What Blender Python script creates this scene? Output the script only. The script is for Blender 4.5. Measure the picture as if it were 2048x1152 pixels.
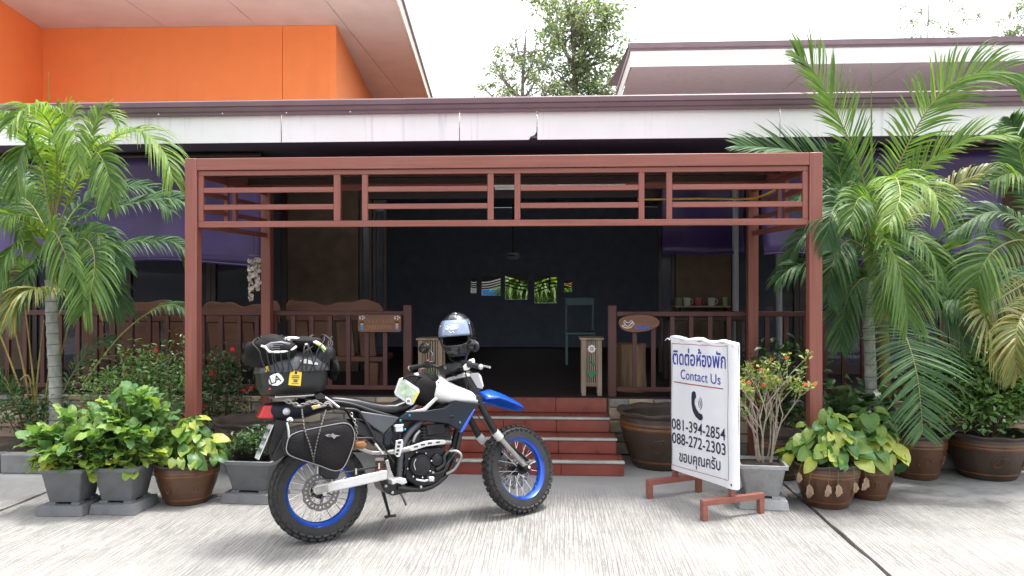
import bpy, math, random
from mathutils import Vector, Matrix
R = math.radians
V = Vector
scene = bpy.context.scene
for o in list(bpy.data.objects):
    bpy.data.objects.remove(o)
COL = scene.collection

# ---------------------------------------------------------------- camera, sky, sun, exposure
CAM_H, YAW, FPX = 1.62, R(3.2), 1550.0
cd = bpy.data.cameras.new('camera')
cd.sensor_width = 36.0
cd.lens = FPX / 2048 * 36
cd.clip_start, cd.clip_end = 0.05, 600
cam = bpy.data.objects.new('camera', cd)
cam.location = (0, 0, CAM_H)
cam.rotation_euler = (R(90), 0, YAW)
COL.objects.link(cam)
scene.camera = cam

SUN_EL, SUN_AZ = R(76), R(62)      # azimuth clockwise from +Y (north) towards +X
world = bpy.data.worlds.new('World')
scene.world = world
world.use_nodes = True
wn, wl = world.node_tree.nodes, world.node_tree.links
bg = wn['Background']
sky = wn.new('ShaderNodeTexSky')
sky.sky_type = 'NISHITA'
sky.sun_disc = False
sky.sun_elevation = SUN_EL
sky.sun_rotation = SUN_AZ
sky.air_density = 1.0
sky.dust_density = 5.0
sky.ozone_density = 0.6
hs = wn.new('ShaderNodeHueSaturation')          # thin white overcast: the blue is mostly washed out
hs.inputs['Saturation'].default_value = 0.22
hs.inputs['Value'].default_value = 1.0
wl.new(sky.outputs[0], hs.inputs['Color'])
wl.new(hs.outputs[0], bg.inputs[0])
bg.inputs[1].default_value = 0.15

sd = bpy.data.lights.new('sun', 'SUN')
sd.energy = 1.15
sd.angle = R(10.0)
sd.color = (1.0, 0.95, 0.88)
sun = bpy.data.objects.new('sun', sd)
sdir = V((math.sin(SUN_AZ) * math.cos(SUN_EL), math.cos(SUN_AZ) * math.cos(SUN_EL), math.sin(SUN_EL)))
sun.rotation_euler = (-sdir).to_track_quat('-Z', 'Y').to_euler()
sun.location = (3, 3, 12)
COL.objects.link(sun)

scene.view_settings.view_transform = 'Standard'
scene.view_settings.look = 'None'
scene.view_settings.gamma = 1.0
scene.view_settings.use_curve_mapping = False
scene.view_settings.exposure = 1.8
scene.render.engine = 'CYCLES'
scene.cycles.use_denoising = True
scene.cycles.max_bounces = 8
scene.cycles.diffuse_bounces = 4
scene.cycles.glossy_bounces = 4
scene.cycles.transmission_bounces = 6
scene.cycles.transparent_max_bounces = 12
scene.cycles.caustics_reflective = False
scene.cycles.caustics_refractive = False
scene.cycles.sample_clamp_indirect = 6

# ---------------------------------------------------------------- measuring helpers
def ray(px, py):
    u, v = (px - 1024) / FPX, (576 - py) / FPX
    return V((u * math.cos(YAW) - math.sin(YAW), u * math.sin(YAW) + math.cos(YAW), v))
CAM = V((0, 0, CAM_H))
def at(px, py, Y):
    d = ray(px, py)
    return CAM + d * (Y / d.y)
def ax(px, Y):
    return at(px, 576, Y).x
def az(py, Y, px=1024):
    return at(px, py, Y).z
def gnd(px, py, z=0.0):
    d = ray(px, py)
    return CAM + d * ((z - CAM_H) / d.z)

# ---------------------------------------------------------------- mesh helpers
class MB:
    def __init__(s):
        s.v, s.f, s.m = [], [], []
        s.mi = 0
    def add(s, vs, fs):
        b = len(s.v)
        s.v += [V(p) for p in vs]
        s.f += [tuple(i + b for i in f) for f in fs]
        s.m += [s.mi] * len(fs)
        return s
    def box(s, x0, x1, y0, y1, z0, z1):
        return s.add([(x0, y0, z0), (x1, y0, z0), (x1, y1, z0), (x0, y1, z0), (x0, y0, z1), (x1, y0, z1), (x1, y1, z1), (x0, y1, z1)],
                     [(0, 3, 2, 1), (4, 5, 6, 7), (0, 1, 5, 4), (1, 2, 6, 5), (2, 3, 7, 6), (3, 0, 4, 7)])
    def bar(s, p, q, w, h, up=(0, 0, 1)):
        p, q = V(p), V(q)
        d = (q - p).normalized()
        a = d.cross(V(up))
        if a.length < 1e-4:
            a = d.cross(V((0, 1, 0)))
        a.normalize()
        b = a.cross(d)
        c = []
        for e in (p, q):
            for sa, sb in ((-1, -1), (1, -1), (1, 1), (-1, 1)):
                c.append(e + a * (sa * w / 2) + b * (sb * h / 2))
        return s.add(c, [(3, 2, 1, 0), (4, 5, 6, 7), (0, 1, 5, 4), (1, 2, 6, 5), (2, 3, 7, 6), (3, 0, 4, 7)])
    def loft(s, rings, closed=True, cap=True):
        n = len(rings[0])
        vs = [p for r in rings for p in r]
        fs = []
        for i in range(len(rings) - 1):
            for j in range(n if closed else n - 1):
                k = (j + 1) % n
                fs.append((i * n + j, i * n + k, (i + 1) * n + k, (i + 1) * n + j))
        if cap and closed:
            fs.append(tuple(range(n - 1, -1, -1)))
            fs.append(tuple(range((len(rings) - 1) * n, len(rings) * n)))
        return s.add(vs, fs)
    def tube(s, pts, r, n=8, cap=True, flat=1.0):
        pts = [V(p) for p in pts]
        k = len(pts)
        rr = r if isinstance(r, (list, tuple)) else [r] * k
        rings = []
        prev = None
        for i, p in enumerate(pts):
            d = (pts[min(i + 1, k - 1)] - pts[max(i - 1, 0)])
            if d.length < 1e-7:
                d = V((0, 0, 1))
            d.normalize()
            if prev is None:
                a = d.cross(V((0, 0, 1)))
                if a.length < 0.05:
                    a = d.cross(V((0, 1, 0)))
            else:
                a = prev - d * prev.dot(d)
            a.normalize()
            prev = a
            b = d.cross(a)
            rings.append([p + (a * math.cos(t) + b * math.sin(t) * flat) * rr[i] for t in (2 * math.pi * j / n for j in range(n))])
        return s.loft(rings, True, cap)
    def lathe(s, prof, n=32, M=None, wob=None, closed=False):
        rings = []
        for i, (r, z) in enumerate(prof):
            ring = []
            for j in range(n):
                t = 2 * math.pi * j / n
                rr, zz = (r, z) if wob is None else wob(i, t, r, z)
                ring.append(V((rr * math.cos(t), rr * math.sin(t), zz)))
            rings.append(ring)
        if closed:
            rings.append(rings[0])
        b = len(s.v)
        s.loft(rings, True, False)
        if M is not None:
            for i in range(b, len(s.v)):
                s.v[i] = M @ s.v[i]
        return s
    def prism(s, poly, d0, d1, fn):
        n = len(poly)
        vs = [fn(u, v, d0) for u, v in poly] + [fn(u, v, d1) for u, v in poly]
        fs = [tuple(range(n - 1, -1, -1)), tuple(range(n, 2 * n))]
        for i in range(n):
            j = (i + 1) % n
            fs.append((i, j, n + j, n + i))
        return s.add(vs, fs)
    def ball(s, c, r, nu=12, nv=8, M=None):
        c = V(c)
        rx, ry, rz = r if isinstance(r, (list, tuple)) else (r, r, r)
        vs, fs = [], []
        for i in range(nv + 1):
            p = math.pi * i / nv
            for j in range(nu):
                t = 2 * math.pi * j / nu
                q = V((rx * math.sin(p) * math.cos(t), ry * math.sin(p) * math.sin(t), rz * math.cos(p)))
                vs.append(c + (M @ q if M is not None else q))
        for i in range(nv):
            for j in range(nu):
                k = (j + 1) % nu
                fs.append((i * nu + j, (i + 1) * nu + j, (i + 1) * nu + k, i * nu + k))
        return s.add(vs, fs)
    def grid(s, rows):
        n = len(rows[0])
        vs = [p for r in rows for p in r]
        fs = [(i * n + j, i * n + j + 1, (i + 1) * n + j + 1, (i + 1) * n + j) for i in range(len(rows) - 1) for j in range(n - 1)]
        return s.add(vs, fs)
    def mesh(s, name, mats, inv=None, smooth=40):
        me = bpy.data.meshes.new(name)
        me.from_pydata([tuple(inv @ p) if inv is not None else tuple(p) for p in s.v], [], s.f)
        mats = mats if isinstance(mats, (list, tuple)) else [mats]
        for m in mats:
            me.materials.append(m)
        if len(mats) > 1:
            me.polygons.foreach_set('material_index', s.m)
        me.validate()
        if smooth:
            me.polygons.foreach_set('use_smooth', [True] * len(me.polygons))
            me.set_sharp_from_angle(angle=R(smooth))
        me.update()
        return me
    def build(s, name, mats, parent=None, local=False, smooth=40, bevel=0, seg=2, **props):
        inv = None
        if parent is not None and not local:
            inv = root_of(parent).matrix_basis.inverted()
        o = bpy.data.objects.new(name, s.mesh(name, mats, inv, smooth))
        COL.objects.link(o)
        o.parent = parent
        if bevel:
            b = o.modifiers.new('bevel', 'BEVEL')
            b.width, b.segments, b.limit_method, b.angle_limit = bevel, seg, 'ANGLE', R(35)
        for k, v in props.items():
            o[k] = v
        return o
def root_of(o):
    while o.parent is not None:
        o = o.parent
    return o
def tag(o, label, cat=None, group=None, kind=None):
    if label: o['label'] = label
    if cat: o['category'] = cat
    if group: o['group'] = group
    if kind: o['kind'] = kind
    return o
def thing(name, label, cat, loc=(0, 0, 0), rz=0.0, group=None):
    o = bpy.data.objects.new(name, None)
    o.empty_display_size = 0.1
    COL.objects.link(o)
    o.location = loc
    o.rotation_euler = (0, 0, rz)
    return tag(o, label, cat, group)
def inst(me, name, parent, Mw, **props):
    """one more object on a shared mesh; Mw is its matrix in the world"""
    o = bpy.data.objects.new(name, me)
    COL.objects.link(o)
    o.parent = parent
    o.matrix_basis = (root_of(parent).matrix_basis.inverted() @ Mw) if parent is not None else Mw
    for k, v in props.items():
        o[k] = v
    return o
def frame(x, y, z, o):
    return Matrix(((x.x, y.x, z.x, o.x), (x.y, y.y, z.y, o.y), (x.z, y.z, z.z, o.z), (0, 0, 0, 1)))
def bez(pts, n):
    """smooth curve through the points"""
    pts = [V(p) for p in pts]
    out = []
    k = len(pts)
    for i in range(n + 1):
        t = i / n * (k - 1)
        a = min(int(t), k - 2)
        f = t - a
        p0, p1, p2, p3 = pts[max(a - 1, 0)], pts[a], pts[a + 1], pts[min(a + 2, k - 1)]
        out.append(0.5 * ((2 * p1) + (p2 - p0) * f + (2 * p0 - 5 * p1 + 4 * p2 - p3) * f * f + (3 * p1 - p0 - 3 * p2 + p3) * f ** 3))
    return out
def rrect(w, d, r, n=4):
    out = []
    for cx, cy, a in ((w / 2 - r, d / 2 - r, 0), (-w / 2 + r, d / 2 - r, 90), (-w / 2 + r, -d / 2 + r, 180), (w / 2 - r, -d / 2 + r, 270)):
        for i in range(n + 1):
            t = R(a + 90 * i / n)
            out.append((cx + r * math.cos(t), cy + r * math.sin(t)))
    return out

# ---------------------------------------------------------------- materials
def nodes_of(name):
    m = bpy.data.materials.new(name)
    m.use_nodes = True
    nt = m.node_tree
    return m, nt.nodes, nt.links, nt.nodes['Principled BSDF']
def c4(c, k=1.0):
    return (c[0] * k, c[1] * k, c[2] * k, 1)
def mat(name, col, rough=0.6, metal=0.0, var=0.12, scale=6.0, bump=0.0, bscale=80.0, stretch=(1, 1, 1), coat=0.0, spec=0.5, dirt=None, dirt_amt=0.4, dscale=2.5, sheen=0.0):
    m, n, l, p = nodes_of(name)
    tc = n.new('ShaderNodeTexCoord')
    mp = n.new('ShaderNodeMapping')
    mp.inputs['Scale'].default_value = stretch
    l.new(tc.outputs['Object'], mp.inputs[0])
    nz = n.new('ShaderNodeTexNoise')
    nz.inputs['Scale'].default_value = scale
    nz.inputs['Detail'].default_value = 6
    l.new(mp.outputs[0], nz.inputs['Vector'])
    rp = n.new('ShaderNodeValToRGB')
    rp.color_ramp.elements[0].position, rp.color_ramp.elements[1].position = 0.3, 0.7
    rp.color_ramp.elements[0].color, rp.color_ramp.elements[1].color = c4(col, 1 - var), c4(col, 1 + var)
    l.new(nz.outputs['Fac'], rp.inputs[0])
    out = rp.outputs[0]
    if dirt:
        nd = n.new('ShaderNodeTexNoise')
        nd.inputs['Scale'].default_value = dscale
        nd.inputs['Detail'].default_value = 8
        nd.inputs['Roughness'].default_value = 0.65
        l.new(tc.outputs['Object'], nd.inputs['Vector'])
        mr = n.new('ShaderNodeMapRange')
        mr.inputs[1].default_value, mr.inputs[2].default_value = 0.5, 0.72
        mr.inputs[4].default_value = dirt_amt
        l.new(nd.outputs['Fac'], mr.inputs[0])
        mx = n.new('ShaderNodeMix')
        mx.data_type = 'RGBA'
        l.new(mr.outputs[0], mx.inputs[0])
        l.new(out, mx.inputs[6])
        mx.inputs[7].default_value = c4(dirt)
        out = mx.outputs[2]
    l.new(out, p.inputs['Base Color'])
    p.inputs['Roughness'].default_value = rough
    p.inputs['Metallic'].default_value = metal
    p.inputs['Coat Weight'].default_value = coat
    p.inputs['Coat Roughness'].default_value = 0.12
    p.inputs['Specular IOR Level'].default_value = spec
    p.inputs['Sheen Weight'].default_value = sheen
    if rough > 0.02:
        rr = n.new('ShaderNodeMapRange')
        rr.inputs[3].default_value, rr.inputs[4].default_value = max(0.02, rough - 0.1), min(1, rough + 0.1)
        l.new(nz.outputs['Fac'], rr.inputs[0])
        l.new(rr.outputs[0], p.inputs['Roughness'])
    if bump:
        nb = n.new('ShaderNodeTexNoise')
        nb.inputs['Scale'].default_value = bscale
        nb.inputs['Detail'].default_value = 4
        l.new(mp.outputs[0], nb.inputs['Vector'])
        b = n.new('ShaderNodeBump')
        b.inputs['Strength'].default_value = bump
        b.inputs['Distance'].default_value = 0.01
        l.new(nb.outputs['Fac'], b.inputs['Height'])
        l.new(b.outputs[0], p.inputs['Normal'])
    return m
def leafmat(name, cols, trans=0.35, rough=0.4, per='island', tcol=None, spec=0.5):
    """cols: two or three colours spread over the leaves"""
    m, n, l, p = nodes_of(name)
    if per == 'island':
        g = n.new('ShaderNodeNewGeometry')
        src = g.outputs['Random Per Island']
    else:
        g = n.new('ShaderNodeObjectInfo')
        src = g.outputs['Random']
    rp = n.new('ShaderNodeValToRGB')
    e = rp.color_ramp.elements
    e[0].color, e[1].color = c4(cols[0]), c4(cols[-1])
    for i in range(1, len(cols) - 1):
        x = e.new(i / (len(cols) - 1))
        x.color = c4(cols[i])
    l.new(src, rp.inputs[0])
    tc = n.new('ShaderNodeTexCoord')
    nz = n.new('ShaderNodeTexNoise')
    nz.inputs['Scale'].default_value = 25
    l.new(tc.outputs['Object'], nz.inputs['Vector'])
    hv = n.new('ShaderNodeHueSaturation')
    mr = n.new('ShaderNodeMapRange')
    mr.inputs[3].default_value, mr.inputs[4].default_value = 0.7, 1.3
    l.new(nz.outputs['Fac'], mr.inputs[0])
    l.new(mr.outputs[0], hv.inputs['Value'])
    l.new(rp.outputs[0], hv.inputs['Color'])
    l.new(hv.outputs[0], p.inputs['Base Color'])
    p.inputs['Roughness'].default_value = rough
    p.inputs['Specular IOR Level'].default_value = spec
    t = n.new('ShaderNodeBsdfTranslucent')
    tm = n.new('ShaderNodeMix')
    tm.data_type = 'RGBA'
    tm.blend_type = 'MULTIPLY'
    tm.inputs[0].default_value = 1
    l.new(hv.outputs[0], tm.inputs[6])
    tm.inputs[7].default_value = c4(tcol or (1.9, 1.9, 0.75))
    l.new(tm.outputs[2], t.inputs['Color'])
    mx = n.new('ShaderNodeMixShader')
    mx.inputs[0].default_value = trans
    l.new(p.outputs[0], mx.inputs[1])
    l.new(t.outputs[0], mx.inputs[2])
    l.new(mx.outputs[0], n['Material Output'].inputs[0])
    return m
def glassmat(name, tint=(0.8, 0.85, 0.9), alpha=0.25, rough=0.03):
    """thin clear sheet: mostly see-through, with reflections"""
    m, n, l, p = nodes_of(name)
    p.inputs['Base Color'].default_value = c4(tint)
    p.inputs['Roughness'].default_value = rough
    p.inputs['Alpha'].default_value = alpha
    return m

K = {}
K['steel_red'] = mat('painted_steel_red', (0.262, 0.088, 0.066), 0.36, var=0.16, scale=45, stretch=(0.03, 1, 1), bump=0.08, bscale=90, dirt=(0.32, 0.15, 0.115), dirt_amt=0.3, dscale=1.6)
K['steel_red_v'] = mat('painted_steel_red_upright', (0.262, 0.088, 0.066), 0.36, var=0.16, scale=45, stretch=(1, 1, 0.03), bump=0.08, bscale=90, dirt=(0.32, 0.15, 0.115), dirt_amt=0.3, dscale=1.6)
K['wood_red'] = mat('varnished_wood_red', (0.085, 0.027, 0.022), 0.45, var=0.25, scale=9, stretch=(1, 1, 0.2), bump=0.15, bscale=60)
K['bench_wood'] = mat('bench_wood', (0.14, 0.054, 0.03), 0.4, var=0.35, scale=5, stretch=(0.3, 1, 2), bump=0.2, bscale=40)
K['sign_wood'] = mat('sign_wood', (0.20, 0.088, 0.046), 0.5, var=0.25, scale=6, stretch=(0.4, 1, 3), bump=0.15)
K['pale_wood'] = mat('weathered_wood', (0.33, 0.25, 0.18), 0.75, var=0.3, scale=7, stretch=(2, 2, 0.3), bump=0.3)
K['log'] = mat('log_wood', (0.27, 0.17, 0.10), 0.8, var=0.45, scale=8, stretch=(2, 2, 0.25), bump=0.6, bscale=30)
K['tile_red'] = mat('glazed_tile_red', (0.23, 0.052, 0.036), 0.3, var=0.18, scale=5, bump=0.05, dirt=(0.25, 0.12, 0.09), dirt_amt=0.3)
K['nosing'] = mat('nosing_stone', (0.42, 0.44, 0.40), 0.55, var=0.15, scale=12, dirt=(0.22, 0.2, 0.17), dirt_amt=0.5)
K['grout'] = mat('grout', (0.15, 0.06, 0.045), 0.9)
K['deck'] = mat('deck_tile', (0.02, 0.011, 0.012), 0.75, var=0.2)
K['mortar'] = mat('mortar', (0.22, 0.19, 0.16), 0.9, bump=0.3)
K['white_board'] = mat('white_fascia_board', (0.90, 0.90, 0.895), 0.55, var=0.03, scale=3)
K['gutter'] = mat('mauve_gutter_metal', (0.20, 0.135, 0.155), 0.4, var=0.08, scale=3)
K['zinc'] = mat('pale_roof_sheet', (0.72, 0.71, 0.70), 0.5, var=0.06)
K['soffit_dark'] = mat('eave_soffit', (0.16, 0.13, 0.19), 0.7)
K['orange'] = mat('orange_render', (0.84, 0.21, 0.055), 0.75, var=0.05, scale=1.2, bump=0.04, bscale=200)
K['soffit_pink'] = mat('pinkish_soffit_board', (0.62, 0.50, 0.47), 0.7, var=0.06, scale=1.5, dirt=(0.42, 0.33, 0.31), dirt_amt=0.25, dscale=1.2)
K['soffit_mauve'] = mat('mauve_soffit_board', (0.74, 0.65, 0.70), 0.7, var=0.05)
K['cream'] = mat('cream_fascia', (0.78, 0.70, 0.58), 0.6, var=0.05)
K['purple'] = mat('purple_blind_cloth', (0.07, 0.038, 0.15), 0.36, var=0.3, scale=2.2, bump=0.25, bscale=5)
K['brickwall'] = mat('brown_plaster', (0.13, 0.09, 0.06), 0.85, var=0.25, scale=6, bump=0.3, bscale=30)
K['dark_frame'] = mat('dark_window_frame', (0.045, 0.025, 0.022), 0.4)
K['interior'] = mat('dark_interior_paint', (0.20, 0.235, 0.31), 0.8)
K['pale_post'] = mat('grey_downpipe', (0.42, 0.43, 0.46), 0.5)
K['glass'] = glassmat('window_glass', (0.1, 0.11, 0.14), 0.55, 0.04)
K['pot_grey'] = mat('cast_cement_pot', (0.155, 0.162, 0.172), 0.85, var=0.2, scale=7, bump=0.3, bscale=60, dirt=(0.10, 0.105, 0.10), dirt_amt=0.6, dscale=7)
K['soil'] = mat('soil', (0.035, 0.025, 0.018), 0.95, var=0.5, scale=30, bump=1.0, bscale=60)
K['white_banner'] = mat('white_vinyl', (0.80, 0.81, 0.84), 0.5, var=0.02, bump=0.25, bscale=9)
K['ink_blue'] = mat('blue_print', (0.035, 0.045, 0.33), 0.5, var=0.1)
K['ink_navy'] = mat('navy_print', (0.02, 0.022, 0.05), 0.5, var=0.1)
K['ink_red'] = mat('red_print', (0.38, 0.03, 0.04), 0.5)
K['black_plastic'] = mat('black_plastic', (0.010, 0.0105, 0.0125), 0.42, var=0.2, bump=0.08, bscale=300)
K['navy_plastic'] = mat('dark_navy_bodywork', (0.010, 0.0135, 0.021), 0.5, var=0.15, scale=9, bump=0.05, bscale=300, spec=0.3)
K['grey_plastic'] = mat('graphite_panel', (0.06, 0.064, 0.076), 0.35, var=0.1)
K['black_gloss'] = mat('black_gloss', (0.008, 0.008, 0.01), 0.12, coat=0.6)
K['rubber'] = mat('tyre_rubber', (0.021, 0.021, 0.022), 0.7, var=0.3, scale=20, bump=0.2, dirt=(0.06, 0.056, 0.052), dirt_amt=0.3, dscale=6)
K['seat'] = mat('seat_vinyl', (0.009, 0.009, 0.011), 0.33, var=0.2, bump=0.12, bscale=250)
K['white_paint'] = mat('white_bodywork', (0.82, 0.82, 0.83), 0.22, var=0.02, coat=0.5)
K['blue_paint'] = mat('blue_bodywork', (0.012, 0.09, 0.55), 0.25, var=0.08, coat=0.6)
K['blue_rim'] = mat('blue_anodised_rim', (0.012, 0.085, 0.52), 0.26, metal=0.3, var=0.06, coat=0.3)
K['alu'] = mat('brushed_aluminium', (0.62, 0.62, 0.62), 0.38, metal=0.9, var=0.08, scale=12)
K['alu_matt'] = mat('silver_painted_swingarm', (0.60, 0.60, 0.60), 0.42, metal=0.35, var=0.06, dirt=(0.3, 0.28, 0.25), dirt_amt=0.25, dscale=9)
K['steel'] = mat('worn_steel', (0.35, 0.34, 0.33), 0.4, metal=0.9, var=0.25, scale=20)
K['dark_metal'] = mat('dark_engine_metal', (0.02, 0.02, 0.023), 0.4, metal=0.5, var=0.3, scale=15)
K['chrome'] = mat('polished_metal', (0.72, 0.72, 0.73), 0.15, metal=1.0, var=0.04)
K['exhaust'] = mat('heat_tinted_exhaust', (0.36, 0.19, 0.09), 0.4, metal=0.7, var=0.35, scale=14)
K['red_lens'] = mat('red_lens', (0.55, 0.012, 0.02), 0.15, var=0.15, coat=0.5)
K['clear_lens'] = mat('clear_lens', (0.55, 0.56, 0.58), 0.15, coat=0.6)
K['nylon'] = mat('black_nylon', (0.007, 0.0062, 0.0072), 0.75, var=0.3, scale=18, bump=0.35, bscale=90, dirt=(0.016, 0.014, 0.013), dirt_amt=0.4, spec=0.22)
K['piping'] = mat('reflective_piping', (0.22, 0.22, 0.22), 0.5)
K['cord'] = mat('black_cord', (0.02, 0.02, 0.02), 0.8)
K['plate'] = mat('plate_white', (0.62, 0.63, 0.64), 0.4, dirt=(0.3, 0.28, 0.25), dirt_amt=0.5, dscale=20)
K['sticker_yellow'] = mat('yellow_sticker', (0.72, 0.50, 0.05), 0.4, var=0.08)
K['map_paper'] = mat('map_print', (0.36, 0.45, 0.33), 0.12, var=0.35, scale=30, coat=0.6)
K['shell'] = mat('sea_shell', (0.55, 0.47, 0.42), 0.35, var=0.3, scale=25)
K['kerb'] = mat('kerb_concrete', (0.20, 0.20, 0.195), 0.9, var=0.2, bump=0.4, bscale=40, dirt=(0.09, 0.09, 0.085), dirt_amt=0.6)
K['earth'] = mat('bed_earth', (0.05, 0.038, 0.028), 0.95, var=0.4, bump=0.8)
# ================================================================ the setting
def concrete_material():
    m, n, l, p = nodes_of('broomed_concrete')
    g = n.new('ShaderNodeNewGeometry')
    sp = n.new('ShaderNodeSeparateXYZ')
    l.new(g.outputs['Position'], sp.inputs[0])
    def noise(scale, stretch, detail=4, rough=0.5, dist=0.0):
        mp = n.new('ShaderNodeMapping')
        mp.inputs['Scale'].default_value = stretch
        l.new(g.outputs['Position'], mp.inputs[0])
        z = n.new('ShaderNodeTexNoise')
        z.inputs['Scale'].default_value = scale
        z.inputs['Detail'].default_value = detail
        z.inputs['Roughness'].default_value = rough
        z.inputs['Distortion'].default_value = dist
        l.new(mp.outputs[0], z.inputs['Vector'])
        return z.outputs['Fac']
    def rng(src, a, b, c=0.0, d=1.0):
        r = n.new('ShaderNodeMapRange')
        for i, v in enumerate((a, b, c, d)):
            r.inputs[i + 1].default_value = v
        l.new(src, r.inputs[0])
        return r.outputs[0]
    def math_(op, a, b):
        k = n.new('ShaderNodeMath')
        k.operation = op
        for i, s in enumerate((a, b)):
            if isinstance(s, (int, float)): k.inputs[i].default_value = s
            else: l.new(s, k.inputs[i])
        return k.outputs[0]
    def mix(fac, a, b):
        k = n.new('ShaderNodeMix')
        k.data_type = 'RGBA'
        if isinstance(fac, float): k.inputs[0].default_value = fac
        else: l.new(fac, k.inputs[0])
        for i, s in ((6, a), (7, b)):
            if isinstance(s, tuple): k.inputs[i].default_value = s
            else: l.new(s, k.inputs[i])
        return k.outputs[2]
    grooves = noise(1.0, (26, 0.9, 1), 3, 0.6, 0.08)          # combed lines that run away from the road
    fine = noise(1.0, (55, 2.6, 1), 3, 0.6, 0.1)
    dist = noise(1.0, (3, 0.35, 1), 3, 0.6)
    cx = n.new('ShaderNodeMath'); cx.operation = 'MULTIPLY_ADD'
    l.new(dist, cx.inputs[0]); cx.inputs[1].default_value = 0.10; l.new(sp.outputs['X'], cx.inputs[2])
    comb = math_('SINE', math_('MULTIPLY', cx.outputs[0], 2 * math.pi / 0.026), 0.0)
    comb = math_('MULTIPLY', rng(comb, 0.62, 0.9), rng(noise(1.0, (20, 2.2, 1), 3, 0.6), 0.34, 0.52))
    patch = noise(1.6, (1, 0.8, 1), 5, 0.6)
    finish = rng(sp.outputs['Y'], 5.75, 6.35, 1.0, 0.12)      # trowelled smooth in front of the steps
    gl = rng(math_('ABSOLUTE', math_('SUBTRACT', grooves, 0.5), 0.0), 0.010, 0.036, 1.0, 0.0)
    fl = rng(math_('ABSOLUTE', math_('SUBTRACT', fine, 0.5), 0.0), 0.012, 0.04, 1.0, 0.0)
    lines = math_('MAXIMUM', math_('MAXIMUM', math_('MULTIPLY', gl, 0.75), math_('MULTIPLY', fl, 0.6)), comb)
    grit = noise(1.0, (260, 60, 1), 2, 0.7)
    lines = math_('MULTIPLY', lines, rng(grit, 0.34, 0.52, 0.25, 1.0))
    lines = math_('MULTIPLY', math_('MULTIPLY', lines, finish), rng(patch, 0.36, 0.60, 0.5, 1.0))
    cl = noise(0.9, (1, 1, 1), 8, 0.65)
    sp2 = noise(90, (1, 1, 1), 3, 0.7)
    base = mix(rng(cl, 0.35, 0.68), (0.275, 0.268, 0.256, 1), (0.335, 0.328, 0.315, 1))
    base = mix(rng(sp2, 0.52, 0.70, 0.0, 0.55), base, (0.13, 0.13, 0.125, 1))
    base = mix(rng(noise(0.55, (1, 1, 1), 6, 0.7), 0.52, 0.70, 0.0, 0.45), base, (0.17, 0.165, 0.158, 1))
    base = mix(math_('MULTIPLY', rng(sp.outputs['Y'], 5.6, 6.4), 0.6), base, (0.33, 0.33, 0.335, 1))  # cooler, more even grey towards the beds
    st = math_('MULTIPLY', rng(noise(1.3, (1, 1.6, 1), 8, 0.7), 0.45, 0.62), math_('MULTIPLY', rng(sp.outputs['Y'], 5.0, 5.9), rng(sp.outputs['X'], 1.5, 2.3, 0.15, 0.8)))
    base = mix(st, base, (0.085, 0.085, 0.078, 1))            # algae stains by the pots
    base = mix(lines, base, (0.115, 0.112, 0.107, 1))
    l.new(base, p.inputs['Base Color'])
    p.inputs['Roughness'].default_value = 0.9
    b = n.new('ShaderNodeBump')
    b.inputs['Strength'].default_value = 0.6
    b.inputs['Distance'].default_value = 0.006
    h = math_('ADD', math_('MULTIPLY', lines, -1.0), math_('MULTIPLY', sp2, 0.35))
    l.new(h, b.inputs['Height'])
    l.new(b.outputs[0], p.inputs['Normal'])
    return m
K['concrete'] = concrete_material()

ground = MB().add([(-160, -60, -0.03), (160, -60, -0.03), (160, 260, -0.03), (-160, 260, -0.03)], [(0, 1, 2, 3)]).build('ground', K['earth'], smooth=0)
tag(ground, None, kind='structure')
xs = [-15.93, -9.98, -4.03, 1.88, 7.83, 13.8]
rnd = random.Random(4)
for i in range(5):
    a, b = xs[i] + 0.011, xs[i + 1] - 0.011
    mb = MB()
    ny = 60
    L, T = [], []
    for j in range(ny + 1):                                   # slab edges crumble a little along the joint
        y = -7.9 + j * (15.45 / ny)
        L.append(V((a + rnd.uniform(-0.004, 0.012), y, 0)))
        T.append(V((b - rnd.uniform(-0.004, 0.012), y, 0)))
    mb.grid([L, T])
    mb.grid([T, [p - V((0, 0, 0.03)) for p in T]])
    mb.grid([[p - V((0, 0, 0.03)) for p in L], L])
    o = mb.build('concrete_slab', K['concrete'], ground, smooth=0)
for o in [c for c in bpy.data.objects if c.name.startswith('concrete_slab')]:
    o.data.flip_normals()

DECK_Y, DECK_Z = 7.6, 0.55
WALL_Y, BACK_Y = 9.8, 14.0
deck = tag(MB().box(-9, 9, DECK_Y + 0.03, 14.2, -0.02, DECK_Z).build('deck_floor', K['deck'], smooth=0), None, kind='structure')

# planting-bed kerb
for x0, x1, lab in ((-9.0, -3.45, 'low grey concrete kerb round the planting bed beside the square pots'), (2.35, 8.0, 'low grey concrete kerb behind the brown glazed pots')):
    Yk = 6.5 if x0 < 0 else 7.12
    k = thing('kerb', lab, 'kerb', ((x0 + x1) / 2, Yk, 0))
    n = 4
    for i in range(n):
        a = x0 + (x1 - x0) * i / n
        MB().box(a + 0.004, a + (x1 - x0) / n - 0.004, Yk, Yk + 0.12, 0, 0.17).build('kerb_stone', K['kerb'], k, bevel=0.012)
    tag(MB().box(x0, x1, Yk + 0.13, DECK_Y - 0.06, 0, 0.12).build('bed_soil' if x0 < 0 else 'bed_soil', K['earth'], smooth=0), None, kind='structure')

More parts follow.
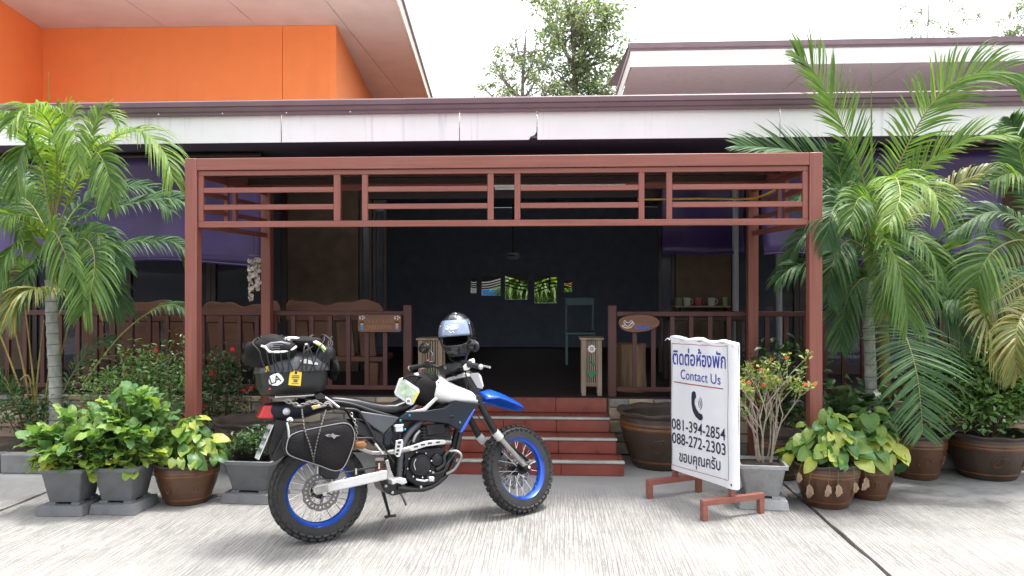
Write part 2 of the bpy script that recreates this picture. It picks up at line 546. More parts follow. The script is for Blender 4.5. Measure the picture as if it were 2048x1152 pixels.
# ---------------------------------------------------------------- steps with tiles
SX0, SX1 = ax(806, 7.6), ax(1219, 7.6)
steps = tag(MB().box(SX0 + 0.02, SX1 - 0.02, 7.3 + 0.02, 7.62, 0, 0.40).box(SX0 - 0.02, SX1 + 0.02, 7.02, 7.3, 0, 0.262).box(SX0 - 0.06, SX1 + 0.06, 6.72, 7.0, 0, 0.124)
            .box(SX0 + 0.02, SX1 - 0.02, 7.59, 7.62, 0.4, DECK_Z - 0.01).build('steps', K['grout'], smooth=0), None, kind='structure')
tops = [(6.7, 0.0, 0.129, 0.06), (7.0, 0.129, 0.267, 0.02), (7.3, 0.267, 0.405, -0.02), (7.58, 0.405, 0.55, -0.03)]
rnd = random.Random(2)
tile_meshes = {}
for si, (Y, z0, z1, ex) in enumerate(tops):
    x0, x1 = SX0 - ex, SX1 + ex
    n = 4
    w = (x1 - x0) / n
    for i in range(n):
        a = x0 + i * w
        j = rnd.uniform(0, 0.0015)
        top = z1 - (0.0225 if si < 3 else 0.0)
        MB().box(a + 0.002, a + w - 0.002, Y - j, Y + 0.012, z0 + 0.003, top - 0.002).build('riser_tile', K['tile_red'], steps, bevel=0.002, seg=1)
        if si < 3:
            MB().box(a + 0.002, a + w - 0.002, Y + 0.055, Y + 0.297, z1 - 0.012, z1 - 0.003 - j).build('tread_tile', K['tile_red'], steps, bevel=0.002, seg=1)
    if si < 3:
        MB().box(x0 - 0.008, x1 + 0.008, Y - 0.012, Y + 0.046, z1 - 0.022, z1).build('nosing', K['nosing'], steps, bevel=0.006)
        for sx in (0, 1):
            xx = x1 if sx else x0
            MB().box(xx - 0.011, xx + 0.001, Y + 0.014, Y + 0.30, z0 + 0.003 if si == 0 else 0.003, z1 - 0.036).build('side_tile', K['tile_red'], steps, bevel=0.002, seg=1)

# ---------------------------------------------------------------- stone-faced deck wall
stone_m = [mat('sandstone_%s' % nm, c, 0.85, var=0.22, scale=9, bump=0.6, bscale=35) for nm, c in
           (('buff', (0.36, 0.28, 0.19)), ('pink', (0.33, 0.22, 0.165)), ('grey', (0.25, 0.23, 0.205)), ('sand', (0.42, 0.35, 0.25)))]
rnd = random.Random(11)
for x0, x1, lab in ((-7.2, SX0 + 0.01, 'stone-faced deck base to the tail-light side of the steps'), (SX1 - 0.01, 6.4, 'stone-faced deck base behind the big water jar and pots')):
    w = thing('stone_wall', lab, 'wall', ((x0 + x1) / 2, DECK_Y, 0))
    MB().box(x0, x1, DECK_Y + 0.005, DECK_Y + 0.028, 0, DECK_Z - 0.012).build('mortar_bed', K['mortar'], w, smooth=0)
    z = 0.0
    while z < DECK_Z - 0.02:
        h = min(rnd.uniform(0.07, 0.125), DECK_Z - 0.008 - z)
        if DECK_Z - 0.008 - z - h < 0.04:
            h = DECK_Z - 0.008 - z
        x = x0 + 0.004
        while x < x1 - 0.02:
            l = min(rnd.uniform(0.16, 0.38), x1 - 0.004 - x)
            pr = rnd.uniform(0.005, 0.028)
            MB().box(x + 0.004, x + l - 0.004, DECK_Y - pr, DECK_Y + 0.02, z + 0.004, z + h - 0.004).build('stone', rnd.choice(stone_m), w, bevel=0.009)
            x += l
        z += h

def streaked(name, col, stain, amt, rough=0.55, sx=26.0, sz=1.1):
    m = mat(name, col, rough, var=0.03, scale=3)
    n, l = m.node_tree.nodes, m.node_tree.links
    p = n['Principled BSDF']
    src = p.inputs['Base Color'].links[0].from_socket
    g = n.new('ShaderNodeNewGeometry')
    def nz(sc, det):
        mp = n.new('ShaderNodeMapping'); mp.inputs['Scale'].default_value = sc
        l.new(g.outputs['Position'], mp.inputs[0])
        z = n.new('ShaderNodeTexNoise'); z.inputs['Scale'].default_value = 1.0; z.inputs['Detail'].default_value = det
        l.new(mp.outputs[0], z.inputs['Vector'])
        return z.outputs['Fac']
    def rg(s, a, b):
        r = n.new('ShaderNodeMapRange'); r.inputs[1].default_value, r.inputs[2].default_value = a, b
        l.new(s, r.inputs[0]); return r.outputs[0]
    mu = n.new('ShaderNodeMath'); mu.operation = 'MULTIPLY'
    l.new(rg(nz((sx, 1, sz), 4), 0.52, 0.66), mu.inputs[0]); l.new(rg(nz((1.7, 1, 0.5), 3), 0.50, 0.66), mu.inputs[1])
    m2 = n.new('ShaderNodeMath'); m2.operation = 'MULTIPLY'; m2.inputs[1].default_value = amt
    l.new(mu.outputs[0], m2.inputs[0])
    mx = n.new('ShaderNodeMix'); mx.data_type = 'RGBA'
    l.new(m2.outputs[0], mx.inputs[0]); l.new(src, mx.inputs[6]); mx.inputs[7].default_value = c4(stain)
    l.new(mx.outputs[2], p.inputs['Base Color'])
    return m
K['fascia'] = streaked('rain_streaked_fascia', (0.91, 0.91, 0.905), (0.42, 0.43, 0.48), 0.5)
K['orange'] = streaked('rain_streaked_orange_render', (0.87, 0.245, 0.07), (0.55, 0.14, 0.05), 0.18, 0.75, 3.0, 0.35)
# ================================================================ restaurant building behind the deck
FZ0, FZ1, GZ1 = 3.075, 3.345, 3.475      # fascia bottom, fascia top, gutter top
rest = thing('restaurant_building', 'low restaurant building with white eave fascia and mauve gutter', 'building', (0, WALL_Y, 0))
jx = [-10, ax(563, 7.6), ax(919, 7.6), ax(1074, 7.6), ax(1560, 7.6), 9.5]
for i in range(5):
    a, b = jx[i] + 0.004, jx[i + 1] - 0.004
    fn = lambda u, v, d: V((u, d, v))
    if i == 2:
        poly = [(a, FZ0), (b - 0.075, FZ0), (b - 0.06, FZ0 + 0.03), (b - 0.02, FZ0 + 0.045), (b, FZ0 + 0.08), (b, FZ1), (a, FZ1)]
    else:
        poly = [(a, FZ0), (b, FZ0), (b, FZ1), (a, FZ1)]
    MB().prism(poly, 7.6, 7.615, fn).build('fascia_board', K['fascia'], rest, smooth=0)
prof = [(7.58, FZ1 - 0.005), (7.545, FZ1 + 0.0), (7.54, FZ1 + 0.022), (7.52, FZ1 + 0.03), (7.505, FZ1 + 0.06), (7.512, FZ1 + 0.066), (7.498, FZ1 + 0.075), (7.492, FZ1 + 0.118), (7.50, GZ1), (7.515, GZ1 + 0.003), (7.60, GZ1 - 0.02), (7.60, FZ1 - 0.003)]
gu = MB().loft([[V((x, y, z)) for y, z in prof] for x in (-10, ax(815, 7.5) - 0.002)]).loft([[V((x, y - 0.003, z)) for y, z in prof] for x in (ax(815, 7.5), 9.5)])
gu.build('gutter', K['gutter'], rest, smooth=25)
sc = MB().lathe([(0.0001, -0.004), (0.007, -0.003), (0.008, 0.0)], 8).mesh('screw', K['chrome'])
for px in range(60, 2040, 128):
    X = ax(px, 7.53)
    inst(sc, 'screw', rest, Matrix.Translation((X, 7.5435, FZ1 + 0.011)) @ Matrix.Rotation(R(-90), 4, 'X'))
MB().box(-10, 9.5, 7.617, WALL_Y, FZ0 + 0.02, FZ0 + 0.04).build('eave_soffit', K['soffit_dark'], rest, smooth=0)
MB().box(-10, 9.5, 7.62, 14.15, FZ0 + 0.13, FZ0 + 0.2).build('roof', K['zinc'], rest, smooth=0)
MB().box(-10, 9.5, 7.62, 7.66, FZ0 + 0.042, FZ0 + 0.128).box(-10, 9.5, 14.0, 14.1, FZ0 + 0.042, FZ0 + 0.128).build('roof_batten', K['dark_frame'], rest, smooth=0)
MB().box(-10, 9.5, WALL_Y + 0.005, 13.98, FZ0 + 0.0, FZ0 + 0.03).build('ceiling', K['interior'], rest, smooth=0)
# front wall: brown plastered piers, dark glazing between
def wall_piece(p0, p1, z0, z1, m=None, name='wall'):
    return MB().box(ax(p0, WALL_Y), ax(p1, WALL_Y), WALL_Y, WALL_Y + 0.15, z0, z1).build(name, m or K['brickwall'], rest, smooth=0)
wall_piece(575, 716, DECK_Z + 0.003, FZ0)
wall_piece(1352, 1462, DECK_Z + 0.003, FZ0)
wall_piece(-420, 60, DECK_Z + 0.003, FZ0)
wall_piece(1900, 2400, DECK_Z + 0.003, FZ0)
for p0, p1 in ((62, 250), (250, 420), (420, 573), (1464, 1600), (1600, 1750), (1750, 1898)):
    a, b = ax(p0, WALL_Y) + 0.003, ax(p1, WALL_Y) - 0.003
    w = MB().box(a, a + 0.06, WALL_Y + 0.02, WALL_Y + 0.09, DECK_Z + 0.003, FZ0).box(b - 0.06, b, WALL_Y + 0.02, WALL_Y + 0.09, DECK_Z + 0.003, FZ0) \
        .box(a + 0.06, b - 0.06, WALL_Y + 0.02, WALL_Y + 0.09, DECK_Z + 0.003, DECK_Z + 0.12).box(a + 0.06, b - 0.06, WALL_Y + 0.02, WALL_Y + 0.09, 2.6, 2.68) \
        .build('window', K['dark_frame'], rest, smooth=0)
    MB().box(a + 0.06, b - 0.06, WALL_Y + 0.05, WALL_Y + 0.056, DECK_Z + 0.12, FZ0).build('pane', K['glass'], w, smooth=0)
# folding door leaves at the sides of the wide opening
for p0, p1 in ((718, 742), (745, 772), (1318, 1350)):
    a, b = ax(p0, WALL_Y), ax(p1, WALL_Y)
    d = MB().box(a, a + 0.035, WALL_Y + 0.03, WALL_Y + 0.075, DECK_Z + 0.01, 2.75).box(b - 0.035, b, WALL_Y + 0.03, WALL_Y + 0.075, DECK_Z + 0.01, 2.75) \
        .box(a + 0.035, b - 0.035, WALL_Y + 0.03, WALL_Y + 0.075, DECK_Z + 0.01, DECK_Z + 0.1).box(a + 0.035, b - 0.035, WALL_Y + 0.03, WALL_Y + 0.075, 2.65, 2.75).build('door', K['dark_frame'], rest, smooth=0)
    MB().box(a + 0.035, b - 0.035, WALL_Y + 0.05, WALL_Y + 0.056, DECK_Z + 0.1, 2.65).build('pane', K['glass'], d, smooth=0)
MB().box(ax(716, WALL_Y), ax(1352, WALL_Y), WALL_Y + 0.02, WALL_Y + 0.12, 2.76, FZ0).build('lintel', K['dark_frame'], rest, smooth=0)
# room sides and back wall with made-up openings standing in for door-glass reflections
MB().box(-9.9, -9.8, WALL_Y + 0.16, BACK_Y, DECK_Z + 0.003, FZ0).build('side_wall', K['interior'], rest, smooth=0)
MB().box(9.3, 9.4, WALL_Y + 0.16, BACK_Y, DECK_Z + 0.003, FZ0).build('side_wall', K['interior'], rest, smooth=0)
bright_patches = [(941, 953, 556, 586), (963, 1001, 553, 591), (1010, 1055, 547, 599), (1069, 1114, 552, 606), (1128, 1144, 561, 584)]
bw = MB()
xprev = -9.8
for p0, p1, y0, y1 in bright_patches:
    a, b = ax(p0, BACK_Y), ax(p1, BACK_Y)
    bw.box(xprev, a, BACK_Y, BACK_Y + 0.1, DECK_Z + 0.003, FZ0)
    bw.box(a, b, BACK_Y, BACK_Y + 0.1, DECK_Z + 0.003, az(y1, BACK_Y)).box(a, b, BACK_Y, BACK_Y + 0.1, az(y0, BACK_Y), FZ0)
    xprev = b
bw.box(xprev, 9.3, BACK_Y, BACK_Y + 0.1, DECK_Z + 0.003, FZ0)
bw.build('back_wall', K['interior'], rest, smooth=0)
for k, (p0, p1, y0, y1) in enumerate(bright_patches):
    a, b, zb, zt = ax(p0, BACK_Y), ax(p1, BACK_Y), az(y1, BACK_Y), az(y0, BACK_Y)
    h = zt - zb
    # wavy dark top edge, shaped like the pergola's reflection
    n = 10
    ph = (0.3, 1.3, -0.6, 2.4, 0.8)[k]
    low = [(a + (b - a) * s / n, zt - h * (0.16 + 0.12 * math.sin(ph + 2.4 * s / n))) for s in range(n + 1)]
    f = MB().prism(low + [(b, zt + 0.002), (a, zt + 0.002)], BACK_Y + 0.02, BACK_Y + 0.04, lambda u, v, d: V((u, d, v))).build('reflection_opening', K['dark_frame'], rest, smooth=0)
    for q in range(3):
        pts = [V((u, BACK_Y + 0.055, v - h * (0.10 + 0.13 * q))) for u, v in low]
        MB().tube(pts, 0.012 if k != 4 else 0.01, 6).build('reflected_bar', K['dark_frame'], f)
    if k in (2, 3):
        x = a + (b - a) * (0.62 if k == 2 else 0.66)
        MB().box(x - 0.012, x + 0.012, BACK_Y + 0.07, BACK_Y + 0.085, zb + h * 0.5, zt).build('reflected_upright', K['dark_frame'], f, smooth=0)

# ---------------------------------------------------------------- purple roller blinds under the eave
def blind(p0, p1, Y, z0, z1, lab, seed, wav=1.0):
    rnd = random.Random(seed)
    a, b = ax(p0, Y), ax(p1, Y)
    t = thing('roller_blind', lab, 'blind', ((a + b) / 2, Y, z0), group='purple cloth blinds under the eave')
    nx, nz = 28, 12
    ph = [rnd.uniform(0, 6) for _ in range(4)]
    rows = []
    for j in range(nz + 1):
        v = j / nz
        rows.append([V((a + (b - a) * i / nx, Y + wav * 0.05 * (1 - v) * math.sin(i * 0.45 + ph[0]) + 0.03 * math.sin(i * 0.21 + v * 3 + ph[1]) + 0.10 * math.sin(math.pi * v), z0 + (z1 - z0) * v + wav * (1 - v) * 0.04 * math.sin(i * 0.3 + ph[2]))) for i in range(nx + 1)])
    o = MB().grid(rows).build('cloth', K['purple'], t, smooth=60)
    sm = o.modifiers.new('thick', 'SOLIDIFY'); sm.thickness = 0.003
    MB().tube([V((a, Y, z1 + 0.03)), V((b, Y, z1 + 0.03))], 0.03, 10).build('roller', K['dark_frame'], t)
    MB().tube([p + V((0, 0, -0.012)) for p in rows[0]], 0.014, 6).build('bottom_bar', K['purple'], t)
blind(-120, 524, 8.15, az(522, 8.15), FZ0 - 0.06, 'long purple cloth blind behind the palm with ringed trunk', 3)
blind(1530, 2020, 8.15, az(512, 8.15), FZ0 - 0.06, 'purple cloth blind behind the tall palm and its upright fronds', 8)
blind(1325, 1490, 9.45, az(506, 9.45), FZ0 - 0.1, 'short purple cloth blind above the shelf of cups', 9, 0.15)

# ================================================================ orange two-storey building behind
OZ = 7.33
ob = thing('orange_building', 'orange rendered building with wide pinkish soffit above the gutter', 'building', tuple(gnd(400, 54, OZ).xy) + (0,))
A, B, C_ = gnd(85, 57, OZ), gnd(672, 50, OZ), gnd(748, 204, OZ)
D_ = gnd(-30, -20, OZ)                                        # wing that comes forward
def vwall(p, q, z0, z1, m, name, parent, th=0.15, out=None):
    d = (q - p); d.z = 0; d.normalize()
    nrm = V((d.y, -d.x, 0))
    if out is not None and nrm.dot(out) < 0: nrm = -nrm
    mb = MB()
    a, b = V((p.x, p.y, z0)), V((q.x, q.y, z0))
    c, e = a - nrm * th, b - nrm * th
    up = V((0, 0, z1 - z0))
    return mb.add([a, b, e, c, a + up, b + up, e + up, c + up], [(0, 3, 2, 1), (4, 5, 6, 7), (0, 1, 5, 4), (1, 2, 6, 5), (2, 3, 7, 6), (3, 0, 4, 7)]).build(name, m, parent, smooth=0)
jf = A.lerp(B, 0.82)
vwall(A, jf - (B - A).normalized() * 0.012, -0.05, OZ, K['orange'], 'wall', ob, out=V((0, -1, 0)))
vwall(jf, B, -0.05, OZ, K['orange'], 'wall', ob, out=V((0, -1, 0)))
back = B + (C_ - B) * 2.0
vwall(B + (C_ - B).normalized() * 0.003, back, -0.05, OZ, K['orange'], 'wall', ob, out=V((1, 0, 0)))
Dn = A + (D_ - A).normalized() * 2.2
vwall(A - (A - Dn).normalized() * 0.003, Dn, -0.05, OZ, K['orange'], 'wall', ob, out=V((1, 0, 0)))
vwall(Dn - V((0.003, 0, 0)), Dn - V((7.0, 0, 0)), -0.05, OZ, K['orange'], 'wall', ob, out=V((0, -1, 0)))
E0, E1 = gnd(790, 0, OZ), gnd(857, 204, OZ)
ed = (E1 - E0).normalized()
F0, F1 = E0 - ed * 2.0, E1 + ed * 8
jts = [gnd(-500, -70, OZ).x, gnd(264, 0, OZ).x, gnd(456, 0, OZ).x, None]
frontY = F0.y
# soffit boards, joints running back
bx = [Dn.x - 8.0, gnd(250, 0, OZ).x, gnd(455, 0, OZ).x, gnd(650, 0, OZ).x]
for i in range(4):
    a = bx[i] + 0.008
    if i < 3:
        b = bx[i + 1] - 0.008
        pts = [V((a, frontY, OZ)), V((b, frontY, OZ)), V((b, F1.y, OZ)), V((a, F1.y, OZ))]
    else:
        pts = [V((a, F0.y, OZ)), V((F0.x, F0.y, OZ)), V((F1.x, F1.y, OZ)), V((a, F1.y, OZ))]
    MB().add([p + V((0, 0, 0.004)) for p in pts] + [p + V((0, 0, 0.03)) for p in pts], [(0, 1, 2, 3), (7, 6, 5, 4), (0, 4, 5, 1), (1, 5, 6, 2), (2, 6, 7, 3), (3, 7, 4, 0)]).build('soffit_board', K['soffit_pink'], ob, smooth=0)
MB().bar(F0 + V((0.03, 0, 0.13)), F1 + V((0.03, 0, 0.13)), 0.04, 0.27).build('fascia', K['cream'], ob, smooth=0)
MB().bar(F0 + V((0.075, 0, 0.28)), F1 + V((0.075, 0, 0.28)), 0.045, 0.06).build('drip_edge', K['gutter'], ob, smooth=0)
MB().add([V((Dn.x - 8, frontY, OZ + 0.3)), F0 + V((0.05, 0, 0.3)), F1 + V((0.05, 0, 0.3)), V((Dn.x - 8, F1.y, OZ + 1.6))], [(0, 1, 2, 3)]).build('roof', K['gutter'], ob, smooth=0)

# ================================================================ mauve-roofed building behind on the other side
PZ = 6.48
pb = thing('gabled_building', 'building with white fascia and mauve soffit behind the tall palm', 'building', (7, 20, 0))
G0 = gnd(1263, 134, PZ)
Yf = G0.y
bxs = [G0.x, gnd(1620, 134, PZ).x, gnd(1808, 132, PZ).x, gnd(2200, 132, PZ).x, 22]
for i in range(4):
    MB().box(bxs[i] + 0.012, bxs[i + 1] - 0.012, Yf + 0.02, Yf + 7, PZ + 0.004, PZ + 0.03).build('soffit_board', K['soffit_mauve'], pb, smooth=0)
MB().box(G0.x - 0.012, 22, Yf - 0.02, Yf + 0.015, PZ, PZ + 0.34).build('fascia', K['white_board'], pb, smooth=0)
MB().box(G0.x - 0.03, G0.x - 0.014, Yf - 0.02, Yf + 7, PZ, PZ + 0.34).build('fascia', K['white_board'], pb, smooth=0)
pr = [(Yf - 0.022, PZ + 0.34), (Yf - 0.06, PZ + 0.345), (Yf - 0.06, PZ + 0.365), (Yf - 0.1, PZ + 0.39), (Yf - 0.1, PZ + 0.50), (Yf - 0.0, PZ + 0.52), (Yf, PZ + 0.345)]
MB().loft([[V((x, y, z)) for y, z in pr] for x in (G0.x - 0.06, 13.0)]).loft([[V((x, y - 0.004, z)) for y, z in pr] for x in (13.003, 22)]).build('gutter', K['gutter'], pb, smooth=25)
MB().box(G0.x - 0.06, G0.x - 0.032, Yf - 0.0, Yf + 7, PZ + 0.30, PZ + 0.40).build('barge_cap', K['gutter'], pb, smooth=0)
MB().box(G0.x + 0.6, 21.5, Yf + 5.5, Yf + 5.7, -0.05, PZ).build('wall', K['soffit_mauve'], pb, smooth=0)
MB().add([(G0.x - 0.05, Yf - 0.05, PZ + 0.50), (22, Yf - 0.05, PZ + 0.50), (22, Yf + 7, PZ + 1.4), (G0.x - 0.05, Yf + 7, PZ + 1.4)], [(0, 1, 2, 3)]).build('roof', K['gutter'], pb, smooth=0)

# ================================================================ pergola
PY, QY = 6.2, 7.54
pg = thing('pergola', 'red-brown steel pergola with slatted frieze over the steps', 'pergola', ((ax(386, PY) + ax(1630, PY)) / 2, PY, 0))
XL, XR = ax(381, PY), ax(1632.5, PY)                          # centres of the front posts
QL, QR = ax(531, QY), ax(1507, QY)
def post(x, y, z1, w=0.1):
    MB().box(x - w / 2, x + w / 2, y, y + w, 0, z1).build('post', K['steel_red_v'], pg, bevel=0.006)
PT = 2.685
post(XL, PY, PT); post(XR, PY, PT)
post(QL, QY, PT, 0.095); post(QR, QY, PT, 0.095)
MB().box(XL + 0.0505, XR - 0.0505, PY + 0.001, PY + 0.099, PT - 0.1, PT - 0.001).build('beam', K['steel_red'], pg, bevel=0.005)
Zs = {'top': (2.543, 2.582), 's1': (2.402, 2.444), 's2': (2.262, 2.304), 'bot': (2.118, 2.168)}
FY0, FY1 = PY + 0.022, PY + 0.062
e0, e1 = XL + 0.053, XR - 0.053
MB().box(e0, e1, FY0, FY1, *Zs['top']).build('frieze_rail', K['steel_red'], pg, bevel=0.003)
MB().box(e0, e1, FY0, FY1, *Zs['bot']).build('frieze_rail', K['steel_red'], pg, bevel=0.003)
ups = [(395, 406), (667, 680), (723.5, 735), (975, 987), (1029, 1040.5), (1277.5, 1289), (1333, 1344.5), (1611, 1621.5)]
U = [(ax(a, PY + 0.02), ax(b, PY + 0.02)) for a, b in ups]
U[0] = (e0, e0 + 0.044); U[-1] = (e1 - 0.044, e1)
for a, b in U:
    MB().box(a, b, FY0 + 0.001, FY1 - 0.001, 2.1685, 2.5425).build('frieze_upright', K['steel_red_v'], pg, bevel=0.003)
for i in range(0, 8, 2):
    for s in ('s1', 's2'):
        MB().box(U[i][1] + 0.0005, U[i + 1][0] - 0.0005, FY0 + 0.002, FY1 - 0.002, *Zs[s]).build('frieze_slat', K['steel_red'], pg, bevel=0.003)
def side(xf, xr):
    P = lambda s, z: V((xf + (xr - xf) * s, PY + 0.1 + (QY - PY - 0.1) * s, z))
    MB().bar(P(0, PT - 0.05), P(1, PT - 0.05), 0.08, 0.096).build('beam', K['steel_red'], pg, bevel=0.005)
    for s in ('top', 'bot'):
        zc = sum(Zs[s]) / 2
        MB().bar(P(0.005, zc), P(0.995, zc), 0.038, 0.044).build('frieze_rail', K['steel_red'], pg, bevel=0.003)
    for u0, u1 in ((0.0, 0.4), (0.52, 1.0)):
        for s in ('s1', 's2'):
            zc = sum(Zs[s]) / 2
            MB().bar(P(u0 + 0.01, zc), P(u1 - 0.01, zc), 0.034, 0.04).build('frieze_slat', K['steel_red'], pg, bevel=0.003)
    for u in (0.4, 0.52):
        MB().bar(P(u, 2.1695), P(u, 2.5415), 0.036, 0.036, (0, 1, 0)).build('frieze_upright', K['steel_red_v'], pg, bevel=0.003)
side(XL, QL); side(XR, QR)
MB().box(QL + 0.05, QR - 0.05, QY + 0.005, QY + 0.09, PT - 0.1, PT - 0.003).build('beam', K['steel_red'], pg, bevel=0.005)
for Yp in (6.65, 7.1):
    MB().box(QL - 0.02, QR + 0.0, Yp, Yp + 0.04, PT - 0.10, PT - 0.045).build('purlin', K['dark_frame'], pg, bevel=0.003)
nx = 26 * 6
rows = []
for Yr in (PY + 0.12, 8.25):
    zr = PT - 0.03 + (Yr - PY - 0.12) * 0.055
    rows.append([V((XL + 0.06 + (XR - XL - 0.12) * i / nx, Yr, zr + 0.012 + 0.014 * max(0, math.sin(i / 6 * 2 * math.pi)))) for i in range(nx + 1)])
rf = MB().grid(rows).build('roof_sheet', K['gutter'], pg, smooth=50)
sm = rf.modifiers.new('thick', 'SOLIDIFY'); sm.thickness = 0.002

# conduit and tube lamp under the pergola roof
K['yellow'] = mat('yellow_conduit', (0.62, 0.36, 0.03), 0.4)
cz = az(397, 7.45)
tag(MB().tube(bez([at(1275, 399, 7.45), at(1400, 397, 7.45), at(1505, 397, 7.45), at(1555, 378, 7.3), at(1562, 372, 7.2)], 16), 0.011, 8).build('conduit', K['yellow']), 'thin yellow conduit running under the pergola roof', 'pipe')
tl = thing('tube_lamp', 'unlit white tube lamp fixed under the pergola roof', 'lamp', at(1100, 375, 7.44))
MB().box(ax(985, 7.44), ax(1250, 7.44), 7.42, 7.46, az(377, 7.44) + 0.012, az(377, 7.44) + 0.035).build('housing', K['white_board'], tl, bevel=0.003)
MB().tube([V((ax(990, 7.44), 7.44, az(377, 7.44))), V((ax(1245, 7.44), 7.44, az(377, 7.44)))], 0.012, 10).build('tube', K['white_board'], tl)

# ================================================================ railings
RY = 7.68
def railing(x0, x1, newel_x, pitch, first, lab):
    r = thing('railing', lab, 'railing', ((x0 + x1) / 2, RY, DECK_Z))
    if newel_x is not None:
        MB().box(newel_x - 0.042, newel_x + 0.042, RY - 0.04, RY + 0.04, DECK_Z, az(610, RY)).build('newel_post', K['wood_red'], r, bevel=0.006)
    zt0, zt1 = az(632, RY), az(622, RY)
    MB().box(x0, x1, RY - 0.03, RY + 0.03, zt0, zt1).build('handrail', K['wood_red'], r, bevel=0.006)
    zb0, zb1 = az(781, RY), az(772, RY)
    MB().box(x0, x1, RY - 0.02, RY + 0.02, zb0, zb1).build('bottom_rail', K['wood_red'], r, bevel=0.004)
    x = first
    me = MB().box(-0.021, 0.021, -0.018, 0.018, zb1 + 0.0005, zt0 - 0.0005).mesh('baluster', K['wood_red'], smooth=0)
    while x0 + 0.02 < x < x1 - 0.02:
        inst(me, 'baluster', r, Matrix.Translation((x, RY, 0)))
        x += pitch
NL, NR = ax(816, RY), ax(1224, RY)
railing(-7.0, NL - 0.0425, NL, -0.187, ax(771, RY), 'red-brown timber railing with the hanging picture plaque')
railing(NR + 0.0425, 5.9, NR, 0.183, ax(1269, RY), 'red-brown timber railing with the oval cup plaque')

# ================================================================ benches on the deck (their backs to the road)
def bench(p0, p1, Y, ytop, lab, seed):
    rnd = random.Random(seed)
    a, b = ax(p0, Y), ax(p1, Y)
    t = thing('bench', lab, 'bench', ((a + b) / 2, Y, DECK_Z))
    zt = az(ytop, Y)
    n = 24
    top, bot = [], []
    ph = rnd.uniform(0, 6)
    for i in range(n + 1):
        s = i / n
        zz = zt + 0.022 * math.sin(s * 9 + ph) + 0.012 * math.sin(s * 23 + ph * 2) - (0.05 if s < 0.04 or s > 0.96 else 0)
        top.append((a + (b - a) * s, zz))
    poly = [(b, zt - 0.2), (a, zt - 0.2)] + top
    MB().prism(poly, Y, Y + 0.05, lambda u, v, d: V((u, d, v))).build('top_rail', K['bench_wood'], t, bevel=0.008)
    w = (b - a - 0.1) / 4
    for i in range(4):
        x = a + 0.05 + i * w
        g = rnd.uniform(0.02, 0.05)
        MB().prism([(x + g, DECK_Z + 0.36), (x + w - g * 0.5, DECK_Z + 0.36), (x + w - g - 0.02 * rnd.random(), zt - 0.201), (x + g * 0.4, zt - 0.201)], Y + 0.006, Y + 0.042, lambda u, v, d: V((u, d, v))).build('back_slab', K['bench_wood'], t, bevel=0.006)
    MB().box(a, b, Y + 0.001, Y + 0.5, DECK_Z + 0.30, DECK_Z + 0.359).build('seat', K['bench_wood'], t, bevel=0.01)
    for x in (a + 0.06, b - 0.16):
        for y in (Y + 0.03, Y + 0.38):
            MB().box(x, x + 0.1, y, y + 0.09, DECK_Z, DECK_Z + 0.2995).build('leg', K['bench_wood'], t, bevel=0.008)
bench(572, 766, 7.95, 604, 'carved wooden bench behind the hanging picture plaque', 1)
bench(402, 560, 7.95, 608, 'carved wooden bench behind the shell wind chime', 2)
bench(150, 385, 7.95, 606, 'carved wooden bench behind the planting bed palm', 3)
# ================================================================ things on and behind the deck
# plaque with painted figures
def text_mb(body, size, M, sx=1.0, extrude=0.0, align='CENTER', bold=0.0):
    cu = bpy.data.curves.new('lettering', 'FONT')
    cu.body = body
    cu.size = size
    cu.align_x = align
    cu.offset = bold
    cu.extrude = extrude
    cu.resolution_u = 3
    o = bpy.data.objects.new('lettering_tmp', cu)
    COL.objects.link(o)
    dg = bpy.context.evaluated_depsgraph_get()
    me = bpy.data.meshes.new_from_object(o.evaluated_get(dg))
    bpy.data.objects.remove(o)
    mb = MB()
    S = Matrix.Diagonal((sx, 1, 1, 1))
    mb.add([M @ (S @ v.co) for v in me.vertices], [tuple(p.vertices) for p in me.polygons])
    bpy.data.meshes.remove(me)
    bpy.data.curves.remove(cu)
    return mb
K['carve'] = mat('carved_letter', (0.38, 0.20, 0.10), 0.6)
K['white_enamel'] = mat('white_enamel', (0.8, 0.8, 0.78), 0.4)
K['leaf_paint'] = mat('green_enamel', (0.03, 0.20, 0.08), 0.5)
K['skin_paint'] = mat('peach_enamel', (0.66, 0.36, 0.18), 0.5)
K['blue_paint2'] = mat('sky_blue_enamel', (0.08, 0.24, 0.50), 0.5)
K['black_paint2'] = mat('black_enamel', (0.012, 0.012, 0.02), 0.4)
YP = RY - 0.075
pl = thing('plaque', 'small wooden plaque with painted figures hanging on the railing', 'sign', at(758, 650, YP))
xa, xb, z0, z1 = ax(716, YP), ax(802, YP), az(665, YP), az(630, YP)
r = 0.022
poly = [(xa + xb) / 2 + 0 for _ in range(0)]
poly = [((xa + xb) / 2 + u, (z0 + z1) / 2 + v) for u, v in rrect(xb - xa, z1 - z0, r, 3)]
MB().prism(poly, YP, YP + 0.022, lambda u, v, d: V((u, d, v))).build('board', K['sign_wood'], pl, bevel=0.003)
face = lambda x, z, lift=0.0015: frame(V((1, 0, 0)), V((0, 0, 1)), V((0, -1, 0)), V((x, YP - lift, z)))
text_mb('WELCOME', 0.052, face((xa + xb) / 2, z0 + 0.035), 1.0).build('lettering', K['carve'], pl, smooth=0)
rnd = random.Random(5)
mk = MB()
for i in range(7):
    x = (xa + xb) / 2 - 0.11 + i * 0.036
    if i in (3,): continue
    mk.box(x, x + rnd.uniform(0.012, 0.02), YP - 0.0018, YP + 0.001, z0 + 0.103, z0 + 0.108).box(x + 0.003, x + 0.008, YP - 0.002, YP + 0.001, z0 + 0.088, z0 + 0.116)
mk.build('worn_lettering', K['carve'], pl, smooth=0, kind='stuff')
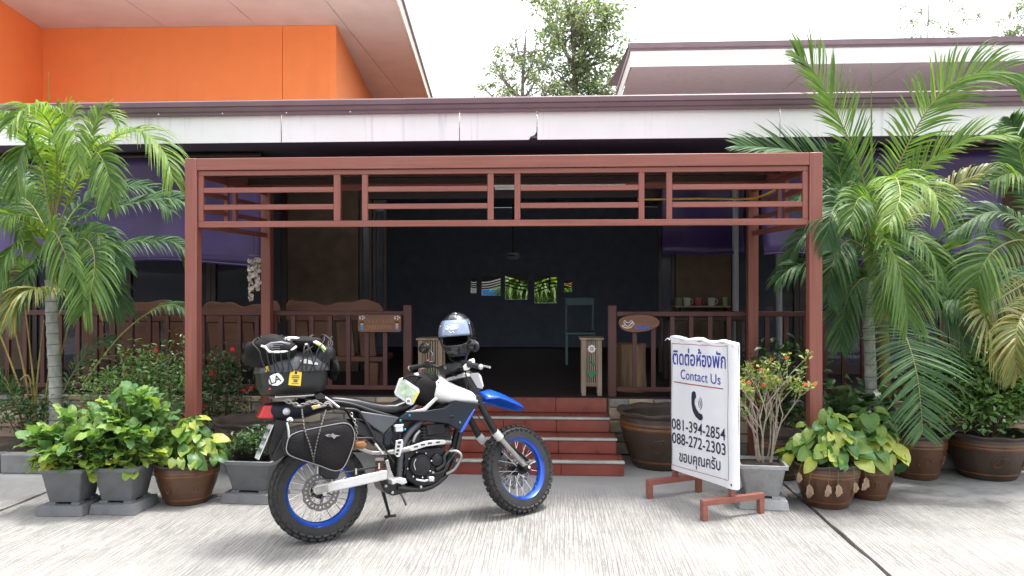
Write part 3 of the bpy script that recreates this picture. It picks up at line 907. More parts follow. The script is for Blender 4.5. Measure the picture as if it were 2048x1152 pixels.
for sx, x in ((0, xa + 0.04), (1, xb - 0.04)):
    f = MB().ball((x, YP - 0.001, z0 + 0.03), (0.017, 0.004, 0.014)).build('painted_figure', K['blue_paint2'], pl)
    MB().ball((x, YP - 0.002, z0 + 0.056), (0.016, 0.0045, 0.02)).build('torso', K['skin_paint' if sx else 'blue_paint2'], f)
    MB().ball((x, YP - 0.003, z0 + 0.082), (0.017, 0.0045, 0.017)).build('face', K['skin_paint'], f)
    MB().ball((x, YP - 0.0035, z0 + 0.095), (0.02, 0.0045, 0.011)).build('hair', K['black_paint2'], f)
    fl = MB()
    for k in range(5):
        a = k * 1.256
        fl.ball((x + 0.02 * math.cos(a) * 1.2, YP - 0.002, z1 - 0.03 + 0.014 * math.sin(a)), (0.009, 0.004, 0.008), 8, 5)
    fl.build('painted_flower', K['white_enamel'], pl, kind='stuff')
MB().tube([at(757, 631, YP + 0.005), at(758, 624, YP + 0.03), V((ax(758, YP), RY - 0.02, az(621, RY) + 0.004)), V((ax(758, YP), RY + 0.02, az(621, RY) + 0.004))], 0.002, 5).build('hanging_string', K['pale_wood'], pl)

# oval cup plaque
pl = thing('plaque', 'oval wooden plaque with white cup and saucer and blue word coffee', 'sign', at(1277, 646, YP))
cx, czz = ax(1277, YP), az(646, YP)
hw, hh = (ax(1318, YP) - ax(1236, YP)) / 2, (az(628, YP) - az(665, YP)) / 2
n = 40
poly = [(cx + hw * math.cos(t) * (1 + 0.05 * math.sin(3 * t + 1)), czz + hh * math.sin(t) * (1 + 0.07 * math.sin(2 * t + 0.5))) for t in (2 * math.pi * i / n for i in range(n))]
MB().prism(poly, YP, YP + 0.03, lambda u, v, d: V((u, d, v))).build('board', K['sign_wood'], pl, bevel=0.005)
W = lambda px, py: at(px, py, YP - 0.003)
cup = MB().tube(bez([W(1248, 643), W(1250, 641), W(1253, 645), W(1259, 645), W(1262, 641), W(1266, 644)], 14), 0.0045, 6)
cup.tube([W(1247, 644), W(1253, 652), W(1257, 652.5), W(1263, 646), W(1265, 644)], 0.005, 6)
cup.tube(bez([W(1263, 648), W(1266, 645), W(1268, 648), W(1265, 651)], 8), 0.004, 6)
cup.tube(bez([W(1244, 652), W(1248, 654.5), W(1255, 656), W(1262, 654.5), W(1264, 651.5)], 10), 0.005, 6)
cup.tube(bez([W(1244, 652), W(1246, 650.5), W(1250, 650.5)], 6), 0.004, 6)
cup.build('cup_emblem', K['white_enamel'], pl)
K['faded_blue'] = mat('faded_blue_paint', (0.10, 0.13, 0.42), 0.6, var=0.2)
text_mb('coffee', 0.062, frame(V((1, 0, 0)), V((0, 0, 1)), V((0, -1, 0)), at(1285, 658.5, YP - 0.0025)), 0.95, bold=0.004).build('lettering', K['faded_blue'], pl, smooth=0)

# shell wind chime
wc = thing('wind_chime', 'shell wind chime hanging from the pergola side beam', 'wind chime', at(509, 600, 7.25))
MB().tube([at(508, 470, 7.25), at(508, 508, 7.25)], 0.003, 5).build('cord', K['cord'], wc)
MB().lathe([(0.0001, 0.004), (0.045, 0.004), (0.05, 0), (0.045, -0.004), (0.0001, -0.004)], 14, Matrix.Translation(at(508, 511, 7.25))).build('hanger', K['pale_wood'], wc)
rnd = random.Random(7)
shell = []
for k in range(3):
    mb = MB()
    pr = [(0.0001, 0.010), (0.010, 0.009), (0.019, 0.004), (0.024, -0.003), (0.023, -0.006), (0.015, -0.001), (0.0001, 0.003)]
    mb.lathe(pr, 14, None, lambda i, t, r, z: (r * (1 + 0.10 * math.cos(7 * t)) * (1 + 0.2 * k * math.cos(t)), z))
    shell.append(mb.mesh('shell', K['shell']))
for i in range(8):
    a = i * 0.785
    X, Y = 0.042 * math.cos(a), 0.042 * math.sin(a)
    top = at(508, 511, 7.25)
    ln = 0.36 + rnd.uniform(-0.08, 0.06)
    MB().tube([top + V((X, Y, 0)), top + V((X, Y, -ln))], 0.0012, 4).build('string', K['cord'], wc)
    nn = 6
    for q in range(nn):
        z = -ln * (q + 0.6) / nn - rnd.uniform(0, 0.03)
        Mx = Matrix.Translation(top + V((X * 1.1, Y, z))) @ Matrix.Rotation(rnd.uniform(0, 6), 4, 'Z') @ Matrix.Rotation(R(90) + rnd.uniform(-.6, .6), 4, 'X') @ Matrix.Scale(rnd.uniform(0.75, 1.15), 4)
        inst(rnd.choice(shell), 'shell', wc, Mx)

# slatted plant stands at the head of the steps
def stand(p0, p1, Y, ytop, lab, flower=True):
    a, b = ax(p0, Y), ax(p1, Y)
    zt = az(ytop, Y)
    t = thing('plant_stand', lab, 'plant stand', ((a + b) / 2, Y, DECK_Z))
    z0 = DECK_Z
    for x in (a, b - 0.045):
        for y in (Y, Y + 0.2):
            MB().box(x, x + 0.045, y, y + 0.03, z0, zt - 0.02).build('leg', K['pale_wood'], t, bevel=0.003)
    MB().box(a - 0.02, b + 0.02, Y - 0.02, Y + 0.25, zt - 0.0195, zt).build('top', K['pale_wood'], t, bevel=0.003)
    n = 6
    w = (b - a - 0.09) / n
    for i in range(n):
        x = a + 0.045 + i * w
        MB().box(x + w * 0.22, x + w * 0.78, Y + 0.008, Y + 0.02, z0 + 0.09, zt - 0.02).build('slat', K['pale_wood'], t)
    MB().box(a + 0.0455, b - 0.0455, Y + 0.021, Y + 0.03, z0 + 0.1, z0 + 0.13).build('cross_rail', K['pale_wood'], t)
    MB().box(b - 0.04, b - 0.02, Y + 0.03, Y + 0.2, z0 + 0.09, zt - 0.0205).build('side_panel', K['pale_wood'], t)
    c = (a + b) / 2
    fl = MB()
    for k in range(8 if flower else 0):
        q = k * 0.785
        fl.ball((c + 0.028 * math.cos(q), Y + 0.002, zt - 0.11 + 0.028 * math.sin(q)), (0.013, 0.004, 0.013), 8, 5)
    if flower:
        fl.ball((c, Y + 0.0, zt - 0.11), (0.01, 0.006, 0.01), 8, 5)
        fl.build('painted_flower', K['white_enamel'], t, kind='stuff')
    for sx, zz in ((-0.03, -0.23), (0.02, -0.26)):
        MB().ball((c + sx, Y + 0.002, zt + zz), (0.028, 0.004, 0.014), 10, 6, Matrix.Rotation(R(30 if sx < 0 else -30), 3, 'Y')).build('painted_leaf', K['leaf_paint'], t)
    MB().prism([(c - 0.05, zt - 0.33), (c + 0.05, zt - 0.33), (c + 0.03, zt - 0.38), (c, zt - 0.395), (c - 0.03, zt - 0.38)], Y - 0.004, Y + 0.006, lambda u, v, d: V((u, d, v))).build('painted_pot', K['leaf_paint'], t)
stand(1163, 1204, 7.72, 675, 'slatted plant stand with white flower beside the cup plaque railing')
stand(836, 884, 7.72, 677, 'slatted plant stand half hidden behind the motorcycle handlebar', False)

# log stool
lg = thing('log_stool', 'upright log stool behind the railing under the cup plaque', 'stool', (ax(1264, 8.0), 8.15, DECK_Z))
rnd = random.Random(3)
hz = az(688, 8.0) - DECK_Z
MB().lathe([(0.0001, 0), (0.165, 0), (0.17, 0.02), (0.155, hz * .4), (0.15, hz * .8), (0.158, hz - 0.01), (0.15, hz), (0.0001, hz)], 28, Matrix.Translation((ax(1264, 8.0), 8.15, DECK_Z)),
           lambda i, t, r, z: (r * (1 + 0.05 * math.sin(5 * t) + 0.03 * math.sin(11 * t + z * 3)), z)).build('trunk_section', K['log'], lg)

# shelf of cups, on the brown pier
sh = thing('shelf', 'narrow wall shelf carrying cups', 'shelf', at(1405, 612, WALL_Y - 0.2))
MB().box(ax(1348, WALL_Y - .2), ax(1460, WALL_Y - .2), WALL_Y - 0.28, WALL_Y - 0.001, az(614, WALL_Y - .2), az(611, WALL_Y - .2)).build('board', K['pale_wood'], sh, bevel=0.003)
for px in (1360, 1450):
    MB().box(ax(px, WALL_Y) - 0.015, ax(px, WALL_Y) + 0.015, WALL_Y - 0.2, WALL_Y - 0.002, az(614, WALL_Y - .2) - 0.08, az(614, WALL_Y - .2) - 0.0005).build('bracket', K['dark_frame'], sh)
cups = [(1357, (0.16, 0.17, 0.13), 'dark green'), (1374, (0.42, 0.43, 0.36), 'pale grey'), (1396, (0.30, 0.07, 0.05), 'dark red'), (1423, (0.46, 0.44, 0.40), 'cream'), (1450, (0.25, 0.38, 0.17), 'slim green')]
for px, c, nm in cups:
    slim = px == 1450
    zc = az(611, WALL_Y - .2)
    X = ax(px, WALL_Y - .2)
    t = thing('cup', nm + ' cup standing on the wall shelf', 'cup', (X, WALL_Y - 0.2, zc), group='cups on the wall shelf')
    rr, h = (0.028, 0.105) if slim else (0.045, 0.098)
    MB().lathe([(0.0001, 0), (rr * .85, 0), (rr, 0.01), (rr, h), (rr * .9, h), (rr * .88, 0.012), (0.0001, 0.01)], 18, Matrix.Translation((X, WALL_Y - 0.2, zc))).build('body', mat('cup_glaze_' + nm.replace(' ', '_'), c, 0.3), t)
    if not slim:
        MB().tube(bez([V((X + rr, WALL_Y - 0.2, zc + 0.08)), V((X + rr + 0.025, WALL_Y - 0.2, zc + 0.075)), V((X + rr + 0.022, WALL_Y - 0.2, zc + 0.03)), V((X + rr, WALL_Y - 0.2, zc + 0.02))], 8), 0.006, 6).build('handle', bpy.data.materials['cup_glaze_' + nm.replace(' ', '_')], t)

# pale downpipes, ceiling lamp, table and chairs inside
for px, Y, y0, y1, lab in ((1471, 9.5, 510, 640, 'pale grey downpipe beside the shelf of cups'), (1558, 9.5, 512, 640, 'pale grey downpipe seen behind the pergola post')):
    X = ax(px, Y)
    tag(MB().tube([V((X, Y, DECK_Z)), V((X, Y, 2.2)), V((X, Y, FZ0 + 0.018))], 0.038, 12).build('downpipe', K['pale_post']), lab, 'pipe')
cl = thing('ceiling_fan', 'dark ceiling fan inside the dim dining room', 'fan', (ax(1026, 12), 12, FZ0))
X = ax(1026, 12)
MB().tube([V((X, 12, FZ0 - 0.0)), V((X, 12, az(512, 12) + 0.05))], 0.014, 8).build('rod', K['dark_frame'], cl)
MB().lathe([(0.0001, 0.06), (0.09, 0.05), (0.11, 0), (0.08, -0.05), (0.0001, -0.06)], 18, Matrix.Translation((X, 12, az(512, 12)))).build('motor', K['pale_post'], cl)
for k in range(3):
    a = k * 2.094 + 0.4
    MB().bar(V((X + .1 * math.cos(a), 12 + .1 * math.sin(a), az(512, 12))), V((X + .62 * math.cos(a), 12 + .62 * math.sin(a), az(512, 12))), 0.11, 0.012).build('blade', K['interior'], cl)
K['chair_teal'] = mat('teal_plastic', (0.16, 0.27, 0.30), 0.5)
def chair(X, Y, m, lab, rz=0.0):
    t = thing('chair', lab, 'chair', (X, Y, DECK_Z), rz)
    def b(nm, *a):
        MB().box(*a).build(nm, m, t, local=True, bevel=0.008)
    b('seat', -0.21, 0.21, -0.2, 0.2, 0.42, 0.455)
    for sx in (-1, 1):
        for sy in (-1, 1):
            b('leg', sx * 0.19 - 0.018, sx * 0.19 + 0.018, sy * 0.18 - 0.018, sy * 0.18 + 0.018, 0, 0.4195)
        b('back_post', sx * 0.19 - 0.017, sx * 0.19 + 0.017, 0.165, 0.2, 0.4555, 0.82)
    b('top_rail', -0.21, 0.21, 0.16, 0.205, 0.8205, 0.93)
chair(ax(1160, 11.0), 11.0, K['chair_teal'], 'teal plastic chair standing inside before the back wall openings')
K['dark_wood'] = mat('dark_furniture_wood', (0.03, 0.014, 0.011), 0.4, var=0.3)
def table(p0, p1, Y, lab):
    a, b = ax(p0, Y), ax(p1, Y)
    t = thing('table', lab, 'table', ((a + b) / 2, Y, DECK_Z))
    MB().box(a, b, Y - 0.35, Y + 0.35, DECK_Z + 0.71, DECK_Z + 0.75).build('tabletop', K['dark_wood'], t, bevel=0.006)
    for x in (a + 0.05, b - 0.05):
        for y in (Y - 0.3, Y + 0.3):
            MB().box(x - 0.03, x + 0.03, y - 0.03, y + 0.03, DECK_Z, DECK_Z + 0.7095).build('leg', K['dark_wood'], t, bevel=0.004)
table(1330, 1475, 8.9, 'dark table behind the railing with the cup plaque')
# props added behind the openings in place of reflections in the glass doors
gw = thing('reflection_wall', 'added orange wall standing in for an orange reflection in the glass doors', 'wall', (ax(1140, 16.6), 16.6, 0))
MB().box(ax(1094, 16.6), ax(1180, 16.6), 16.6, 16.75, -0.03, az(551, 16.6)).build('panel', K['orange'], gw)
MB().box(ax(1092, 16.6), ax(1182, 16.6), 16.58, 16.77, az(551, 16.6) + 0.0005, az(551, 16.6) + 0.05).build('coping', K['cream'], gw)
wt = thing('reflection_barrel', 'added blue barrel standing in for a blue reflection in the glass doors', 'barrel', (ax(985, 15.6), 15.6, -0.03))
MB().lathe([(0.0001, 0), (0.24, 0), (0.26, 0.05), (0.275, 0.4), (0.28, 0.85), (0.27, 1.2), (0.25, 1.5), (0.23, 1.62), (0.0001, 1.62)], 24, Matrix.Translation((ax(985, 15.6), 15.6, -0.03))).build('body', mat('blue_reflection_colour', (0.02, 0.22, 0.50), 0.4), wt)
MB().lathe([(0.285, -0.02), (0.29, 0), (0.285, 0.02)], 24, Matrix.Translation((ax(985, 15.6), 15.6, 0.85))).build('hoop', K['blue_paint2'], wt)

# ================================================================ pots
K['glaze'] = mat('brown_glaze', (0.088, 0.04, 0.022), 0.35, var=0.3, scale=5, bump=0.15, bscale=20, dirt=(0.10, 0.055, 0.03), dirt_amt=0.4, dscale=4)
K['glaze_dark'] = mat('dark_brown_glaze', (0.05, 0.031, 0.021), 0.45, var=0.3, scale=5, bump=0.2, bscale=20, dirt=(0.065, 0.05, 0.036), dirt_amt=0.5, dscale=4)
K['band'] = mat('ochre_glaze_band', (0.12, 0.052, 0.019), 0.35, var=0.4, scale=9)
K['rimlip'] = mat('matt_grey_brown_rim', (0.065, 0.047, 0.04), 0.7, var=0.3, scale=8)
K['pot_pale'] = mat('pale_cement_pot', (0.33, 0.34, 0.345), 0.85, var=0.2, scale=7, bump=0.3, bscale=60, dirt=(0.15, 0.155, 0.15), dirt_amt=0.6, dscale=7)
def square_pot(X, Y, w, h, rz, lab, d=None, seed=0, pm='pot_grey'):
    d = d or w
    t = thing('square_pot', lab, 'pot', (X, Y, 0), rz, group='grey cement pots')
    def ring(k, z, kd=None):
        kd = kd or k
        return [V((u, v, z)) for u, v in rrect(w * k, d * kd, 0.012, 2)]
    sz = 0.075
    MB().loft([ring(1.02, 0), ring(1.04, 0.004), ring(0.97, sz - 0.008), ring(0.95, sz - 0.006)]).build('saucer', K[pm], t, local=True)
    MB().loft([ring(0.66, sz + 0.012), ring(0.68, sz + 0.016), ring(0.90, sz + h - 0.03), ring(0.91, sz + h - 0.028)], cap=True).build('body', K[pm], t, local=True)
    for sx in (-1, 1):
        for sy in (-1, 1):
            MB().box(sx * w * .27 - .03, sx * w * .27 + .03, sy * d * .27 - .03, sy * d * .27 + .03, sz - 0.007, sz + 0.013).build('foot', K[pm], t, local=True)
    MB().loft([ring(0.9, sz + h - 0.029), ring(1.0, sz + h - 0.026), ring(1.01, sz + h), ring(0.9, sz + h + 0.002), ring(0.88, sz + h - 0.02)], cap=False).build('rim', K[pm], t, local=True)
    MB().loft([ring(0.885, sz + h - 0.027), ring(0.885, sz + h - 0.022), ring(0.4, sz + h - 0.008)]).build('soil', K['soil'], t, local=True)
    return V((X, Y, sz + h - 0.01))
def dragon_pot(X, Y, r, h, lab, seed=0, m='glaze', wavy=0.05, motif=True, soil=True, name='glazed_pot', group='brown glazed pots'):
    rnd = random.Random(seed)
    t = thing(name, lab, 'pot', (X, Y, 0), rnd.uniform(-0.3, 0.3), group)
    mb = MB()
    def L(prof, mi):
        mb.mi = mi
        mb.lathe(prof, 48)
    P = lambda k, z: (r * k, h * z)
    L([(0.0001, 0), P(.60, 0), P(.64, .02)], 0)
    L([P(.64, .02), P(.66, .05), P(.70, .12)], 0)
    L([P(.70, .12), P(.715, .13), P(.715, .15), P(.715, .16)], 1)
    L([P(.715, .16), P(.80, .33), P(.88, .52), P(.925, .68)], 0)
    L([P(.925, .68), P(.945, .70), P(.945, .73), P(.935, .75)], 1)
    L([P(.935, .75), P(.955, .77), P(.955, .80), P(.945, .82)], 1)
    L([P(.945, .82), P(.93, .90)], 0)
    mb.build('body', [K[m], K['band']], t, local=True, smooth=50)
    ph = rnd.uniform(0, 6)
    def wob(i, th, rr, z):
        k = (0.2, 0.6, 1, 1, 0.6, 0.2, 0)[min(i, 6)]
        return rr + k * wavy * r * 0.6 * math.sin(9 * th + ph), z + k * wavy * h * 0.45 * math.sin(9 * th + ph + 1.2)
    MB().lathe([P(.93, .895), P(.98, .93), P(1.03, .97), P(1.02, 1.0), P(.95, .985), P(.88, .93), P(.85, .6)], 72, None, wob).build('rim', K['rimlip'], t, local=True, smooth=60)
    if soil:
        MB().lathe([(0.0001, h * .9), (r * .4, h * .89), (r * .90, h * .84)], 24).build('soil', K['soil'], t, local=True)
    else:
        MB().lathe([(0.0001, h * .1), (r * .66, h * .1), (r * .84, h * .6), (r * .87, h * .93)], 36).build('inside', K['glaze_dark'], t, local=True)
    if motif:
        mo = MB()
        inv = -t.rotation_euler.z
        for c0 in (-1.75, -0.75):
            for q in range(3):
                pts = []
                for i in range(14):
                    s = i / 13
                    th = c0 + inv + (0.30 - 0.09 * q) * math.cos(s * 5.2 + q) * (1 - 0.5 * s)
                    z = h * (0.43 + 0.15 * math.sin(s * 5.2 + q * 1.7) * (1 - 0.4 * s))
                    rr = r * (.80 + (z / h - .33) * .43) + 0.002
                    pts.append(V((rr * math.cos(th), rr * math.sin(th), z)))
                mo.tube(pts, 0.0025, 5)
        mo.build('relief_motif', K['band'], t, local=True, kind='stuff')
    return V((X, Y, h * 0.9))
def gx(px, Y): return ax(px, Y)
tops_ = {}
tops_['sqA'] = square_pot(ax(146, 5.47), 5.47, 0.325, 0.255, R(2), 'grey square pot of broad leaves beside the bed kerb')
tops_['sqB'] = square_pot(ax(250, 5.53), 5.53, 0.335, 0.255, R(-1), 'grey square pot of broad leaves next to the glazed pot')
tops_['dgL'] = dragon_pot(ax(375, 5.75), 5.75, 0.245, 0.315, 'brown glazed pot of yellow-green heart leaves beside the rear wheel', 1)
tops_['sqC'] = square_pot(ax(512, 5.86), 5.86, 0.40, 0.24, R(-4), 'grey cement trough half hidden behind the rear wheel', d=0.34)
dragon_pot(ax(505, 6.75), 6.75, 0.33, 0.46, 'large dark jar behind the licence plate', 6, 'glaze_dark', 0.03, False, name='water_jar', group='dark water jars')
dragon_pot(ax(1322, 7.15), 7.15, 0.395, 0.515, 'large open dark jar between the steps and the banner stand', 7, 'glaze_dark', 0.03, True, False, name='water_jar', group='dark water jars')
tops_['sqR'] = square_pot(ax(1521, 5.92), 5.92, 0.345, 0.245, R(-6), 'pale grey square pot of thorny branches beside the banner', pm='pot_pale')
tops_['dgA'] = dragon_pot(ax(1653, 5.93), 5.93, 0.245, 0.33, 'brown glazed pot with dry leaves hanging over its rim', 2)
tops_['dgB'] = dragon_pot(ax(1738, 6.16), 6.16, 0.19, 0.29, 'smaller brown glazed pot tucked behind the pot of dry leaves', 3)
tops_['dgC'] = dragon_pot(ax(1832, 6.85), 6.85, 0.255, 0.385, 'brown glazed pot under the big drooping frond', 4)
tops_['dgD'] = dragon_pot(ax(1975, 6.9), 6.9, 0.335, 0.39, 'wide dark brown pot under the dense green shrub', 5, 'glaze_dark', 0.03)
tops_['dgE'] = dragon_pot(ax(1558, 6.75), 6.75, 0.22, 0.40, 'dark glazed pot hidden behind the thorny branches', 9, 'glaze_dark', 0.03, False)

# ================================================================ leaves and plants
def leaf_mesh(name, m, L, W, wf, fold=0.25, curl=0.25, lobe=0.0, n=8, wave=0.0, ph=0.0, petiole=0.0):
    """a single leaf: base at the origin, pointing +Y, upper side +Z"""
    rows = []
    for i in range(n + 1):
        t = i / n
        w = W * wf(t)
        ang = curl * t
        y = L * (math.sin(ang) / curl if curl else t)
        z = -L * (1 - math.cos(ang)) / curl if curl else 0
        row = []
        for s in (-1, -0.5, 0, 0.5, 1):
            yy = y - lobe * L * abs(s) ** 1.5 * max(0, 1 - t * 2.2) ** 2
            zz = z + abs(s) * w * fold + (wave * math.sin(t * 17 + s * 2 + ph) * abs(s))
            row.append(V((s * w, yy, zz)))
        rows.append(row)
    mb = MB().grid(rows)
    mb.f = [tuple(reversed(f)) for f in mb.f]
    me = mb.mesh(name, m, smooth=80)
    return me
oblong = lambda t: max(0.02, min(1, (0.25 + 2.2 * t) if t < .35 else 1.0) * math.sqrt(max(0, 1 - ((t - .55) / .46) ** 4 if t > .55 else 1)))
heart = lambda t: max(0.015, (0.55 + 3.0 * t if t < .15 else 1.0) * (1 if t < .25 else math.cos((t - .25) / .75 * math.pi / 2) ** 0.8))
lance = lambda t: max(0.02, math.sin(math.pi * min(1, t * 0.94 + 0.05)) ** 0.8)

K['leaf_broad'] = leafmat('broad_leaf', [(0.075, 0.165, 0.055), (0.12, 0.225, 0.07), (0.22, 0.32, 0.075)], 0.3, 0.55, 'object', spec=0.3)
K['leaf_broad_lime'] = leafmat('lime_broad_leaf', [(0.14, 0.25, 0.06), (0.22, 0.33, 0.07), (0.36, 0.40, 0.07)], 0.3, 0.55, 'object', spec=0.3)
K['leaf_pothos'] = leafmat('heart_leaf', [(0.045, 0.13, 0.035), (0.10, 0.21, 0.045), (0.22, 0.31, 0.055)], 0.3, 0.42, 'object')
K['leaf_lime'] = leafmat('lime_heart_leaf', [(0.13, 0.23, 0.04), (0.27, 0.34, 0.06), (0.38, 0.41, 0.08)], 0.3, 0.42, 'object')
K['leaf_dry'] = leafmat('dry_leaf', [(0.42, 0.30, 0.20), (0.55, 0.42, 0.31)], 0.25, 0.7, 'object', (1, 0.9, 0.8))
K['leaf_dark'] = leafmat('dark_shrub_leaf', [(0.02, 0.06, 0.022), (0.04, 0.095, 0.03), (0.075, 0.13, 0.04)], 0.22, 0.35)
K['leaf_mid'] = leafmat('mid_shrub_leaf', [(0.06, 0.135, 0.045), (0.10, 0.20, 0.06), (0.18, 0.28, 0.085)], 0.3, 0.35)
K['leaf_light'] = leafmat('thorn_plant_leaf', [(0.09, 0.17, 0.045), (0.18, 0.26, 0.06), (0.38, 0.38, 0.09)], 0.3, 0.4)
K['stem_pale'] = mat('pale_grey_stem', (0.30, 0.25, 0.20), 0.8, var=0.25, scale=30)
K['stem_green'] = mat('green_petiole', (0.12, 0.19, 0.05), 0.5)
K['stem_brown'] = mat('brown_twig', (0.085, 0.06, 0.045), 0.85)
K['flower_red'] = mat('red_flower', (0.55, 0.015, 0.025), 0.5)
K['flower_orange'] = mat('orange_red_flower', (0.60, 0.09, 0.04), 0.5)

def leaf_matrix(p, d, up, s, wide=1.0):
    d = V(d).normalized()
    up = V(up)
    x = d.cross(up)
    if x.length < 1e-3: x = d.cross(V((1, 0, 0)))
    x.normalize()
    z = x.cross(d)
    return frame(x * s * wide, d * s, z * s, V(p))
def broad_plant(c, rx, ry, H, n, lab, seed):
    rnd = random.Random(seed)
    t = thing('leafy_plant', lab, 'plant', c)
    ms = [leaf_mesh('leaf', K['leaf_broad'], 0.175, 0.034, oblong, f, cu, 0, 12, 0.009, k * 1.7) for k, (f, cu) in enumerate(((0.35, 0.5), (0.2, 0.9), (0.5, 0.3), (0.3, 1.3), (0.15, 0.2), (0.6, 0.7)))]
    ms2 = [leaf_mesh('leaf', K['leaf_broad_lime'], 0.165, 0.034, oblong, f, cu, 0, 12, 0.009, k * 2.1) for k, (f, cu) in enumerate(((0.35, 0.6), (0.2, 1.1), (0.5, 0.3)))]
    st = MB()
    ns = max(6, n // 10)
    for q in range(ns):
        a = 2 * math.pi * q / ns + rnd.uniform(-.3, .3)
        k = math.sqrt(rnd.random())
        p1 = c + V((rx * 0.85 * k * math.cos(a), ry * 0.85 * k * math.sin(a), H * (0.9 - 0.55 * k * k) * rnd.uniform(.8, 1.05)))
        p0 = c + V((rx * 0.3 * k * math.cos(a), ry * 0.3 * k * math.sin(a), -0.02))
        pts = bez([p0, (p0 + p1) / 2 + V((0, 0, 0.03)), p1], 6)
        st.tube(pts, [0.009 - 0.0007 * i for i in range(7)], 6)
        for j in range(n // ns):
            s = rnd.uniform(0.3, 1.0)
            p = pts[int(s * 6)]
            aa = rnd.uniform(0, 2 * math.pi)
            out = V((math.cos(aa), math.sin(aa) * 0.9, 0)) * rnd.uniform(0.35, 1.2) + V((math.cos(a), math.sin(a), 0)) * 0.5 * k
            d = out + V((0, 0, rnd.uniform(0.15, 1.5)))
            inst(rnd.choice(ms), 'leaf', t, leaf_matrix(p, d, V((0, 0, 1)) - out * 0.2 + V((rnd.uniform(-.4, .4), rnd.uniform(-.6, .1), 0)), rnd.uniform(0.5, 1.15), rnd.uniform(.75, 1.25)))
    for q in range(n // 5):                                   # leaves that spill over the rim
        a = rnd.uniform(math.pi, 2 * math.pi) if rnd.random() < .75 else rnd.uniform(0, math.pi)
        p = c + V((rx * .5 * math.cos(a), ry * .5 * math.sin(a), rnd.uniform(0, .12)))
        out = V((math.cos(a), math.sin(a), 0))
        inst(rnd.choice(ms2), 'leaf', t, leaf_matrix(p, out + V((rnd.uniform(-.4, .4), 0, rnd.uniform(-.35, .9))), V((0, 0, 1)) + out * .5, rnd.uniform(0.6, 1.05), rnd.uniform(.8, 1.25)))
    st.build('stem', K['stem_green'], t, kind='stuff')
cA, cB = tops_['sqA'], tops_['sqB']
broad_plant(cA, 0.34, 0.26, 0.44, 270, 'bright green broad-leaved plant in the pot beside the bed kerb', 21)
broad_plant(cB + V((0.0, 0.05, 0)), 0.36, 0.30, 0.68, 340, 'taller broad-leaved plant in the pot next to the glazed pot', 22)

def heart_plant(c, rx, ry, H, n, lab, seed, m='leaf_pothos', m2='leaf_lime', big=1.0, dry=0):
    rnd = random.Random(seed)
    t = thing('heart_leaf_plant', lab, 'plant', c)
    ms = [leaf_mesh('leaf', K[mm], 0.135, 0.058, heart, f, cu, 0.18, 9, 0.003, k) for k, (mm, f, cu) in enumerate(((m, .18, .5), (m, .3, .8), (m2, .15, .6), (m, .1, 1.1)))]
    dm = [leaf_mesh('dry_leaf', K['leaf_dry'], 0.11, 0.024, lance, 0.9, 0.8, 0, 7, 0.01, k) for k in range(2)]
    st = MB()
    for i in range(n):
        a = rnd.uniform(0, 2 * math.pi)
        k = rnd.random() ** 0.6
        h = H * (1.0 - 0.85 * k * k) * rnd.uniform(0.45, 1.05)
        p = c + V((rx * k * math.cos(a), ry * k * math.sin(a), h + 0.02))
        out = V((math.cos(a), math.sin(a), 0))
        face = (out * (0.4 + 0.6 * k) + V((0, -0.55, 0.55))).normalized()        # leaves turn to the light over the road
        d = (out * (0.5 + .3 * k) + V((rnd.uniform(-.5, .5), rnd.uniform(-.4, .1), rnd.uniform(-1.0, 0.15))))
        inst(rnd.choice(ms), 'leaf', t, leaf_matrix(p, d, face + V((rnd.uniform(-.3, .3), rnd.uniform(-.3, .3), rnd.uniform(-.2, .4))), rnd.uniform(0.45, 1.0) * big, rnd.uniform(.75, 1.2)))
        p0 = c + V((rx * .2 * k * math.cos(a), ry * .2 * k * math.sin(a), -0.02))
        st.tube(bez([p0, p0.lerp(p, .5) + V((0, 0, 0.07)), p], 6), 0.0032, 5)
    for i in range(dry):
        a = -1.57 + (i - (dry - 1) / 2) * 0.40 + rnd.uniform(-.22, .22)
        p = c + V((rx * .98 * math.cos(a), ry * .98 * math.sin(a), rnd.uniform(-0.17, 0.0)))
        inst(rnd.choice(dm), 'dry_leaf', t, leaf_matrix(p, V((rnd.uniform(-.15, .15), -0.05, -1)), V((0, -1, 0)), rnd.uniform(.8, 1.15)), label='dry beige leaf hanging over the rim')
        q = c + V((rx * .8 * math.cos(a), ry * .8 * math.sin(a), 0.05))
        st.tube(bez([q, q.lerp(p, .4) + V((0, -0.03, 0.035)), p], 6), 0.002, 4)
    st.build('petiole', K['stem_green'], t, kind='stuff')
heart_plant(tops_['dgL'], 0.27, 0.24, 0.34, 105, 'yellow-green heart-leaved plant in the glazed pot beside the rear wheel', 31)
heart_plant(tops_['dgA'], 0.28, 0.25, 0.38, 130, 'heart-leaved plant whose dry leaves hang down the pot', 32, dry=6)
heart_plant(tops_['dgB'] + V((0, 0, 0.0)), 0.24, 0.2, 0.40, 95, 'heart-leaved plant trailing one long yellow runner from the smaller pot', 33, big=1.1)

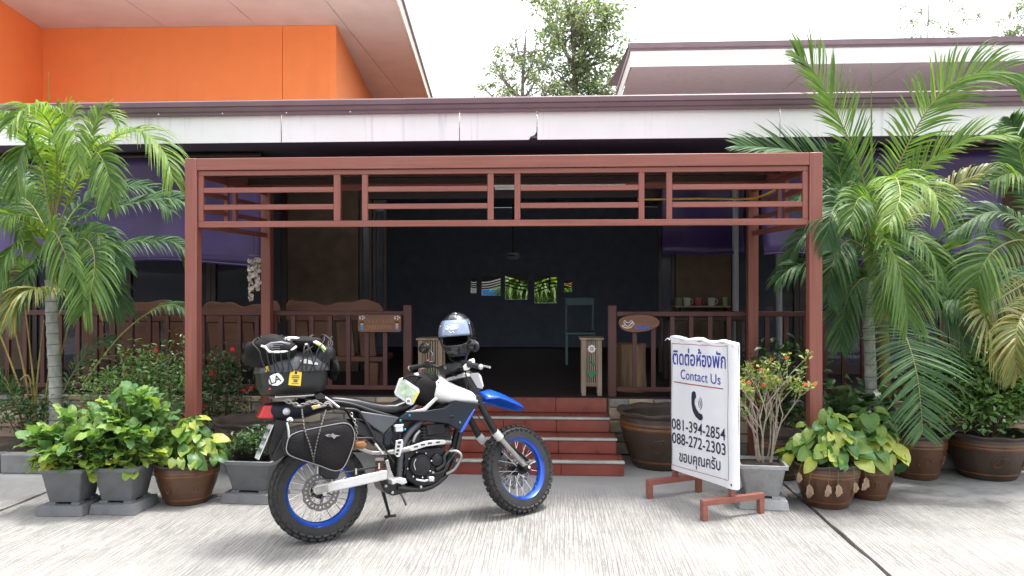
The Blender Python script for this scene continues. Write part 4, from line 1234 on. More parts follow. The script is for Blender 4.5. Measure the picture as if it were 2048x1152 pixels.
def shrub(c, rx, ry, H, nst, nleaf, L, lab, seed, m='leaf_dark', stem='stem_brown', z0=0.0, flowers=0, fm='flower_red', clump=0.09, W=0.42, open_=0.0, name='shrub', fr=0.016):
    """twiggy stems, small leaves gathered round the twig ends"""
    rnd = random.Random(seed)
    t = thing(name, lab, 'shrub', c)
    st, lf, fl = MB(), MB(), MB()
    tips = []
    for q in range(nst):
        a = 2 * math.pi * q / nst + rnd.uniform(-.4, .4)
        k = math.sqrt(rnd.random())
        tip = c + V((rx * k * math.cos(a), ry * k * math.sin(a), z0 + (H - z0) * (1 - 0.55 * k * k) * rnd.uniform(.75, 1.05)))
        base = c + V((rx * .12 * math.cos(a), ry * .12 * math.sin(a), 0))
        mid = base.lerp(tip, .5) + V((rnd.uniform(-.04, .04), rnd.uniform(-.04, .04), 0.05))
        pts = bez([base, mid, tip], 8)
        st.tube(pts, [max(0.0025, 0.009 * (1 - i / 9)) for i in range(9)], 5)
        tips.append((tip, (tip - mid).normalized()))
        for b in range(rnd.randint(3, 5)):
            i = rnd.randint(3, 7)
            d = V((rnd.uniform(-1, 1), rnd.uniform(-1, 1), rnd.uniform(-.1, 1.1))).normalized()
            e = pts[i] + d * rnd.uniform(.07, .2) * (H + rx) / 1.0
            st.tube([pts[i], pts[i].lerp(e, .5) + V((0, 0, .012)), e], [0.004, 0.003, 0.0015], 4)
            tips.append((e, d))
    for i in range(nleaf):
        tip, d = rnd.choice(tips)
        p = tip + V((rnd.gauss(0, clump), rnd.gauss(0, clump), rnd.gauss(0, clump * .8)))
        if open_ and rnd.random() < open_: p = tip - d * rnd.uniform(0, .12)
        ld = V((rnd.uniform(-1, 1), rnd.uniform(-1, 1), rnd.uniform(-.5, .8))).normalized()
        up = V((rnd.uniform(-.7, .7), rnd.uniform(-1.0, .4), 1)).normalized()
        x = ld.cross(up)
        if x.length < .05: continue
        x.normalize()
        l = L * rnd.uniform(.6, 1.25)
        w = l * W * .5
        nn = x.cross(ld)
        lf.add([p, p + ld * l * .35 + x * w + nn * w * .35, p + ld * l * .75 + x * w * .8 + nn * w * .25 - nn * l * .05, p + ld * l - nn * l * .14, p + ld * l * .75 - x * w * .8 + nn * w * .25 - nn * l * .05, p + ld * l * .35 - x * w + nn * w * .35, p + ld * l * .55 - nn * l * .02],
               [(0, 1, 6), (1, 2, 6), (2, 3, 6), (3, 4, 6), (4, 5, 6), (5, 0, 6)])
    st.build('stem', K[stem], t, kind='stuff')
    lf.build('foliage', K[m], t, smooth=0, kind='stuff')
    for i in range(flowers):
        tip, d = rnd.choice(tips)
        p = tip + V((rnd.gauss(0, .02), rnd.gauss(0, .02) - 0.03, rnd.uniform(0, .04)))
        f = MB()
        for k in range(6):
            q = k * 1.047
            f.ball(p + V((fr * .75 * math.cos(q), 0, fr * .75 * math.sin(q))), (fr * .7, fr * .3, fr * .7), 7, 5)
        f.ball(p + V((0, -fr * .2, 0)), fr * .45, 7, 5)
        f.build('flower', K[fm], t)
    return t
shrub(V((ax(300, 6.9), 6.9, 0.12)), 0.50, 0.28, 0.95, 14, 2600, 0.05, 'dense twiggy shrub behind the broad-leaved plants', 41, 'leaf_mid', 'stem_pale', 0.25, 2, 'flower_red')
shrub(V((ax(445, 7.2), 7.2, 0.0)), 0.36, 0.22, 0.98, 10, 1300, 0.05, 'dark shrub with small red flowers behind the pergola post', 42, 'leaf_dark', 'stem_brown', 0.3, 8, 'flower_red')
shrub(tops_['dgD'], 0.60, 0.40, 0.80, 34, 6500, 0.066, 'dense green shrub in the wide dark brown pot', 43, 'leaf_mid', 'stem_brown', -0.02, 0, clump=.11, W=.5)
shrub(V((ax(1562, 7.2), 7.2, 0.0)), 0.30, 0.2, 1.05, 8, 650, 0.075, 'dark leafy shrub behind the thorny branches', 44, 'leaf_dark', 'stem_brown', 0.4, 0, W=0.6)
shrub(V((ax(1712, 6.95), 6.95, 0.1)), 0.36, 0.22, 0.55, 8, 420, 0.12, 'broad dark foliage at the foot of the tall palm', 45, 'leaf_dark', 'stem_brown', 0.1, 0, W=0.75, clump=.11)
shrub(V((ax(60, 7.0), 7.0, 0.12)), 0.4, 0.2, 0.55, 8, 500, 0.06, 'low dark foliage at the foot of the ringed palm', 47, 'leaf_dark', 'stem_brown', 0.1, 0)
shrub(tops_['sqC'] + V((-.02, 0, 0)), 0.16, 0.12, 0.2, 10, 520, 0.045, 'small dark green herb in the cement trough', 46, 'leaf_dark', 'stem_green', 0.0, 0, clump=.035)
# black nursery tray in the trough
tr = tops_['sqC']
tag(MB().loft([[tr + V((u, v, z)) for u, v in rrect(w, d, .04, 4)] for w, d, z in ((.26, .18, .012), (.30, .22, .05), (.305, .225, .052), (.27, .19, .04))]).build('nursery_tray', K['black_plastic']), 'black plastic nursery tray set in the cement trough', 'tray')

# thorny plant with pale bare branches
def thorn_plant(c, lab, seed):
    rnd = random.Random(seed)
    t = thing('thorn_plant', lab, 'plant', c)
    lf = MB()
    tips = []
    def branch(p, d, L, r, lev):
        n = 6
        pts = [p]
        for i in range(n):
            d = (d + V((rnd.uniform(-.13, .13), rnd.uniform(-.13, .13), 0.05))).normalized()
            pts.append(pts[-1] + d * L / n)
        b = MB().tube(pts, [r * (1 - .55 * i / n) for i in range(n + 1)], 6)
        for i in range(2, n):
            for k in range(2):
                q = V((rnd.uniform(-1, 1), rnd.uniform(-1, 1), .3)).normalized()
                b.tube([pts[i], pts[i] + q * .014], [.0016, .0004], 3)
        b.build('branch', K['stem_pale'], t)
        if lev == 0:
            tips.append((pts[-1], d)); tips.append((pts[-2], d))
            return
        for k in range(rnd.randint(2, 3)):
            a = rnd.uniform(0, 6.28)
            nd = (d + V((math.cos(a), math.sin(a), .1)) * .65).normalized()
            branch(pts[-1 - k], nd, L * rnd.uniform(.5, .75), r * .6, lev - 1)
    for q in range(11):
        a = 2 * math.pi * q / 11 + rnd.uniform(-.3, .3)
        lean = rnd.uniform(.2, 1.0)
        branch(c + V((.05 * math.cos(a), .05 * math.sin(a), -.01)), V((math.cos(a) * lean * (1.15 if math.cos(a) > 0 else .35), math.sin(a) * lean * (.8 if math.sin(a) > 0 else .35), 1)).normalized(), rnd.uniform(.30, .46), .0085, 2 if q % 3 else 1)
    for tip, d in tips:
        for k in range(rnd.randint(6, 12)):
            p = tip - d * rnd.uniform(0, .05) + V((rnd.gauss(0, .014), rnd.gauss(0, .014), rnd.gauss(0, .012)))
            ld = (d * .4 + V((rnd.uniform(-1, 1), rnd.uniform(-1, 1), rnd.uniform(-.3, .6)))).normalized()
            x = ld.cross(V((rnd.uniform(-.5, .5), -.4, 1)))
            x.normalize()
            l = rnd.uniform(.022, .046)
            nn = x.cross(ld)
            lf.add([p, p + ld * l * .6 + x * l * .27 + nn * .004, p + ld * l, p + ld * l * .6 - x * l * .27 + nn * .004], [(0, 1, 2, 3)])
    lf.build('foliage', K['leaf_light'], t, smooth=0, kind='stuff')
    for tip, d in rnd.sample(tips, min(14, len(tips))):
        f = MB()
        for k in range(5):
            q = k * 1.256
            f.ball(tip + d * .012 + V((.009 * math.cos(q), .004 * math.sin(q), .008 * math.sin(q))), (.008, .007, .006), 6, 4)
        f.build('flower', K['flower_orange'] if rnd.random() < .75 else K['white_enamel'], t)
thorn_plant(tops_['sqR'] + V((.035, .03, 0)), 'thorny plant with pale bare branches and small orange flowers', 52)
# ================================================================ palms
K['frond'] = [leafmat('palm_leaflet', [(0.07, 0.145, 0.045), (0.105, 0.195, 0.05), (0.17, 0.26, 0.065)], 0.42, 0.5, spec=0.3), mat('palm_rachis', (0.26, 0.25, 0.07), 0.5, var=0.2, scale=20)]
K['frond_lime'] = [leafmat('sunlit_palm_leaflet', [(0.09, 0.18, 0.04), (0.135, 0.23, 0.045), (0.22, 0.30, 0.055)], 0.38, 0.5, spec=0.3), K['frond'][1]]  # yellower copy: sunlight through the leaflets put into the colour
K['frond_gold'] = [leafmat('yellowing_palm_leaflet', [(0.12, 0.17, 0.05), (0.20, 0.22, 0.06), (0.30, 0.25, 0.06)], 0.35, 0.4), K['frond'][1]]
K['frond_dark'] = [leafmat('shaded_palm_leaflet', [(0.04, 0.10, 0.042), (0.06, 0.135, 0.052), (0.095, 0.175, 0.062)], 0.25, 0.5, spec=0.3), K['frond'][1]]  # darker copy of the leaflet, with shade put into its colour
K['palm_trunk'] = mat('ringed_palm_trunk', (0.33, 0.34, 0.31), 0.85, var=0.3, scale=9, bump=0.5, bscale=25, dirt=(0.10, 0.13, 0.08), dirt_amt=0.6, dscale=5)
K['trunk_ring'] = mat('palm_leaf_scar', (0.10, 0.095, 0.075), 0.9, var=0.3, scale=20)
K['palm_stem'] = mat('golden_cane', (0.27, 0.22, 0.06), 0.55, var=0.35, scale=8)
def frond(parent, ctrl, Lmax, seed, m='frond', face=None, droop=0.35, n=72, ang=46, lift=0.25, bare=0.12, w0=0.0095, r0=0.009):
    """ctrl: points (px, py, Y). face: direction the upper side of the blade looks (default: up)."""
    rnd = random.Random(seed)
    cur = bez([at(*p) for p in ctrl], 30)
    mb = MB()
    mb.mi = 1
    mb.tube(cur, [r0 * (1 - .85 * i / 30) for i in range(31)], 6)
    mb.mi = 0
    G = V((0, 0, -1))
    for i in range(n):
        s = bare + (1 - bare) * (i + .5) / n
        f = s * 30
        a = min(int(f), 29)
        p = cur[a].lerp(cur[a + 1], f - a)
        d = (cur[min(a + 1, 30)] - cur[max(a - 1, 0)]).normalized()
        up = V(face) if face is not None else V((0, -0.25, 1))
        nrm = up - d * up.dot(d)
        if nrm.length < .05: nrm = V((0, -1, 0)) - d * d.y * -1
        nrm.normalize()
        side = d.cross(nrm)
        prof = (0.45 + 0.55 * min(1, (s - bare) / .3)) * (1 if s < .55 else max(.22, math.cos((s - .55) / .45 * 1.25)))
        for sg in (-1, 1):
            if rnd.random() < .05: continue                   # torn-off leaflets
            L = Lmax * prof * 1.12 * rnd.uniform(.80, 1.08)
            aa = R(ang - 14 + 34 * s + rnd.uniform(-5, 5))
            ld = (side * sg * math.cos(aa) + d * math.sin(aa) + nrm * (lift + rnd.uniform(-.07, .07))).normalized()
            wd = ld.cross(nrm).normalized()
            tw = rnd.uniform(-.6, .6)
            wd = (wd + nrm * tw).normalized()
            pts = []
            K_ = 5
            for k in range(K_ + 1):
                t = k / K_
                q = p + ld * (L * t) + G * (droop * L * t * t * t * rnd.uniform(.9, 1.1)) - nrm * (0.10 * L * t * t)
                w = w0 * (0.5 + 1.4 * t if t < .35 else (1.0 - ((t - .35) / .65) ** 1.6)) + 0.0006
                pts.append((q + wd * w, q - wd * w))
            vs = [v for pr in pts for v in pr]
            mb.add(vs, [(2 * k, 2 * k + 1, 2 * k + 3, 2 * k + 2) for k in range(K_)])
    return mb.build('frond', K[m], parent, smooth=0)
def palm_trunk(parent, base, top, r, seed, rings=16, name='trunk', m='palm_trunk'):
    rnd = random.Random(seed)
    n = rings * 3
    pts, rr = [], []
    for i in range(n + 1):
        t = i / n
        pts.append(base.lerp(top, t) + V((0.012 * math.sin(t * 5), 0, 0)))
        k = i % 3
        rr.append(r * (1.12 - .22 * t) * (1.06 if k == 0 else .97) * rnd.uniform(.985, 1.015))
    mb = MB().tube(pts, rr, 14)
    mb.mi = 1                                                 # leaf-scar rings
    for i in range(3, n, 3):
        d = (pts[i + 1] - pts[i]) * .10 if i < n else V((0, 0, .004))
        mb.tube([pts[i] - d, pts[i] + d], rr[i] * 1.015, 14, cap=False)
    return mb.build(name, [K[m], K['trunk_ring']], parent, smooth=60)

# --- palm with ringed trunk on the planting bed
YL = 6.95
lp = thing('palm_tree', 'leaning-frond palm with pale ringed trunk on the planting bed', 'palm tree', V((ax(110, YL), YL, 0.12)))
palm_trunk(lp, V((ax(112, YL), YL, 0.1)), at(104, 560, YL), 0.056, 1)
MB().tube(bez([at(104, 562, YL), at(106, 500, YL), at(108, 430, YL)], 8), [0.05, 0.052, 0.05, .045, .04, .034, .03, .024, .018], 12).build('crownshaft', K['stem_green'], lp)
F = [
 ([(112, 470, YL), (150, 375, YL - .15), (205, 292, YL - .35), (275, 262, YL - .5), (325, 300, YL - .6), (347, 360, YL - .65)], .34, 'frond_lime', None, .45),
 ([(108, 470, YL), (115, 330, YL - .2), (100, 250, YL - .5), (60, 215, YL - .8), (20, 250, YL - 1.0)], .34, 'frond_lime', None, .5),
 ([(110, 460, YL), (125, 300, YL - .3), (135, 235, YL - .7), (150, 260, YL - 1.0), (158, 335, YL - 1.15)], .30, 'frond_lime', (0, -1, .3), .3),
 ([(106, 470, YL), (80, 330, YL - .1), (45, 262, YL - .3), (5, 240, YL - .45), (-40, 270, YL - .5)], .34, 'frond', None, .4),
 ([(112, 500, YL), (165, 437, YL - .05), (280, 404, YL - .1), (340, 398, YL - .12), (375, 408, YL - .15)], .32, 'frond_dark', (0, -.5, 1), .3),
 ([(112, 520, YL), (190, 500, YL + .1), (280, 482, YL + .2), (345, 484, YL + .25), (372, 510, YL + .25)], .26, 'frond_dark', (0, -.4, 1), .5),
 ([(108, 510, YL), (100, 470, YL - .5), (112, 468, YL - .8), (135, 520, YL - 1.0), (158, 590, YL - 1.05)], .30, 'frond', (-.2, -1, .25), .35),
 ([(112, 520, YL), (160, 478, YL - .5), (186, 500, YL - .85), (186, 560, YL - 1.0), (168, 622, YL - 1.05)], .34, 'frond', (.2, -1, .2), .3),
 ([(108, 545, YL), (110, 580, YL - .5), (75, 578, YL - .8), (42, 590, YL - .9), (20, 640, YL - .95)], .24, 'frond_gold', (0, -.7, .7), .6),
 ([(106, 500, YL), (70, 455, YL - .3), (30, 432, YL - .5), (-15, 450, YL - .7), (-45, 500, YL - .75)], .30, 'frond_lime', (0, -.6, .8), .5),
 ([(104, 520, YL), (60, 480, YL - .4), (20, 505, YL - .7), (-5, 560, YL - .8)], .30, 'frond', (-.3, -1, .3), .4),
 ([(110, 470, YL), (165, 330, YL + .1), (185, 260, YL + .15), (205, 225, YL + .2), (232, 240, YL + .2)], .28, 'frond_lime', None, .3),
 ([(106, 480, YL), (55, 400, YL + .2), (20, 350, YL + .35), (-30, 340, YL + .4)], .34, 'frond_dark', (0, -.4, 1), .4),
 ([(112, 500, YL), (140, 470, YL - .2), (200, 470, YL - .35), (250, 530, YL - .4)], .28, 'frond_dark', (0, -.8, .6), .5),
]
for i, (c, L, m, fc, dr) in enumerate(F):
    frond(lp, c, L, 100 + i, m, fc, dr)
for i, (c, L, m, fc, dr) in enumerate([
 ([(108, 500, YL), (70, 420, YL + .1), (30, 390, YL + .1), (-20, 400, YL + .1)], .32, 'frond', (0, -.7, .7), .4),
 ([(112, 490, YL), (150, 420, YL + .2), (215, 380, YL + .3), (290, 375, YL + .4), (340, 420, YL + .4)], .30, 'frond_dark', (0, -.5, .9), .4),
 ([(106, 520, YL), (80, 520, YL - .3), (50, 560, YL - .6), (30, 630, YL - .7)], .30, 'frond_dark', (-.3, -1, .3), .35),
 ([(112, 530, YL), (150, 540, YL + .1), (205, 560, YL + .1), (250, 620, YL + .1)], .28, 'frond_dark', (.2, -.9, .5), .5),
 ([(110, 440, YL), (140, 330, YL - .4), (185, 300, YL - .7), (215, 345, YL - .85), (222, 410, YL - .9)], .28, 'frond', (.2, -1, .4), .35),
 ([(108, 450, YL), (90, 340, YL - .3), (60, 290, YL - .6), (40, 320, YL - .8), (30, 390, YL - .85)], .30, 'frond', (-.3, -1, .4), .35)]):
    frond(lp, c, L, 120 + i, m, fc, dr)
# folded new leaf and spear
frond(lp, [(104, 500, YL), (106, 380, YL), (112, 290, YL), (116, 215, YL)], .22, 140, 'frond_lime', (0, -1, .1), -.1, 26, 76, .05, .35)
MB().tube([at(103, 470, YL), at(99, 300, YL), at(96.5, 143, YL)], [.02, .011, .002], 8).build('spear_leaf', K['frond_lime'][0], lp)
# --- clump of golden canes at the edge of the bed
cp = thing('cane_palm', 'clump of thin golden palm canes at the edge of the bed', 'palm tree', V((ax(45, 7.1), 7.1, 0.12)))
for i, (x0, x1, yt) in enumerate(((70, -20, 620), (72, 22, 630), (78, 50, 610), (66, 88, 640), (80, 120, 560), (60, -60, 700), (84, 150, 600), (74, 40, 760))):
    MB().tube(bez([V((ax(x0, 7.1), 7.1, .1)), at((x0 * .6 + x1 * .4), 760, 7.05), at(x1, yt, 7.0)], 8), [.013 - .001 * k for k in range(9)], 7).build('cane', K['palm_stem'], cp)
for i, c in enumerate(([(22, 640, 7.0), (5, 560, 6.9), (-30, 540, 6.8), (-60, 600, 6.7)], [(50, 612, 7.0), (60, 560, 6.9), (30, 520, 6.7), (0, 560, 6.55)],
                       [(-20, 620, 7.0), (-30, 520, 6.9), (0, 430, 6.8), (30, 430, 6.7), (48, 480, 6.65)], [(165, 770, 7.05), (240, 672, 7.0), (310, 618, 6.95), (350, 610, 6.9), (378, 622, 6.9)], [(70, 860, 7.1), (30, 800, 7.0), (0, 760, 6.9), (-40, 770, 6.8)], [(110, 820, 7.1), (150, 740, 7.2), (190, 690, 7.2), (230, 680, 7.2)])):
    frond(cp, c, .24 if i != 3 else .17, 160 + i, 'frond_dark' if i in (3, 4, 5) else 'frond', (0, -.5, .9), .5, 34 if i != 3 else 26, bare=.1 if i != 3 else .35)

# --- tall palm on the other side
YR = 6.95
rp = thing('palm_tree', 'tall palm with upright fronds rising over the gutter', 'palm tree', V((ax(1740, YR), YR, 0.0)))
palm_trunk(rp, V((ax(1741, YR), YR, 0.0)), at(1738, 560, YR), 0.05, 2)
MB().tube(bez([at(1738, 562, YR), at(1741, 480, YR), at(1744, 400, YR)], 8), [0.046, 0.05, 0.05, .046, .04, .034, .03, .024, .018], 12).build('crownshaft', K['stem_green'], rp)
# second thinner trunk of the clump
palm_trunk(rp, V((ax(1772, 7.1), 7.1, 0.0)), at(1768, 590, 7.1), 0.045, 5, m='palm_stem')
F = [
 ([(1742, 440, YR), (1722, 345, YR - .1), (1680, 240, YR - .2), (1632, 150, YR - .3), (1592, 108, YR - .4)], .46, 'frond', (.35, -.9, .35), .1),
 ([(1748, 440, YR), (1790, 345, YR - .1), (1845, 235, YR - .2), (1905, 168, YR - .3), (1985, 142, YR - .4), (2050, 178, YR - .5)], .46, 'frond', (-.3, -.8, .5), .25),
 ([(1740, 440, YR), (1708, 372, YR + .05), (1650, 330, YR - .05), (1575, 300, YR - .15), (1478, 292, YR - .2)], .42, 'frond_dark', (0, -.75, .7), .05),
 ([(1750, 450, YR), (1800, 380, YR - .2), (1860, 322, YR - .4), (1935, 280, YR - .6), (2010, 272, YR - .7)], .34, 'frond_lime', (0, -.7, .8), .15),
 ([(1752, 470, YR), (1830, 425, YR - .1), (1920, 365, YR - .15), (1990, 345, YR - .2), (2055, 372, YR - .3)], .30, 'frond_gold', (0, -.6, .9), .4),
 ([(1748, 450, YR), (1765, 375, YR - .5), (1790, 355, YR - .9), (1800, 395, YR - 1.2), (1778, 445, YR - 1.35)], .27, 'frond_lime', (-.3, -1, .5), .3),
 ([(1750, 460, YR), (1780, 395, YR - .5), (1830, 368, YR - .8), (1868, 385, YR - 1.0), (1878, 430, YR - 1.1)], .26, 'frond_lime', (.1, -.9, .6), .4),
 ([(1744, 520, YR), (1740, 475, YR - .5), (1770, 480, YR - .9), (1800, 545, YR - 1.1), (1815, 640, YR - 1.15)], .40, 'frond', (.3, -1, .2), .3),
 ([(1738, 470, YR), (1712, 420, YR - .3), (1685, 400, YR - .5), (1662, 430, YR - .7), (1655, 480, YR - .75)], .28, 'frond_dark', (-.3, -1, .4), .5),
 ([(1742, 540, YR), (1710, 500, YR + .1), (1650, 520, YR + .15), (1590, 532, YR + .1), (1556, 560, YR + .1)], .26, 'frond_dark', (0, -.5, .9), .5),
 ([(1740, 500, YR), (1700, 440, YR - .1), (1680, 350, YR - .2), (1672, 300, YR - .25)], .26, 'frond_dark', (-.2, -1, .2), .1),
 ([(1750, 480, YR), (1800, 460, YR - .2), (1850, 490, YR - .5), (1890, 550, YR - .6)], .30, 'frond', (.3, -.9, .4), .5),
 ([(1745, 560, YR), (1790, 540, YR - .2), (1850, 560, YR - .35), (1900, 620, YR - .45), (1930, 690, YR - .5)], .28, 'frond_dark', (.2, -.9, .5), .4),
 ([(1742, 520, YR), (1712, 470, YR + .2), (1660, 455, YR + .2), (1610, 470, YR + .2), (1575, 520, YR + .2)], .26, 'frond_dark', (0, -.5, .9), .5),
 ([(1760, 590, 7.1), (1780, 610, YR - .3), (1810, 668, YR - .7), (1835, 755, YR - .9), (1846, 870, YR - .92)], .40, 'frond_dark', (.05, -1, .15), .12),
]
for i, (c, L, m, fc, dr) in enumerate(F):
    frond(rp, c, L, 200 + i, m, fc, dr, n=72 if L > .35 else 64, w0=.0095, ang=22 if i == 14 else 46)
for i, (c, L, m, fc, dr) in enumerate([
 ([(1750, 470, YR), (1800, 430, YR + .2), (1870, 400, YR + .3), (1940, 420, YR + .3), (1985, 480, YR + .3)], .30, 'frond_dark', (0, -.6, .8), .5),
 ([(1740, 470, YR), (1700, 410, YR + .2), (1650, 380, YR + .3), (1600, 400, YR + .3)], .30, 'frond_dark', (0, -.6, .8), .4),
 ([(1742, 510, YR), (1700, 480, YR - .2), (1668, 520, YR - .4), (1655, 590, YR - .45)], .30, 'frond_dark', (-.3, -1, .3), .4),
 ([(1748, 500, YR), (1800, 480, YR + .1), (1860, 500, YR + .1), (1905, 560, YR + .1)], .32, 'frond_dark', (.2, -.9, .5), .5),
 ([(1745, 450, YR), (1738, 400, YR - .5), (1715, 400, YR - .8), (1700, 450, YR - .95)], .26, 'frond', (-.2, -1, .4), .3),
 ([(1748, 520, YR), (1762, 500, YR - .4), (1775, 540, YR - .7), (1770, 620, YR - .75)], .32, 'frond', (0, -1, .25), .25),
 ([(1745, 560, YR), (1720, 560, YR - .1), (1690, 610, YR - .2), (1680, 690, YR - .2)], .26, 'frond_dark', (-.2, -1, .2), .3)]):
    frond(rp, c, L, 220 + i, m, fc, dr)
MB().tube([at(1745, 430, YR), at(1743, 280, YR), at(1742, 125, YR)], [.016, .009, .0016], 8).build('spear_leaf', K['frond_lime'][0], rp)
frond(rp, [(1762, 570, 7.1), (1835, 520, 6.9), (1880, 500, 6.8), (1925, 486, 6.75)], .16, 240, 'frond_lime', (0, -1, .3), .0, 18, 70, .1, .5, w0=.02)
# --- palm at the far edge
ep = thing('palm_tree', 'palm at the picture edge whose golden fronds hang over the dense shrub', 'palm tree', V((ax(2095, 6.9), 6.9, 0.0)))
palm_trunk(ep, V((ax(2095, 6.9), 6.9, 0.0)), at(2095, 520, 6.9), .05, 4)
F = [
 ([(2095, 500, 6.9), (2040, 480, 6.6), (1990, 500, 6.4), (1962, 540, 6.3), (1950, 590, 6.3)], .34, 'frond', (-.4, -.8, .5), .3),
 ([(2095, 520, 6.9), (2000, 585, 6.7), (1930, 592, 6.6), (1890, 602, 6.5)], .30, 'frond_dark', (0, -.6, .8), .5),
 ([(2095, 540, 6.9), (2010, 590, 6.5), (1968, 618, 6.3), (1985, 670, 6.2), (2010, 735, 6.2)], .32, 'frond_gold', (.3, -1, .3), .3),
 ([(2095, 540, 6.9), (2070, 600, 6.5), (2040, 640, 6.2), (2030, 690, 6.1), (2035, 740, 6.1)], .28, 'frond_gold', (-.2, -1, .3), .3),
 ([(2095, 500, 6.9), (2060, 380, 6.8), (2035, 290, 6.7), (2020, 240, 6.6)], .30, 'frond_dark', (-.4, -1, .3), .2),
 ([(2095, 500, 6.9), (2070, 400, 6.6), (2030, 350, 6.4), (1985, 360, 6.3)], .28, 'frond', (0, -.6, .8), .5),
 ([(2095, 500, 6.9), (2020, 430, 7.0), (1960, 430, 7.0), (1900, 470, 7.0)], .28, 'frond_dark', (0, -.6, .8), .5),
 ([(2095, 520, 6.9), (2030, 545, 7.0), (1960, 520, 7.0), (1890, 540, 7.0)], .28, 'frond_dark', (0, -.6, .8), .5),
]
for i, (c, L, m, fc, dr) in enumerate(F):
    frond(ep, c, L, 260 + i, m, fc, dr)
# --- palms added behind the openings to stand in for reflected palms
for k, (px, lab) in enumerate(((1042, 'added palm standing in for a reflected palm in the middle opening'), (1090, 'added palm standing in for a reflected palm beside the orange wall'))):
    g = thing('reflection_palm', lab, 'palm tree', V((ax(px, 15.9), 15.9, -.03)))
    palm_trunk(g, V((ax(px, 15.9), 15.9, -.03)), at(px, 640, 15.9), .07, 9 + k)
    rnd = random.Random(70 + k)
    for i in range(7):
        a = rnd.uniform(-1, 1)
        frond(g, [(px, 640, 15.9), (px + a * 12, 590, 15.7), (px + a * 26, 560 + 10 * abs(a), 15.5), (px + a * 40, 585, 15.4)], .5, 300 + 10 * k + i, 'frond_lime', (0, -.8, .6), .4, 26, w0=.025)

# ================================================================ trees behind the roofs
K['bark'] = mat('grey_bark', (0.20, 0.17, 0.14), 0.9, var=0.3, scale=12)
K['tree_leaf'] = leafmat('far_tree_leaf', [(0.11, 0.16, 0.11), (0.17, 0.22, 0.14), (0.27, 0.31, 0.13)], 0.45, 0.5, tcol=(1.6, 1.7, 1.0))
def tree(px, Y, ytop, limbs, nleaf, lab, seed, L=0.2, clump=.42, th=1.0):
    rnd = random.Random(seed)
    X = ax(px, Y)
    t = thing('tree', lab, 'tree', V((X, Y, -.03)))
    zt = az(ytop, Y)
    tr = bez([V((X, Y, -.03)), V((X + .15, Y, zt * .45)), V((X - .1, Y, zt * .75)), V((X + .05, Y, zt))], 16)
    MB().tube(tr, [.20 * th * (1 - .92 * i / 16) for i in range(17)], 9).build('trunk', K['bark'], t)
    tips = []
    for i, (qx, qy, z_at, yoff) in enumerate(limbs):
        end = at(qx, qy, Y + yoff)
        st = min(tr, key=lambda p: abs(p.z - az(z_at, Y)))
        lim = bez([st, st.lerp(end, .5) + V((0, 0, -.15)), end], 8)
        b = MB().tube(lim, [.07 * th * (1 - .8 * k / 8) for k in range(9)], 6)
        for k in range(7):
            s = lim[rnd.randint(3, 8)]
            e = s + V((rnd.gauss(0, .7), rnd.gauss(0, .7), rnd.gauss(.15, .6)))
            b.tube([s, s.lerp(e, .5) + V((0, 0, .06)), e], [.022 * th, .014 * th, .005 * th], 4)
            tips += [e, s.lerp(e, .6)]
        b.build('limb', K['bark'], t)
        tips += [end] * 2
    lf = MB()
    cl = [(rnd.choice(tips), rnd.uniform(.5, 1.2)) for _ in range(nleaf // 45)]
    for tip, k in cl:
        c = tip + V((rnd.gauss(0, .18), rnd.gauss(0, .18), rnd.gauss(0, .18)))
        for q in range(45):
            p = c + V((rnd.gauss(0, clump * k * .6), rnd.gauss(0, clump * k * .6), rnd.gauss(0, clump * k * .5)))
            d = V((rnd.uniform(-1, 1), rnd.uniform(-1, 1), rnd.uniform(-1, .4))).normalized()
            x = d.cross(V((rnd.uniform(-1, 1), rnd.uniform(-1, 1), rnd.uniform(-1, 1))))
            if x.length < .1: continue
            x.normalize()
            l = L * rnd.uniform(.5, 1.15)
            lf.add([p, p + d * l * .5 + x * l * .26, p + d * l, p + d * l * .5 - x * l * .26], [(0, 1, 2, 3)])
    lf.build('crown', K['tree_leaf'], t, smooth=0, kind='stuff')
tree(1152, 32, -70, [(1095, 15, 130, -1), (1110, 60, 130, .5), (1140, 25, 90, 1), (1175, 10, 90, -1), (1215, 30, 110, 0), (1245, 75, 130, 0), (1235, 110, 150, .5), (1185, 80, 120, 1), (1130, 90, 150, -1), (1165, 125, 170, 0),
                     (1205, 150, 190, -.5), (1225, 178, 210, 0), (1180, 185, 220, 0), (1110, 140, 190, 0), (1100, 180, 220, .6), (1150, 190, 230, .6), (1125, -20, 60, 0), (1200, -20, 60, 0), (1160, -50, 20, 0)], 9000, 'tall leafy tree standing behind between the two rear roofs', 81, .21, .48)
tree(1050, 30, 60, [(960, 170, 230, 0), (985, 120, 200, .5), (1000, 150, 210, -.5), (1030, 75, 130, 0), (1045, 110, 160, .4), (1075, 95, 170, 0), (1080, 140, 200, 0), (1055, 190, 240, .4), (1095, 185, 240, -.4), (1020, 195, 240, 0), (945, 195, 240, 0)], 2300, 'smaller sparse tree beside the tall leafy tree', 82, .17, .26)
tree(1860, 36, -60, [(1845, 35, 80, 0), (1865, 25, 70, .5), (1830, 50, 100, 0), (1930, 50, 110, 0), (1900, 10, 90, 0)], 700, 'nearly bare treetop above the mauve roof', 83, .15, .22, .35)
tree(2080, 36, -60, [(2035, 30, 80, 0), (2050, 60, 100, .5), (2030, 70, 110, 0), (1965, 20, 110, 0)], 900, 'treetop at the picture edge above the mauve roof', 84, .15, .26, .35)
